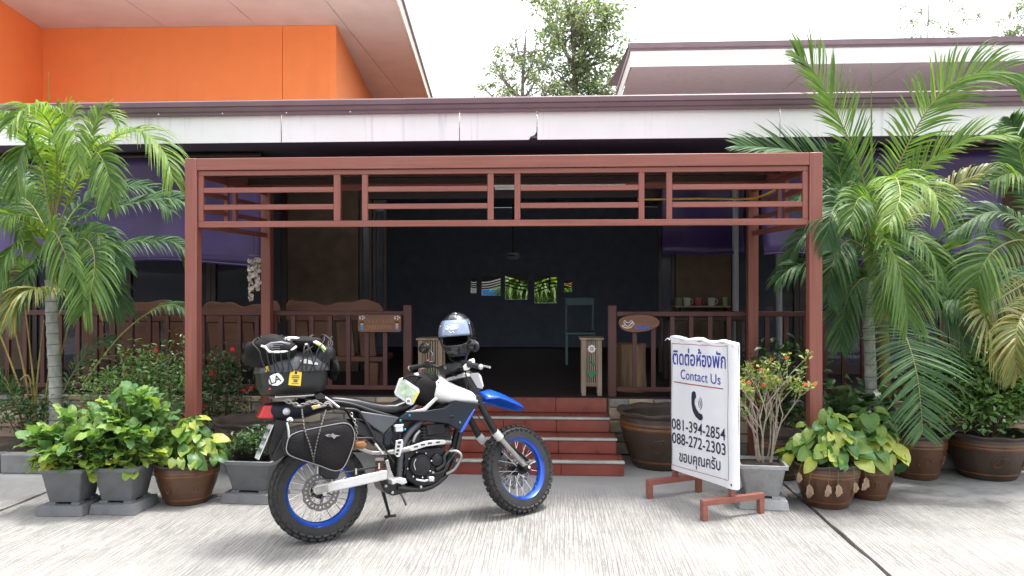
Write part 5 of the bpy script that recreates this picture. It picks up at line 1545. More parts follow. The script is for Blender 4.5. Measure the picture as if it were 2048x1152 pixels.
# ================================================================ motorcycle
BO, BF = gnd(637, 1083), gnd(1035, 1026)
bxd = (BF - BO).normalized()
by0 = V((0, 0, 1)).cross(bxd)
LEAN = R(7)
bz = V((0, 0, 1)) * math.cos(LEAN) + by0 * math.sin(LEAN)
byd = by0 * math.cos(LEAN) - V((0, 0, 1)) * math.sin(LEAN)
BM = frame(bxd, byd, bz, BO)
bike = thing('motorcycle', 'blue and white dual-sport motorcycle with luggage on its side stand', 'motorcycle', BO)
bike.matrix_basis = BM
BI = BM.inverted()
def proj(px, py, off=0.0, M=BM):
    """where the line of sight meets the bike's upright plane shifted sideways by off (minus = towards the road)"""
    o = M.to_translation()
    y = M.to_3x3() @ V((0, 1, 0))
    d = ray(px, py)
    t = ((o + y * off) - CAM).dot(y) / d.dot(y)
    return CAM + d * t
def prj(poly, near, far, name, m, parent=None, M=BM, bevel=0.006, seg=2, both=False, **kw):
    Mi = M.inverted()
    loc = [Mi @ proj(x, y, near, M) for x, y in poly]
    mb = MB()
    n = len(loc)
    def slab(a, b):
        nonlocal mb
        vs = [M @ V((p.x, a, p.z)) for p in loc] + [M @ V((p.x, b, p.z)) for p in loc]
        mb.add(vs, [tuple(range(n)), tuple(range(2 * n - 1, n - 1, -1))] + [(i, n + i, n + (i + 1) % n, (i + 1) % n) for i in range(n)])
    if both:
        slab(-near, -far)
        mb.build(name, m, parent or bike, bevel=bevel, seg=seg, **kw)
        mb = MB()
    slab(near, far)
    return mb.build(name, m, parent or bike, bevel=bevel, seg=seg, **kw)
def ptube(pts, r, name, m, parent=None, M=BM, n=10, seg=16, both=False, **kw):
    """pts: (px, py, off)"""
    w = [proj(x, y, o, M) for x, y, o in pts]
    c = bez(w, seg) if len(w) > 2 else w
    mb = MB()
    rr = r if not isinstance(r, (list, tuple)) else [r[0] + (r[1] - r[0]) * i / (len(c) - 1) for i in range(len(c))]
    mb.tube(c, rr, n)
    if both:
        Mi = M.inverted()
        MB().tube([M @ V((q.x, -q.y, q.z)) for q in (Mi @ p for p in c)], rr, n).build(name, m, parent or bike, **kw)
    return mb.build(name, m, parent or bike, **kw)
def loftbody(st, name, m, parent=None, M=BM, sq=2.6, n=20, bevel=0):
    """st: (px, ytop, ybot, half width)"""
    Mi = M.inverted()
    rings = []
    for px, yt, yb, hw in st:
        a, b = Mi @ proj(px, yt, -hw * .6, M), Mi @ proj(px, yb, -hw * .9, M)
        x, zc, hz = (a.x + b.x) / 2, (a.z + b.z) / 2, (a.z - b.z) / 2
        ring = []
        for j in range(n):
            t = 2 * math.pi * j / n
            c, s = math.cos(t), math.sin(t)
            ring.append(M @ V((x, hw * math.copysign(abs(c) ** (2 / sq), c), zc + hz * math.copysign(abs(s) ** (2 / sq), s))))
        rings.append(ring)
    return MB().loft(rings).build(name, m, parent or bike, smooth=60)
bl = lambda x, y, z, M=BM: M @ V((x, y, z))

# steered frame: turned to the far side about the raked steering head
hl = BI @ proj(922, 745, 0)
al = BI @ proj(1037, 936, 0)
axis = (hl - al).normalized()
STEER = R(17)
SM = BM @ Matrix.Translation(hl) @ Matrix.Rotation(STEER, 4, axis) @ Matrix.Translation(-hl)

K['disc_steel'] = mat('brake_disc_steel', (0.15, 0.148, 0.145), 0.42, metal=0.8, var=0.2, scale=20)
K['chain_steel'] = mat('dull_chain_steel', (0.30, 0.29, 0.28), 0.4, metal=0.8, var=0.3, scale=40)
def wheel(M, c, Ro, Rr, W, name_lab, disc_y, ndisc, parent, knob):
    """c: axle centre in frame M"""
    T = M @ Matrix.Translation(c) @ Matrix.Rotation(R(-90), 4, 'X')       # lathe axis -> sideways
    hub = MB().lathe([(0.0001, -.065), (.018, -.065), (.02, -.05), (.045, -.045), (.047, -.035), (.03, -.03), (.028, .03), (.047, .035), (.045, .045), (.02, .05), (.018, .065), (.0001, .065)], 24, T)
    w = hub.build('wheel', K['dark_metal'], parent, label=name_lab)
    pr = []
    h = (Ro - Rr)
    N = 18
    for i in range(N + 1):
        t = math.pi * (-.0 + i / N)
        z = -math.cos(t)
        s = math.sin(t)
        pr.append((Rr - .012 + (h + .004) * (s ** 0.62) - .002, z * W / 2 * (0.80 + .2 * s)))
    ty = MB().lathe(pr, 72, T)
    n = knob
    for i in range(n):                       # tread blocks
        a = 2 * math.pi * i / n
        for row, (zz, rr, ww, sk) in enumerate(((0.0, Ro - .004, W * .20, .0), (-W * .29, Ro - .012, W * .17, .5), (W * .29, Ro - .012, W * .17, .5), (-W * .44, Ro - .036, W * .09, .0), (W * .44, Ro - .036, W * .09, .0))):
            b = a + (sk * 2 * math.pi / n)
            dl = 2 * math.pi * rr / n * .36
            t_ = V((-math.sin(b), math.cos(b), 0))
            r_ = V((math.cos(b), math.sin(b), 0))
            tilt = zz / (W / 2)
            rn = (r_ + V((0, 0, 1)) * tilt * .75).normalized()
            sd = rn.cross(t_)
            c0 = r_ * rr + V((0, 0, zz))
            vs = []
            for sr in (-.012, .002):
                for s1, s2 in ((-1, -1), (1, -1), (1, 1), (-1, 1)):
                    vs.append(T @ (c0 + rn * sr + t_ * dl * s1 * (.9 if sr > 0 else 1) + sd * ww / 2 * s2 * (.9 if sr > 0 else 1)))
            ty.add(vs, [(3, 2, 1, 0), (4, 5, 6, 7), (0, 1, 5, 4), (1, 2, 6, 5), (2, 3, 7, 6), (3, 0, 4, 7)])
    ty.build('tyre', K['rubber'], w, smooth=35)
    rw = W * .36
    MB().lathe([(Rr - .004, -rw), (Rr + .006, -rw - .004), (Rr + .008, -rw + .004), (Rr - .010, -rw + .012), (Rr - .024, -rw * .5), (Rr - .03, 0), (Rr - .024, rw * .5), (Rr - .010, rw - .012), (Rr + .008, rw - .004), (Rr + .006, rw + .004), (Rr - .004, rw),
                (Rr - .016, rw - .014), (Rr - .034, rw * .5), (Rr - .040, 0), (Rr - .034, -rw * .5), (Rr - .016, -rw + .014)], 72, T, closed=True).build('rim', K['blue_rim'], w)
    ns = 32
    for i in range(ns):
        a = 2 * math.pi * i / ns
        sg = 1 if i % 2 else -1
        off = (.42 if (i // 2) % 2 else -.42)
        p = V((.044 * math.cos(a + off), .044 * math.sin(a + off), sg * .038))
        q = V(((Rr - .037) * math.cos(a), (Rr - .037) * math.sin(a), sg * .006))
        MB().tube([T @ p, T @ q], .0021, 5).build('spoke', K['chrome'], w)
    ds = MB()
    nd = 96
    ri, ro = ndisc
    vs, fs = [], []
    for i in range(nd):
        a = 2 * math.pi * i / nd
        wv = ro + .003 * math.sin(12 * a)
        for rr in (ri, ri + (ro - ri) * .33, ri + (ro - ri) * .66, wv):
            for zz in (-.002, .002):
                vs.append(T @ V((rr * math.cos(a), rr * math.sin(a), disc_y + zz)))
    for i in range(nd):
        j = (i + 1) % nd
        for k in range(3):
            hole = (k == 1 and i % 4 < 2)
            a, b, c2, d2 = i * 8 + 2 * k, i * 8 + 2 * k + 2, j * 8 + 2 * k + 2, j * 8 + 2 * k
            if not hole:
                fs += [(a, b, c2, d2), (a + 1, d2 + 1, c2 + 1, b + 1)]
        fs += [(i * 8 + 6, i * 8 + 7, j * 8 + 7, j * 8 + 6), (i * 8, j * 8, j * 8 + 1, i * 8 + 1)]
    ds.add(vs, fs)
    for k in range(5):
        a = k * 1.2566
        ds.tube([T @ V((.03 * math.cos(a), .03 * math.sin(a), disc_y)), T @ V(((ri + .008) * math.cos(a + .4), (ri + .008) * math.sin(a + .4), disc_y))], .006, 6)
    ds.build('brake_disc', K['disc_steel'], w, smooth=30)
    return w
RO = 0.318
rc = BI @ proj(639, 983, -.02)
rc = V((rc.x, 0, RO - .002))
wheel(BM, rc, RO, .233, .145, 'rear wheel with wide chunky tyre', -.062, (.075, .118), bike, 34)
SI = SM.inverted()
fc = SI @ proj(1036, 936, 0, SM)
fc.y = 0
# keep the front tyre on the ground
low = SM @ (fc + V((0, 0, -RO)))
fc.z -= low.z / (SM.to_3x3() @ V((0, 0, 1))).z - .003
wheel(SM, fc, RO, .234, .115, 'front wheel turned away from the road', .055, (.085, .14), bike, 40)

# --- swingarm, chain side, rear sprocket hardware
prj([(628, 977), (634, 969), (658, 966), (775, 939), (785, 942), (785, 957), (776, 959), (659, 985), (634, 990), (629, 986)], -.155, -.105, 'swingarm', K['alu_matt'], bevel=.008, seg=3)
prj([(630, 977), (656, 970), (658, 983), (634, 988)], -.162, -.15, 'chain_adjuster', K['steel'], bevel=.003)
MB().tube([bl(rc.x, -.175, rc.z), bl(rc.x, .175, rc.z)], .014, 12).build('axle', K['chrome'], bike)
prj([(640, 975), (775, 942), (776, 956), (655, 983)], .105, .14, 'far_swingarm', K['alu_matt'], bevel=.006)
ptube([(690, 946, -.13), (740, 935, -.13), (775, 930, -.13)], .009, 'brake_hose', K['black_plastic'])
for x, y in ((712, 943), (758, 932)):
    ptube([(x, y + 6, -.15), (x, y - 6, -.15)], .007, 'hose_clip', K['alu'])
# caliper on the rear disc
prj([(640, 930), (668, 925), (682, 940), (676, 958), (652, 958), (640, 950)], -.10, -.055, 'rear_caliper', K['dark_metal'], bevel=.006)

# --- frame
ptube([(842, 842, -.11), (822, 862, -.125), (808, 884, -.13), (801, 915, -.13), (798, 958, -.12)], .021, 'frame_spar', K['grey_plastic'], both=True)
ptube([(905, 800, -.06), (880, 822, -.09), (842, 842, -.11)], .02, 'frame_tube', K['black_plastic'], both=True)
ptube([(945, 812, -.03), (925, 850, -.04), (912, 905, -.05), (893, 950, -.08), (850, 978, -.1), (795, 975, -.11)], .017, 'cradle_tube', K['black_plastic'], both=True)
ptube([(800, 838, -.12), (745, 822, -.13), (690, 806, -.13), (610, 800, -.12)], .012, 'subframe', K['black_plastic'], both=True)
ptube([(798, 900, -.12), (770, 872, -.13), (735, 838, -.13)], .011, 'subframe_strut', K['black_plastic'], both=True)
# --- engine
prj([(762, 840), (845, 842), (848, 890), (818, 905), (778, 918), (764, 892)], -.07, .07, 'inner_block', K['black_plastic'], bevel=.012)  # dark block added to close the view through the frame
prj([(783, 900), (815, 895), (815, 950), (790, 955), (780, 930)], -.08, .08, 'gearbox_housing', K['dark_metal'], bevel=.01)
prj([(806, 900), (812, 958), (838, 976), (872, 968), (892, 945), (893, 905), (880, 893), (830, 896)], -.12, .12, 'crankcase', K['dark_metal'], bevel=.015, seg=3)
def disk(px, py, off, r, th, name, m, parent=None, seg=28, dome=.3, **kw):
    c = BI @ proj(px, py, off)
    T = BM @ Matrix.Translation(c) @ Matrix.Rotation(R(90), 4, 'X')
    return MB().lathe([(r, -th), (r, 0), (r * .94, th * .5), (r * .8, th * .75), (r * .72, th * .72), (r * .5, th * .8 + dome * .01), (.0001, th * .8 + dome * .012)], seg, T).build(name, m, parent or bike, **kw)
cv = disk(840, 930, -.125, .080, .03, 'clutch_cover', K['dark_metal'])
for k in range(8):
    a = k * .785 + .2
    c = BI @ proj(840, 930, -.15)
    p = bl(c.x + .086 * math.cos(a), -.142, c.z + .086 * math.sin(a))
    MB().ball(p, .0065, 8, 6).build('bolt', K['alu'], cv)
ptube([(832, 918, -.165), (828, 928, -.165), (831, 940, -.165)], .003, 'casting_mark', K['alu'], cv)
disk(873, 920, -.125, .044, .022, 'water_pump_cover', K['dark_metal'])
# cylinder with cooling fins
prj([(846, 850), (900, 852), (904, 882), (886, 896), (846, 890)], -.085, .085, 'cylinder', K['dark_metal'], bevel=.006)
for i in range(6):
    y = 856 + i * 6
    prj([(843, y), (903, y + 1.5), (903, y + 4), (843, y + 2.5)], -.098, .098, 'cooling_fin', K['black_plastic'], bevel=0)
prj([(852, 848), (890, 846), (892, 868), (855, 872)], -.105, -.09, 'rocker_cover', K['dark_metal'], bevel=.006)
# throttle body, hoses, wiring
ptube([(838, 862, -.09), (830, 872, -.1), (826, 884, -.1)], .016, 'throttle_body', K['steel'])
for i, pts in enumerate(([(822, 880, -.14), (811, 900, -.15), (812, 925, -.15), (809, 950, -.14)], [(815, 882, -.14), (812, 912, -.145), (806, 935, -.14)], [(905, 897, -.12), (889, 912, -.14), (888, 928, -.145), (873, 940, -.14)], [(912, 905, -.09), (896, 925, -.125), (886, 942, -.13), (866, 948, -.13)])):
    ptube(pts, (.005, .004, .013, .012)[i], ('cable', 'cable', 'coolant_hose', 'coolant_hose')[i], K['black_plastic'])
# exhaust
ptube([(900, 884, -.11), (870, 884, -.135), (845, 889, -.145), (820, 897, -.15), (790, 903, -.13), (745, 906, -.11), (715, 893, -.12)], .019, 'exhaust_pipe', K['steel'], seg=24)
hs_ = prj([(818, 899), (822, 892), (850, 883), (888, 880), (893, 883), (890, 888), (852, 893), (824, 902)], -.176, -.168, 'heat_shield', K['alu'], bevel=.002)
for x, y in ((832, 894), (846, 890), (860, 887), (876, 885)):
    prj([(x - 4, y - 1.6), (x + 4, y - 2.4), (x + 4, y + .6), (x - 4, y + 1.6)], -.1775, -.1755, 'slot', K['black_plastic'], hs_, bevel=0)
prj([(709, 882), (730, 880), (737, 892), (728, 899), (709, 895)], -.17, -.10, 'muffler_wrap', mat('tan_leather_wrap', (0.30, 0.13, 0.05), 0.6, var=.3), bevel=.02, seg=3)
ptube([(893, 903, -.12), (910, 902, -.15), (921, 908, -.165), (921, 918, -.165), (909, 938, -.15), (893, 947, -.12)], .0105, 'crash_bar', K['steel'], seg=24, both=True)
# heel guard, footpeg, brake pedal, reservoir
hg = prj([(792, 881), (805, 879), (807, 884), (806, 894), (800, 914), (794, 914), (789, 909)], -.172, -.164, 'heel_guard', K['alu'], bevel=.002)
for x, y in ((799, 885), (797, 893), (796, 901), (794, 908)):
    prj([(x - 3, y - 2), (x + 3, y - 2.6), (x + 3, y + 2), (x - 3, y + 2.6)], -.1735, -.171, 'slot', K['black_plastic'], hg, bevel=0)
prj([(783, 960), (800, 956), (812, 957), (815, 966), (806, 969), (794, 966), (785, 970)], -.25, -.15, 'footpeg', K['alu'], bevel=.004)
ptube([(832, 959, -.17), (850, 962, -.17), (862, 957, -.17), (868, 957, -.17)], .007, 'brake_pedal', K['alu'])
prj([(858, 954), (868, 953), (869, 963), (859, 963)], -.20, -.16, 'pedal_tip', K['alu'], bevel=.003)
rs = prj([(791, 853), (806, 851), (807, 863), (792, 864)], -.165, -.13, 'brake_reservoir', K['clear_lens'], bevel=.004)
prj([(790, 850), (807, 848), (807, 852), (790, 854)], -.168, -.127, 'cap', K['white_paint'], rs, bevel=.002)
ptube([(799, 864, -.148), (800, 872, -.148), (799, 880, -.15)], .005, 'reservoir_hose', K['black_plastic'])
ptube([(750, 887, -.16), (766, 908, -.16)], .0085, 'guard_tube', K['alu'])
ptube([(762, 888, -.15), (788, 925, -.15)], .006, 'brake_rod', K['black_plastic'])
prj([(770, 922), (777, 919), (782, 940), (788, 952), (783, 968), (774, 960), (776, 945)], -.16, -.12, 'peg_bracket', K['steel'], bevel=.004)
prj([(757, 958), (790, 955), (815, 972), (850, 970), (872, 962), (889, 950), (884, 962), (852, 980), (812, 986), (785, 992), (768, 982)], -.10, .10, 'skid_plate', K['black_plastic'], bevel=.008)
for x, y in ((785, 985), (804, 967), (842, 974), (866, 945), (803, 940), (772, 972)):
    disk(x, y, -.13, .010, .006, 'bolt', K['alu'], seg=10)
# stands
sl = BI @ proj(765, 980, .12)
p0 = bl(sl.x, .12, sl.z)
e = gnd(779, 1034)
ss = MB().tube([p0, p0.lerp(e, .97) + V((0, 0, .012))], [.014, .010], 8).build('side_stand', K['black_plastic'], bike)
MB().tube([e + V((-.03, -.02, .006)), e + V((.04, .02, .006))], .011, 8).build('stand_foot', K['black_plastic'], ss)
ptube([(795, 982, .10), (804, 992, .12), (812, 1010, .15)], .008, 'gear_lever', K['steel'])

# --- bodywork
loftbody([(850, 768, 796, .07), (862, 757, 800, .13), (886, 750, 806, .165), (898, 760, 808, .17), (920, 770, 810, .17), (942, 779, 811, .155), (956, 793, 811, .125), (965, 803, 811, .08)], 'tank', K['white_paint'], sq=3.0, n=28)
disk(878, 766, -.139, .010, .002, 'tank_emblem', K['grey_plastic'], seg=18)
prj([(799, 836), (816, 824), (850, 822), (890, 816), (911, 801), (955, 806), (962, 808), (944, 824), (931, 850), (924, 863), (906, 853), (896, 847), (850, 842), (800, 839)], -.165, -.12, 'side_shroud', K['navy_plastic'], bevel=.012, seg=3, both=True)
prj([(947, 820), (951, 818), (930, 858), (924, 866), (921, 862), (928, 850)], -.172, -.118, 'shroud_edge', K['blue_paint'], bevel=.003, both=True)
ptube([(899, 833, -.169), (906, 832, -.169), (908, 838, -.169), (904, 840, -.169)], .0035, 'shroud_crease', K['black_plastic'], seg=8)
prj([(812, 823), (846, 817), (872, 793), (878, 796), (852, 822), (814, 828)], -.14, -.12, 'tank_strip', K['alu'], bevel=.003, both=True)
loftbody([(640, 789, 802, .08), (655, 790, 812, .115), (690, 792, 818, .13), (715, 795, 823, .13), (740, 801, 828, .125), (765, 806, 831, .12), (790, 806, 832, .115), (806, 800, 828, .11), (824, 788, 818, .09), (838, 776, 806, .07)], 'seat', K['seat'], sq=3.2, n=24)
prj([(720, 822), (800, 835), (768, 868), (748, 856), (722, 836)], -.15, -.10, 'side_panel', K['grey_plastic'], bevel=.008, both=True)
prj([(712, 838), (746, 855), (770, 868), (780, 892), (766, 897), (748, 880), (712, 872)], -.135, -.07, 'airbox', K['black_plastic'], bevel=.012, both=True)
prj([(768, 870), (782, 852), (787, 870), (780, 893), (767, 890)], -.15, -.08, 'side_cover', K['navy_plastic'], bevel=.01)
K['teal_bolt'] = mat('teal_bolt', (0.02, 0.35, 0.42), 0.3, metal=.5)
for x, y in ((819, 831), (801, 841), (810, 859), (920, 845)):
    disk(x, y, -.168, .0085, .005, 'coloured_bolt', K['teal_bolt'], seg=12)
# tail
loftbody([(528, 808, 826, .05), (545, 805, 838, .075), (575, 803, 842, .09), (610, 799, 838, .10), (645, 796, 826, .105), (670, 800, 820, .10)], 'tail_fairing', K['navy_plastic'], sq=3, n=20)
prj([(529, 811), (554, 810), (546, 837), (517, 836)], -.068, .068, 'tail_light', K['red_lens'], bevel=.006)
prj([(552, 838), (576, 840), (572, 862), (552, 905), (534, 908), (545, 862)], -.05, .05, 'rear_mudguard', K['black_plastic'], bevel=.006)
prj([(560, 880), (580, 868), (592, 900), (570, 912), (548, 925), (545, 910)], -.07, .07, 'tyre_hugger', K['black_plastic'], bevel=.01)
# number plate: a tilted plate behind the mudguard
a, b = BI @ proj(543, 849, 0), BI @ proj(514, 918, 0)
dv = (b - a)
nrm = V((-dv.z, 0, dv.x)).normalized()
if nrm.x > 0: nrm = -nrm
pv = [a + V((0, s * .085, 0)) + dv * k for k, s in ((0, -1), (1, -1), (1, 1), (0, 1))]
pt = MB().add([BM @ (p + nrm * .0) for p in pv] + [BM @ (p + nrm * .004) for p in pv], [(0, 1, 2, 3), (7, 6, 5, 4), (0, 4, 5, 1), (1, 5, 6, 2), (2, 6, 7, 3), (3, 7, 4, 0)]).build('number_plate', K['plate'], bike)
rnd = random.Random(8)
for row in range(3):
    for q in range(4):
        u0, v0 = .13 + row * .27, -.066 + q * .036
        mk = MB()
        for k in range(2):
            du, dw = rnd.uniform(0, .05), rnd.uniform(0, .01)
            pp = [a + dv * (u0 + du + i * .09 * (1 + k)) + V((0, v0 + dw + j * (.022 - .012 * k), 0)) + nrm * (.0052 + .0004 * k) for i, j in ((0, 0), (1, 0), (1, 1), (0, 1))]
            mk.add([BM @ p for p in pp], [(0, 1, 2, 3)])
        mk.build('plate_mark', K['ink_navy'], pt, smooth=0)
for off in (-.13, .13):
    c = BI @ proj(573, 823, -.13)
    ts = MB().ball(bl(c.x, off, c.z), (.024, .03, .024), 14, 10).build('turn_signal', K['clear_lens'], bike)
    MB().tube([bl(c.x + .02, off * .5, c.z), bl(c.x + .002, off * .85, c.z)], .012, 8).build('stalk', K['black_plastic'], ts)
# --- rack
ptube([(552, 794, -.13), (600, 792, -.13), (636, 790, -.13), (655, 798, -.14), (678, 815, -.15)], .0095, 'rack_tube', K['alu'], both=True)
ptube([(553, 794, -.13), (553, 794, .13)], .009, 'rack_cross', K['alu'])
ptube([(600, 792, -.13), (600, 792, .13)], .009, 'rack_cross', K['alu'])
prj([(628, 790), (640, 784), (652, 792), (648, 800), (632, 800)], -.15, -.10, 'rack_joint', K['black_plastic'], bevel=.006, both=True)
ptube([(690, 818, -.17), (715, 821, -.17), (728, 838, -.17), (748, 873, -.16), (735, 876, -.16), (708, 877, -.16)], .009, 'pannier_frame', K['black_plastic'], seg=24, both=True)
ptube([(705, 838, -.165), (728, 840, -.165)], .007, 'pannier_cross', K['black_plastic'])

# --- fork, mudguard, headlight, bars (turned with the front wheel)
ft, fm_ = SI @ proj(928, 748, -.095, SM), SI @ proj(991, 866, -.095, SM)
ax_ = fc
fk = (ft - V((ax_.x - .0, ft.y, ax_.z + .0)))
for s, nm in ((-1, 'near'), (1, 'far')):
    top = V((ft.x, s * .095, ft.z)); mid = V((fm_.x, s * .095, fm_.z)); bot = V((ax_.x, s * .09, ax_.z))
    MB().tube([SM @ top, SM @ mid], .024, 14).build('fork_tube', K['dark_metal'], bike)
    d = (bot - mid).normalized()
    MB().tube([SM @ (mid - d * .01), SM @ (mid + d * .055)], .030, 14).build('fork_collar', K['alu_matt'], bike)
    MB().tube([SM @ (mid + d * .05), SM @ (bot - d * .02)], [.021, .020], 14).build('fork_lower', K['steel'], bike)
    MB().tube([SM @ (mid + d * .04 + V((.03, 0, -.01))), SM @ (bot + V((.02, 0, .05)))], [.016, .022], 10, flat=.5).build('fork_guard', K['black_plastic'], bike)
    MB().ball(SM @ bot, (.032, .032, .034), 14, 10).build('axle_clamp', K['dark_metal'], bike)
MB().tube([SM @ V((ax_.x, -.125, ax_.z)), SM @ V((ax_.x, .125, ax_.z))], .011, 10).build('axle', K['chrome'], bike)
MB().bar(SM @ V((ft.x + .005, -.12, ft.z - .01)), SM @ V((ft.x + .005, .12, ft.z - .01)), .06, .03, SM.to_3x3() @ V((0, 0, 1))).build('top_clamp', K['alu'], bike, bevel=.006)
lo = ft.lerp(fm_, .4)
MB().bar(SM @ V((lo.x, -.12, lo.z)), SM @ V((lo.x, .12, lo.z)), .06, .035, SM.to_3x3() @ V((0, 0, 1))).build('lower_clamp', K['dark_metal'], bike, bevel=.006)
prj([(986, 866), (1000, 860), (1010, 880), (1020, 905), (1008, 896)], -.075, -.07, 'brake_line_guide', K['black_plastic'], M=SM, bevel=.002)
# blue beak mudguard
g = [(958, 788, .095, 0), (966, 785, .11, .006), (980, 783, .115, .012), (1000, 790, .105, .012), (1020, 799, .09, .010), (1038, 808, .065, .007), (1050, 818, .02, .002)]
rows, rows2 = [], []
for px, py, hw, cr in g:
    c = SI @ proj(px, py, -.02, SM)
    rows.append([SM @ V((c.x, hw * k, c.z + cr * (1 - abs(k) * 1.2) - .055 * (abs(k) ** 2.5) * (hw / .1))) for k in (-1, -.85, -.5, -.25, 0, .25, .5, .85, 1)])
o = MB().grid(rows).build('front_mudguard', K['blue_paint'], bike, smooth=50)
s_ = o.modifiers.new('thick', 'SOLIDIFY'); s_.thickness = .006
# headlight
K['nacelle_grey'] = mat('grey_nacelle_panel', (0.26, 0.26, 0.275), 0.4)
hd = prj([(926, 745), (940, 740), (958, 748), (966, 772), (962, 784), (945, 786), (936, 772)], -.085, .085, 'headlight_nacelle', K['black_plastic'], M=SM, bevel=.012, seg=3)
prj([(938, 748), (956, 745), (965, 770), (966, 778), (955, 776)], -.092, -.084, 'nacelle_panel', K['nacelle_grey'], hd, M=SM, bevel=.003)
prj([(957, 745), (963, 752), (968, 772), (964, 778), (960, 765)], -.075, .075, 'headlight_lens', K['clear_lens'], hd, M=SM, bevel=.004)
# handlebar
tc = SI @ proj(906, 736, 0, SM)
HT = lambda p: SM @ V((p.x, p.y * (.93 if p.y > 0 else 1), p.z + .175 * p.y - .04 * abs(p.y) / .4))    # bars sit level although the bike leans
hb = [V((tc.x - .09, .40, tc.z + .045)), V((tc.x - .06, .24, tc.z + .05)), V((tc.x + .0, .10, tc.z + .0)), V((tc.x + .01, 0, tc.z - .01)), V((tc.x + .0, -.10, tc.z + .0)), V((tc.x - .06, -.24, tc.z + .05)), V((tc.x - .09, -.40, tc.z + .045))]
MB().tube(bez([HT(p) for p in hb], 30), .012, 10).build('handlebar', K['black_plastic'], bike)
for s in (-1, 1):
    p, q = V((tc.x - .093, s * .42, tc.z + .045)), V((tc.x - .064, s * .27, tc.z + .05))
    gp = MB().tube([HT(p), HT(p.lerp(q, .1)), HT(p.lerp(q, .9)), HT(q)], [.019, .017, .017, .02], 12).build('grip', K['rubber'], bike)
    MB().ball(HT(V((tc.x - .094, s * .43, tc.z + .045))), .019, 10, 8).build('bar_end', K['alu'], gp)
    sw = MB().box(-.022, .022, -.04, .04, -.024, .024)
    sw.v = [HT((V((tc.x - .05, s * .225, tc.z + .048)) + v)) for v in sw.v]
    so = sw.build('switch_housing', K['black_plastic'], bike, bevel=.008)
    if s == 1:
        MB().ball(HT(V((tc.x - .068, .215, tc.z + .075))), .009, 8, 6).build('switch_button', K['red_lens'], so)
    MB().tube([HT(V((tc.x - .02, s * .24, tc.z + .045))), HT(V((tc.x + .02, s * .32, tc.z + .042))), HT(V((tc.x - .01, s * .42, tc.z + .04)))], [.007, .006, .008], 8).build('lever', K['alu'], bike)
    MB().tube(bez([HT(V((tc.x - .04, s * .20, tc.z + .055))), HT(V((tc.x - .02, s * .22, tc.z + .13))), HT(V((tc.x - .03, s * .27, tc.z + .17)))], 8), .006, 8).build('mirror_stalk', K['black_plastic'], bike)
    mr = MB().ball((0, 0, 0), (.02, .062, .042), 16, 10)
    mr.v = [HT((V((tc.x - .03, s * .30, tc.z + .18)) + v)) for v in mr.v]
    mo = mr.build('mirror', K['black_plastic'], bike)
    MB().ball(HT(V((tc.x - .048, s * .30, tc.z + .18))), (.005, .052, .034), 14, 8, SM.to_3x3()).build('mirror_glass', K['black_gloss'], mo)
prj([(929, 732), (941, 718), (949, 716), (951, 725), (938, 740), (932, 740)], -.26, -.235, 'hand_guard', K['white_paint'], M=SM, bevel=.006)
dsh = prj([(892, 728), (915, 720), (928, 728), (926, 742), (900, 744)], -.06, .06, 'instrument_panel', K['black_plastic'], M=SM, bevel=.008)
for off in (-.035, .035):
    ptube([(890, 735, off), (902, 732, off), (914, 734, off)], .015, 'bar_clamp', K['alu'], M=SM, seg=6)
for i, pts in enumerate(([(925, 742, -.08), (938, 790, -.1), (955, 830, -.1), (985, 868, -.11)], [(900, 745, -.02), (935, 770, -.06), (948, 810, -.06), (930, 850, -.06)], [(905, 740, -.14), (925, 735, -.16), (935, 760, -.1)])):
    ptube(pts, .0045, 'cable', K['black_plastic'], M=SM)

# ================================================================ luggage
# top box
zf = lambda y, off=-.2: (BI @ proj(595, y, off)).z
xc = (BI @ proj(595, 760, -.2)).x
tb = thing('top_box', 'black hard top box with two stickers on the rear rack', 'box', bl(xc, 0, zf(789)))
tb.matrix_basis = BM @ Matrix.Translation((xc, 0, zf(789)))
def rring(w, d, r, z, dx=0):
    return [bl(xc + dx + u, v, z) for u, v in rrect(w, d, r, 5)]
zb_, zs, zl = zf(789), zf(741), zf(700)
MB().loft([rring(.30, .30, .06, zb_ + .002), rring(.36, .36, .08, zb_ + .012), rring(.405, .40, .09, zb_ + .06), rring(.42, .41, .09, zs - .004)]).build('lower_shell', K['black_plastic'], tb, smooth=50)
MB().loft([rring(.435, .425, .09, zs - .006), rring(.435, .425, .09, zs + .012)]).build('seam_band', K['grey_plastic'], tb, smooth=50)
MB().loft([rring(.425, .415, .09, zs + .012), rring(.415, .40, .10, zs + .06), rring(.36, .34, .11, zl - .02), rring(.24, .22, .10, zl + .005)]).build('lid', K['grey_plastic'], tb, smooth=50)
prj([(530, 735), (536, 731), (539, 742), (532, 744)], -.21, -.17, 'latch', K['sticker_yellow'], tb, bevel=.003)
def on_box(poly, name, m, parent, lift=.004):
    return prj(poly, -.2155 - lift, -.19, name, m, parent, bevel=0)
sh_ = [(538.5, 762), (541, 752), (549, 747), (557, 746), (563, 751), (568, 760), (564, 766), (556, 771), (546, 771), (540, 768)]
so = on_box(sh_, 'white_sticker', K['white_enamel'], tb)
Mt = lambda px, py, rot, lift: frame(BM.to_3x3() @ (V((math.cos(rot), 0, math.sin(rot)))), BM.to_3x3() @ V((-math.sin(rot), 0, math.cos(rot))), BM.to_3x3() @ V((0, -1, 0)), proj(px, py, -.2215 - lift))
text_mb('LA', .062, Mt(552, 765.5, R(16), 0), .95, bold=.001).build('sticker_lettering', K['ink_navy'], so, smooth=0)
ys = on_box([(577, 770), (580, 744), (586, 744), (588, 741.5), (596, 741.5), (598, 744), (604, 744), (601, 772)], 'yellow_sticker', K['sticker_yellow'], tb)
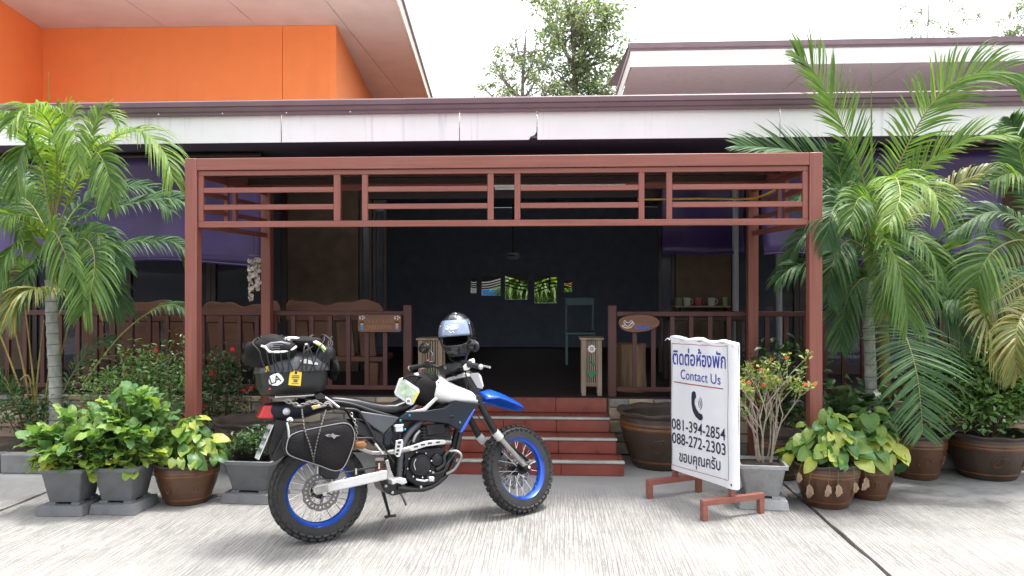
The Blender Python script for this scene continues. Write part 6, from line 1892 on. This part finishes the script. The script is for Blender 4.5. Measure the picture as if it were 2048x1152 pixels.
for (x0, y0, x1, y1) in ((584, 751, 599, 752.6), (583, 754.5, 599, 756), (586, 758.5, 597, 759.6), (587, 760.8, 595, 763.6), (583, 766, 597, 767)):
    on_box([(x0, y1), (x0, y0), (x1, y0), (x1, y1)], 'sticker_print', K['black_paint2'], ys, .0055)
on_box([(589, 747), (590, 744.5), (593, 744.5), (594, 747), (591.5, 748.5)], 'sticker_crest', K['black_paint2'], ys, .0055)
prj([(537, 777), (541, 775), (542, 779), (538, 780)], -.208, -.19, 'reflector', K['red_lens'], tb, bevel=0)
# bundle under a net on the lid
bd = thing('luggage_bundle', 'black jacket and protector bundle netted onto the top box', 'luggage', bl(xc, 0, zl))
bd.matrix_basis = BM @ Matrix.Translation((xc, 0, zl))
rnd = random.Random(14)
def lump(cx, cy, off, rx, ry, rz, name, m, seed, amp=.12, nu=28, nv=18):
    c = BI @ proj(cx, cy, off)
    q = random.Random(seed)
    w = [(V((q.uniform(-1, 1), q.uniform(-1, 1), q.uniform(-1, 1))) * q.uniform(3, 9), q.uniform(0, 6)) for _ in range(5)]
    mb = MB().ball((0, 0, 0), 1.0, nu, nv)
    vs = []
    for v in mb.v:
        k = 1 + amp * sum(math.sin(a.dot(v) + p) for a, p in w) / 2.2
        s = lambda x: math.copysign(abs(x) ** .8, x)
        vs.append(BM @ (c + V((s(v.x) * rx, s(v.y) * ry, s(v.z) * rz)) * k))
    mb.v = vs
    return mb.build(name, m, bd, smooth=70)
lump(538, 705, -.05, .15, .19, .10, 'jacket', K['nylon'], 3)
lump(588, 692, -.02, .15, .18, .06, 'jacket_fold', K['nylon'], 5, .16)
lump(640, 716, -.04, .085, .17, .09, 'rain_cover', K['black_plastic'], 6, .08)
K['plate_grey'] = mat('grey_protector', (0.14, 0.145, 0.16), 0.4)
kg = prj([(523, 694), (542, 684), (563, 682), (580, 686), (591, 694), (570, 703), (537, 703)], -.235, -.20, 'protector_plate', K['plate_grey'], bd, bevel=.008, seg=3)
ptube([(522, 692, -.237), (530, 694, -.24), (538, 703, -.243), (555, 704, -.243), (570, 703, -.243), (584, 699, -.24), (593, 693, -.235)], .007, 'white_trim', K['white_enamel'], kg, seg=24)
for i in range(4):
    ptube([(548 - i * 1.5, 687 + i * 3.6, -.238), (562, 686 + i * 3.6, -.24), (578 - i * 1.5, 690 + i * 2.6, -.238)], .0035, 'ridge', K['grey_plastic'], kg, seg=8)
ptube([(611, 690, -.21), (620, 684, -.215), (632, 685, -.215), (643, 692, -.21), (650, 702, -.2)], .012, 'white_strap', K['white_enamel'], bd, seg=18)
ptube([(632, 687, -.222), (642, 693, -.22), (650, 701, -.21)], .007, 'lime_strap', mat('lime_strap', (0.35, 0.55, 0.06), 0.5), bd, seg=12)
lump(582, 681, -.16, .055, .03, .018, 'white_cloth', K['white_enamel'], 8, .3)
prj([(600, 721), (612, 718), (636, 726), (636, 730), (602, 726)], -.214, -.20, 'white_label', K['white_enamel'], bd, bevel=.002)
prj([(602, 721), (606, 720), (607, 725), (603, 725)], -.216, -.213, 'red_mark', K['red_lens'], bd, bevel=0)
for i in range(15):                                            # elastic net
    x0 = 532 + i * 9
    x1 = x0 + rnd.uniform(-34, 34)
    x2 = x1 + rnd.uniform(-22, 22)
    ptube([(x0, 741, -.222), (x0 + (x1 - x0) * .35, 718, -.235), ((x0 + x1) / 2, 702, -.245), (x1, 684 + rnd.uniform(-4, 6), -.20), (x2, 672 + rnd.uniform(-3, 6), -.08), (x2, 690, .12)], .0042, 'net_cord', K['cord'], bd, n=6, seg=18)
for i in range(9):
    x0 = 536 + i * 14
    ptube([(x0, 738, -.224), (x0 - 1, 744, -.226), (x0 + 1, 747, -.222), (x0 + 2, 742, -.224)], .003, 'hook', K['black_plastic'], bd, n=5, seg=8)
lump(662, 735, -.05, .035, .13, .075, 'strap_end', K['nylon'], 9, .2)

# lock chain on the rack
ch = thing('lock_chain', 'steel lock chain coiled on the rack under the top box', 'chain', proj(612, 806, -.13))
path = bez([proj(x, y, o) for x, y, o in ((566, 800, -.15), (585, 806, -.17), (600, 812, -.18), (616, 806, -.18), (632, 804, -.18), (645, 812, -.18), (655, 806, -.17), (662, 812, -.17))], 17)
for i in range(17):
    c = path[i].lerp(path[i + 1], .5)
    d = (path[i + 1] - path[i]).normalized()
    u = d.cross(V((0, 0, 1))).normalized()
    if i % 2: u = u.cross(d)
    ring = [c + d * (.021 * math.cos(t)) + u * (.0105 * math.sin(t)) for t in (2 * math.pi * k / 12 for k in range(13))]
    MB().tube(ring, .0042, 6, cap=False).build('link', K['chain_steel'], ch)
prj([(622, 812), (640, 809), (644, 815), (626, 820)], -.20, -.17, 'padlock', mat('brass_padlock', (.55, .42, .2), .35, metal=.8), ch, bevel=.004)

# saddlebag
K['cord_fleck'] = mat('flecked_cord', (0.11, 0.11, 0.11), 0.7)
sb = thing('saddlebag', 'black fabric saddlebag with grey piping slung beside the rear wheel', 'bag', proj(640, 930, -.25))
sb.matrix_basis = BM @ Matrix.Translation(BI @ proj(640, 930, -.25))
out_ = [(573, 898), (578, 877), (592, 866), (620, 859), (670, 849), (690, 847), (702, 853), (708, 868), (706, 888), (697, 914), (688, 932), (678, 940), (664, 940), (640, 931), (612, 922), (586, 913), (576, 906)]
loc = [BI @ proj(x, y, -.36) for x, y in out_]
cen = sum(loc, V()) / len(loc)
def sring(k, y, dz=0.0, tk=1.0):
    r = []
    for p in loc:
        q = cen + (p - cen) * k
        z = q.z + (dz if p.z > cen.z else 0)
        r.append(BM @ V((q.x, y, z)))
    return r
# close outline sampled finer
def fine(ring, n=60):
    k = len(ring)
    pts = bez(ring + [ring[0]], n)
    return pts[:-1]
R_ = [fine(sring(k, y, dz)) for k, y, dz in ((.15, -.378, 0), (.6, -.376, 0), (.9, -.370, 0), (1.0, -.357, 0), (1.02, -.335, .004), (1.02, -.27, .02), (1.01, -.20, .03), (.96, -.165, .02), (.6, -.158, 0))]
MB().loft(R_).build('body', K['nylon'], sb, smooth=60)
pp = fine(sring(1.012, -.362, 0))
MB().tube(pp + [pp[0]], .0032, 6, cap=False).build('piping', K['piping'], sb)
pp = fine(sring(1.03, -.30, .012))
MB().tube(pp + [pp[0]], .0038, 6, cap=False).build('zip', K['black_plastic'], sb)
for pts in ([(604, 818, -.20), (605, 830, -.30), (610, 862, -.372), (620, 892, -.385), (627, 920, -.375), (628, 935, -.30)], [(652, 820, -.20), (648, 832, -.30), (640, 860, -.375), (632, 892, -.386), (627, 920, -.377), (627, 935, -.30)]):
    c = bez([proj(x, y, o) for x, y, o in pts], 48)
    bg_ = MB()
    for i in range(0, 48, 1):
        bg_.mi = i % 2
        bg_.tube([c[i], c[i + 1]], .0045, 7, cap=False)
    bg_.build('bungee_cord', [K['cord'], K['cord_fleck']], sb)
lg = [(650, 871), (656, 868), (663, 869), (666, 866), (668, 869), (681, 871.5), (673, 873), (668, 878), (665, 874), (656, 874)]
prj(lg, -.3815, -.372, 'logo', K['piping'], sb, bevel=0)
prj([(656, 871), (663, 870.5), (662, 872.8), (657, 872.6)], -.3822, -.38, 'logo_counter', K['nylon'], sb, bevel=0)
ptube([(575, 842, -.27), (580, 838, -.27), (584, 842, -.27)], .012, 'buckle', K['alu'], sb, seg=8)
ptube([(574, 846, -.28), (577, 860, -.32), (578, 876, -.345)], .007, 'buckle_strap', K['piping'], sb, seg=10)
path = bez([proj(x, y, o) for x, y, o in ((702, 826, -.2), (710, 845, -.22), (713, 862, -.22), (712, 880, -.2))], 9)
for i in range(9):
    c = path[i].lerp(path[i + 1], .5); d = (path[i + 1] - path[i]).normalized(); u = d.cross(V((0, 1, .2))).normalized()
    if i % 2: u = u.cross(d)
    MB().tube([c + d * (.013 * math.cos(t)) + u * (.008 * math.sin(t)) for t in (2 * math.pi * k / 10 for k in range(11))], .0025, 5, cap=False).build('chain_link', K['chain_steel'], sb)

# tank bag
tk = thing('tank_bag', 'black tank bag with a map in its clear pocket', 'bag', proj(832, 810, 0))
def tlump(cx, cy, off, r, name, m, seed, rot=0, pw=.6, amp=.05):
    c = BI @ proj(cx, cy, off)
    q = random.Random(seed)
    w = [(V((q.uniform(-1, 1), q.uniform(-1, 1), q.uniform(-1, 1))) * q.uniform(3, 7), q.uniform(0, 6)) for _ in range(4)]
    mb = MB().ball((0, 0, 0), 1.0, 32, 20)
    s = lambda x: math.copysign(abs(x) ** pw, x)
    Rm = Matrix.Rotation(rot, 3, 'Y')
    mb.v = [BM @ (c + Rm @ (V((s(v.x) * r[0], s(v.y) * r[1], s(v.z) * r[2])) * (1 + amp * sum(math.sin(a.dot(v) + p) for a, p in w) / 2))) for v in mb.v]
    return mb.build(name, m, tk, smooth=60)
tlump(840, 779, -.03, (.105, .115, .10), 'bag_body', K['nylon'], 2, R(30))
tlump(856, 764, -.03, (.05, .10, .06), 'top_pocket', K['nylon'], 4, R(30))
mp_ = [(799, 757), (806, 755), (838, 777), (840, 784), (827, 809), (821, 811), (791, 791), (789, 785)]
cp_ = prj(mp_, -.158, -.142, 'clear_pocket', K['clear_lens'], tk, bevel=.004)
prj([(801, 760), (835, 782), (824, 804), (793, 785)], -.1605, -.157, 'map_sheet', K['map_paper'], tk, bevel=0)
prj([(834, 784), (838, 786), (828, 806), (825, 804)], -.161, -.157, 'yellow_strip', K['sticker_yellow'], tk, bevel=0)
c = BI @ proj(817, 802, -.162)
MB().lathe([(.0001, .002), (.021, .002), (.022, 0)], 18, BM @ Matrix.Translation(c) @ Matrix.Rotation(R(90), 4, 'X')).build('round_sticker', K['plate'], tk)
text_mb('85', .022, frame(BM.to_3x3() @ V((1, 0, 0)), BM.to_3x3() @ V((0, 0, 1)), BM.to_3x3() @ V((0, -1, 0)), BM @ (c + V((0, -.0035, -.008)))), .9, bold=.001).build('sticker_lettering', K['ink_navy'], tk, smooth=0)
ptube([(806, 758, -.165), (820, 752, -.15), (846, 756, -.13), (866, 772, -.12)], .006, 'handle', K['nylon'], tk, seg=12)
prj([(830, 748), (836, 745), (839, 750), (833, 753)], -.115, -.08, 'white_tag', K['white_enamel'], tk, bevel=.002)
ptube([(858, 766, -.13), (858, 778, -.135)], .006, 'zip_pull', K['alu'], tk)

# ================================================================ helmet hung on the handlebar
hc = proj(915, 672, -.10, SM)
fw = (CAM - hc); fw.z = 0; fw.normalize()
fw = Matrix.Rotation(R(-14), 3, 'Z') @ fw
hz_ = (V((0, 0, 1)) + fw * -.06 + V((-.10, 0, 0))).normalized()
hx = fw.cross(hz_).normalized()                                # helmet's own side
fy = hz_.cross(hx).normalized()
HM = frame(hx, fy, hz_, hc)
hm = thing('helmet', 'black full-face helmet with raised clear visor on the handlebar', 'helmet', hc)
hm.matrix_basis = HM
def shell_pt(th, ph, k=1.0):
    """th from the crown, ph from straight ahead"""
    x, y, z = math.sin(th) * math.sin(ph), math.sin(th) * math.cos(ph), math.cos(th)
    chin = max(0, math.cos(ph)) ** 2 * math.exp(-((th - R(124)) / R(22)) ** 2)
    low = max(0, (th - R(95)) / R(50))
    rx, ry, rz = .126 * (1 - .14 * low * low), .150 * (1 + .12 * chin), .166
    return HM @ (V((x * rx, y * ry, z * rz)) * k)
nt, npn = 44, 64
ths = [R(1 + 145 * i / nt) for i in range(nt + 1)]
phs = [2 * math.pi * j / npn for j in range(npn)]
mb = MB()
mb.v = [shell_pt(t, p) for t in ths for p in phs]
for i in range(nt):
    for j in range(npn):
        tm = (ths[i] + ths[i + 1]) / 2
        pm = (phs[j] + math.pi / npn + math.pi) % (2 * math.pi) - math.pi
        half = R(58) * math.sqrt(max(0, 1 - ((tm - R(93)) / R(21)) ** 4)) if abs(tm - R(93)) < R(21) else 0
        if abs(pm) < half: continue
        mb.f.append((i * npn + j, i * npn + (j + 1) % npn, (i + 1) * npn + (j + 1) % npn, (i + 1) * npn + j))
        mb.m.append(0)
K['liner'] = mat('helmet_liner', (0.012, 0.012, 0.014), 0.9)
K['shell_matt'] = mat('black_helmet_shell', (0.014, 0.014, 0.017), 0.3, coat=.3)
so = mb.build('shell', [K['shell_matt'], K['liner']], hm, smooth=60)
sm = so.modifiers.new('thick', 'SOLIDIFY'); sm.thickness = .024; sm.offset = -1; sm.material_offset = 1
# raised visor
K['visor'] = mat('silvered_visor', (0.20, 0.25, 0.36), 0.06, metal=.2, var=.35, scale=9, coat=.6)
rows = [[shell_pt(R(50 + 40 * i / 10), R(-74 + 148 * j / 24), 1.055 + .01 * (i / 10)) for j in range(25)] for i in range(11)]
vz = MB().grid(rows).build('visor', K['visor'], hm, smooth=70)
m_ = vz.modifiers.new('thick', 'SOLIDIFY'); m_.thickness = .003
MB().tube([shell_pt(R(90), R(-74 + 148 * j / 24), 1.067) for j in range(25)], .0032, 6).build('visor_edge', K['black_gloss'], vz)
for s in (-1, 1):
    rows = [[shell_pt(R(62 + 34 * i / 6), s * R(58 + 26 * j / 6), 1.063 + .012) for j in range(7)] for i in range(7)]
    o = MB().grid(rows).build('visor_pivot', K['black_gloss'], hm, smooth=60)
    m_ = o.modifiers.new('thick', 'SOLIDIFY'); m_.thickness = .006
# brow vent, crown vents, chin vent
for (t0, t1, p0, p1, k, nm, m) in ((R(26), R(46), R(-22), R(22), 1.045, 'brow_vent', K['grey_plastic']), (R(8), R(22), R(-30), R(30), 1.04, 'crown_vent', K['black_gloss']), (R(120), R(128), R(-18), R(18), 1.02, 'chin_vent', K['black_gloss'])):
    rows = [[shell_pt(t0 + (t1 - t0) * i / 5, p0 + (p1 - p0) * j / 8, k if 0 < i < 5 and 0 < j < 8 else k - .03) for j in range(9)] for i in range(6)]
    MB().grid(rows).build(nm, m, hm, smooth=60)
MB().tube([shell_pt(R(145), 2 * math.pi * j / 40, .985) for j in range(41)], .008, 8, cap=False).build('rim_seal', K['rubber'], hm)
MB().tube(bez([shell_pt(R(138), R(70), .9), HM @ V((.05, .05, -.16)), HM @ V((0, .03, -.18)), HM @ V((-.05, .05, -.165)), shell_pt(R(138), R(-70), .9)], 16), .008, 6, flat=.4).build('chin_strap', K['nylon'], hm)
# lettering and oval on the visor
tmb = text_mb('SHOEI', .03, Matrix.Identity(4), 1.0, bold=.0012)
tmb.v = [shell_pt(R(73) - v.y / .155, -(v.x) / .15, 1.074) for v in tmb.v]
tmb.build('lettering', K['white_enamel'], vz, smooth=0)
MB().tube([shell_pt(R(69.5) + R(6.2) * math.sin(t), R(21) * math.cos(t), 1.073) for t in (2 * math.pi * k / 36 for k in range(37))], .0016, 5, cap=False).build('oval_mark', K['white_enamel'], vz)
MB().tube(bez([shell_pt(R(78), R(8), 1.074), shell_pt(R(82), R(2), 1.074), shell_pt(R(79), R(-4), 1.074), shell_pt(R(83), R(-8), 1.074)], 8), .002, 5).build('small_mark', K['white_enamel'], vz)
# ================================================================ banner on its stand
# feet positions on the ground: near leg pair and far leg pair
SB = thing('banner_stand', 'white contact banner on a red-brown steel stand', 'sign', gnd(1440, 1010))
pL, pR = gnd(1352, 995), gnd(1463, 1022)                        # where the two uprights meet the ground
uL, uR = V((pL.x, pL.y, 0)), V((pR.x, pR.y, 0))
sd_ = (uR - uL); sd_.z = 0
SW = sd_.length
sd_.normalize()
sn = V((sd_.y, -sd_.x, 0))                                      # towards the road
if sn.y > 0: sn = -sn
TUBE = .042
def sg(s, d, z): return uL + sd_ * s + sn * d + V((0, 0, z))
for s, u, f0, f1 in ((0, uL, gnd(1299, 997), gnd(1397, 984)), (SW, uR, gnd(1408, 1041), gnd(1521, 1026))):
    a, b = V((f0.x, f0.y, 0)), V((f1.x, f1.y, 0))
    d = (b - a).normalized()
    zt = .125
    MB().bar(a - d * TUBE / 2 + V((0, 0, zt)), b + d * TUBE / 2 + V((0, 0, zt)), TUBE, TUBE).build('foot_bar', K['steel_red'], SB, bevel=.003)
    for p in (a, b):
        MB().bar(p, p + V((0, 0, zt - TUBE / 2 - .0005)), TUBE, TUBE, d).build('foot', K['steel_red'], SB, bevel=.003)
    ub = a.lerp(b, .52 if s == 0 else .487)
    MB().bar(ub + V((0, 0, zt + TUBE / 2 + .0005)), V((u.x, u.y, 1.22)) if False else ub + V((0, 0, 1.215)), TUBE * .9, TUBE * .9, d).build('upright', K['steel_red'], SB, bevel=.003)
    if s == 0: UL = ub
    else: UR = ub
sd_ = (UR - UL); sd_.z = 0; SW = sd_.length; sd_.normalize()
sn = V((sd_.y, -sd_.x, 0))
if sn.y > 0: sn = -sn
uL = UL
for z in (.34, 1.19):
    MB().bar(sg(.02, 0, z), sg(SW - .02, 0, z), TUBE * .8, TUBE * .8).build('cross_bar', K['steel_red'], SB, bevel=.003)
# cloth: wrapped round both uprights, corners from the photo
DF = .03
def onface(px, py):                                            # where a line of sight meets the banner face
    d = ray(px, py)
    t = (sg(0, DF, 0) - CAM).dot(sn) / d.dot(sn)
    p = CAM + d * t
    return (p - uL).dot(sd_), p.z
s0, zt0 = onface(1339, 680)
s1, zt1 = onface(1471, 686)
_, zb0 = onface(1343, 942)
_, zb1 = onface(1471, 977)
zb = (zb0 + zb1) / 2; zt = (zt0 + zt1) / 2
rnd = random.Random(6)
NX, NZ = 30, 44
def cloth(u, v):
    s = s0 + (s1 - s0) * u
    z = zb + (zt - zb) * v
    rip = .004 * math.sin(u * 19 + v * 2) * v ** 2 + .003 * math.sin(u * 7 - v * 11) + .006 * math.exp(-((u - .9) / .03) ** 2)
    edge = min(u, 1 - u)
    rd = -.03 * max(0, 1 - edge / .035) ** 2
    topw = (.006 * math.sin(u * 23) + .004 * math.sin(u * 51)) * max(0, v - .96) * 25
    return sg(s, DF + rip + rd, z + topw)
rows = [[cloth(i / NX, j / NZ) for i in range(NX + 1)] for j in range(NZ + 1)]
cl = MB().grid(rows)
backr = [[sg(s0 + (s1 - s0) * i / NX, -.032 if 0 < i < NX else -.0, (zb + (zt - zb) * j / NZ)) for i in range(NX, -1, -1)] for j in range(NZ + 1)]
cl.grid(backr)
co = cl.build('banner_cloth', K['white_banner'], SB, smooth=50)
MB().tube(bez([sg(s0 + (s1 - s0) * i / 10, DF - .02 + .01 * math.sin(i * 2.3), zt + .004 + .008 * math.sin(i * 1.7)) for i in range(11)], 40), .017, 8).build('rolled_hem', K['white_banner'], SB)
for s, dx in ((s0, -.05), (s1, .012)):
    MB().tube(bez([sg(s + (.02 if dx < 0 else -.02), DF + .01, zt - .01), sg(s, DF + .02, zt + .002), sg(s + dx, DF + .005, zt - .02)], 8), [.006 - .0004 * k for k in range(9)], 6).build('tie_string', K['white_banner'], SB)
def face_pt(px, py, lift=.003):
    s, z = onface(px, py)
    u, v = (s - s0) / (s1 - s0), (z - zb) / (zt - zb)
    return cloth(min(max(u, 0), 1), min(max(v, 0), 1)) + sn * lift
def pr_quad(p, q, w, m, name):
    a = [onface(*p), onface(*q)]
    mb = MB()
    n = 16
    A, B_ = [], []
    for i in range(n + 1):
        t = i / n
        s = a[0][0] + (a[1][0] - a[0][0]) * t; z = a[0][1] + (a[1][1] - a[0][1]) * t
        dsx, dz = a[1][0] - a[0][0], a[1][1] - a[0][1]
        l = math.hypot(dsx, dz)
        nx_, nz_ = -dz / l * w / 2, dsx / l * w / 2
        f = lambda ss, zz: cloth((ss - s0) / (s1 - s0), (zz - zb) / (zt - zb)) + sn * .003
        A.append(f(s + nx_, z + nz_)); B_.append(f(s - nx_, z - nz_))
    mb.grid([B_, A]).build(name, m, co, smooth=0)
pr_quad((1345, 687), (1457, 693), .0035, K['ink_red'], 'border_line')
pr_quad((1344, 929), (1457, 961), .0035, K['ink_red'], 'border_line')
pr_quad((1457, 692), (1458, 961), .003, K['ink_navy'], 'border_line')
pr_quad((1345, 686), (1344, 929), .003, K['ink_navy'], 'border_line')
pr_quad((1348, 763.5), (1446, 778), .007, K['ink_red'], 'red_rule')
def banner_text(body, box, m, bold=0.0, fix=None):
    """box: pixel corners of the words: left x, right x, base y at left, base y at right, height of a tall letter at left (px)"""
    xl, xr, yl, yr, hp = box
    tm = text_mb(body, 1.0, Matrix.Identity(4), 1.0, align='LEFT', bold=bold)
    x0, x1 = min(v.x for v in tm.v), max(v.x for v in tm.v)
    sL, zL = onface(xl, yl)
    sR, zR = onface(xr, yr)
    _, zH = onface(xl, yl - hp)
    H = (zH - zL) / .70
    zbm = (zL + zR) / 2
    vs = []
    for v in tm.v:
        k = (v.x - x0) / (x1 - x0)
        s = sL + (sR - sL) * k
        z = zL + (zR - zL) * k + v.y * H
        vs.append(cloth((s - s0) / (s1 - s0), (z - zb) / (zt - zb)) + sn * .0035)
    tm.v = vs
    return tm.build('lettering', m, co, smooth=0)
banner_text('ติดต่อห้องพัก', (1346, 1452, 728, 737, 27), K['ink_blue'], .012)
banner_text('Contact Us', (1361, 1441, 757, 769.5, 19), K['ink_blue'], .0)
banner_text('081-394-2854', (1344.5, 1452, 857, 881, 21.5), K['ink_navy'], .008)
banner_text('088-272-2303', (1344.5, 1452, 885, 911, 21.5), K['ink_navy'], .008)
banner_text('ขอบคุณครับ', (1359, 1441, 922, 941, 21), K['ink_navy'], .012)
# telephone handset with sound waves
hs_ = [(1388, 782), (1392, 784), (1393, 794), (1390, 800), (1390, 808), (1393, 818), (1398, 826), (1404, 829), (1406, 836), (1403, 841), (1398, 840), (1391, 833), (1386, 822), (1384, 808), (1384, 794), (1385, 785)]
pts = [face_pt(x, y, .0035) for x, y in hs_]
MB().add(pts, [tuple(range(len(pts)))]).build('handset_symbol', K['ink_navy'], co, smooth=0)
for r in (4.5, 8.5, 12.5):
    arc = [face_pt(1394.5 + r * .75 * math.cos(t), 807 + r * 1.25 * math.sin(t), .003) for t in [-.95 + 1.9 * i / 10 for i in range(11)]]
    MB().tube(arc, .0032, 5, flat=.3).build('sound_wave_symbol', K['ink_navy'], co)
c = face_pt(1463, 970, .002)
MB().lathe([(.004, -.001), (.009, 0), (.004, .002)], 12, frame(sd_, V((0, 0, 1)), sn, c)).build('eyelet', K['black_plastic'], co)
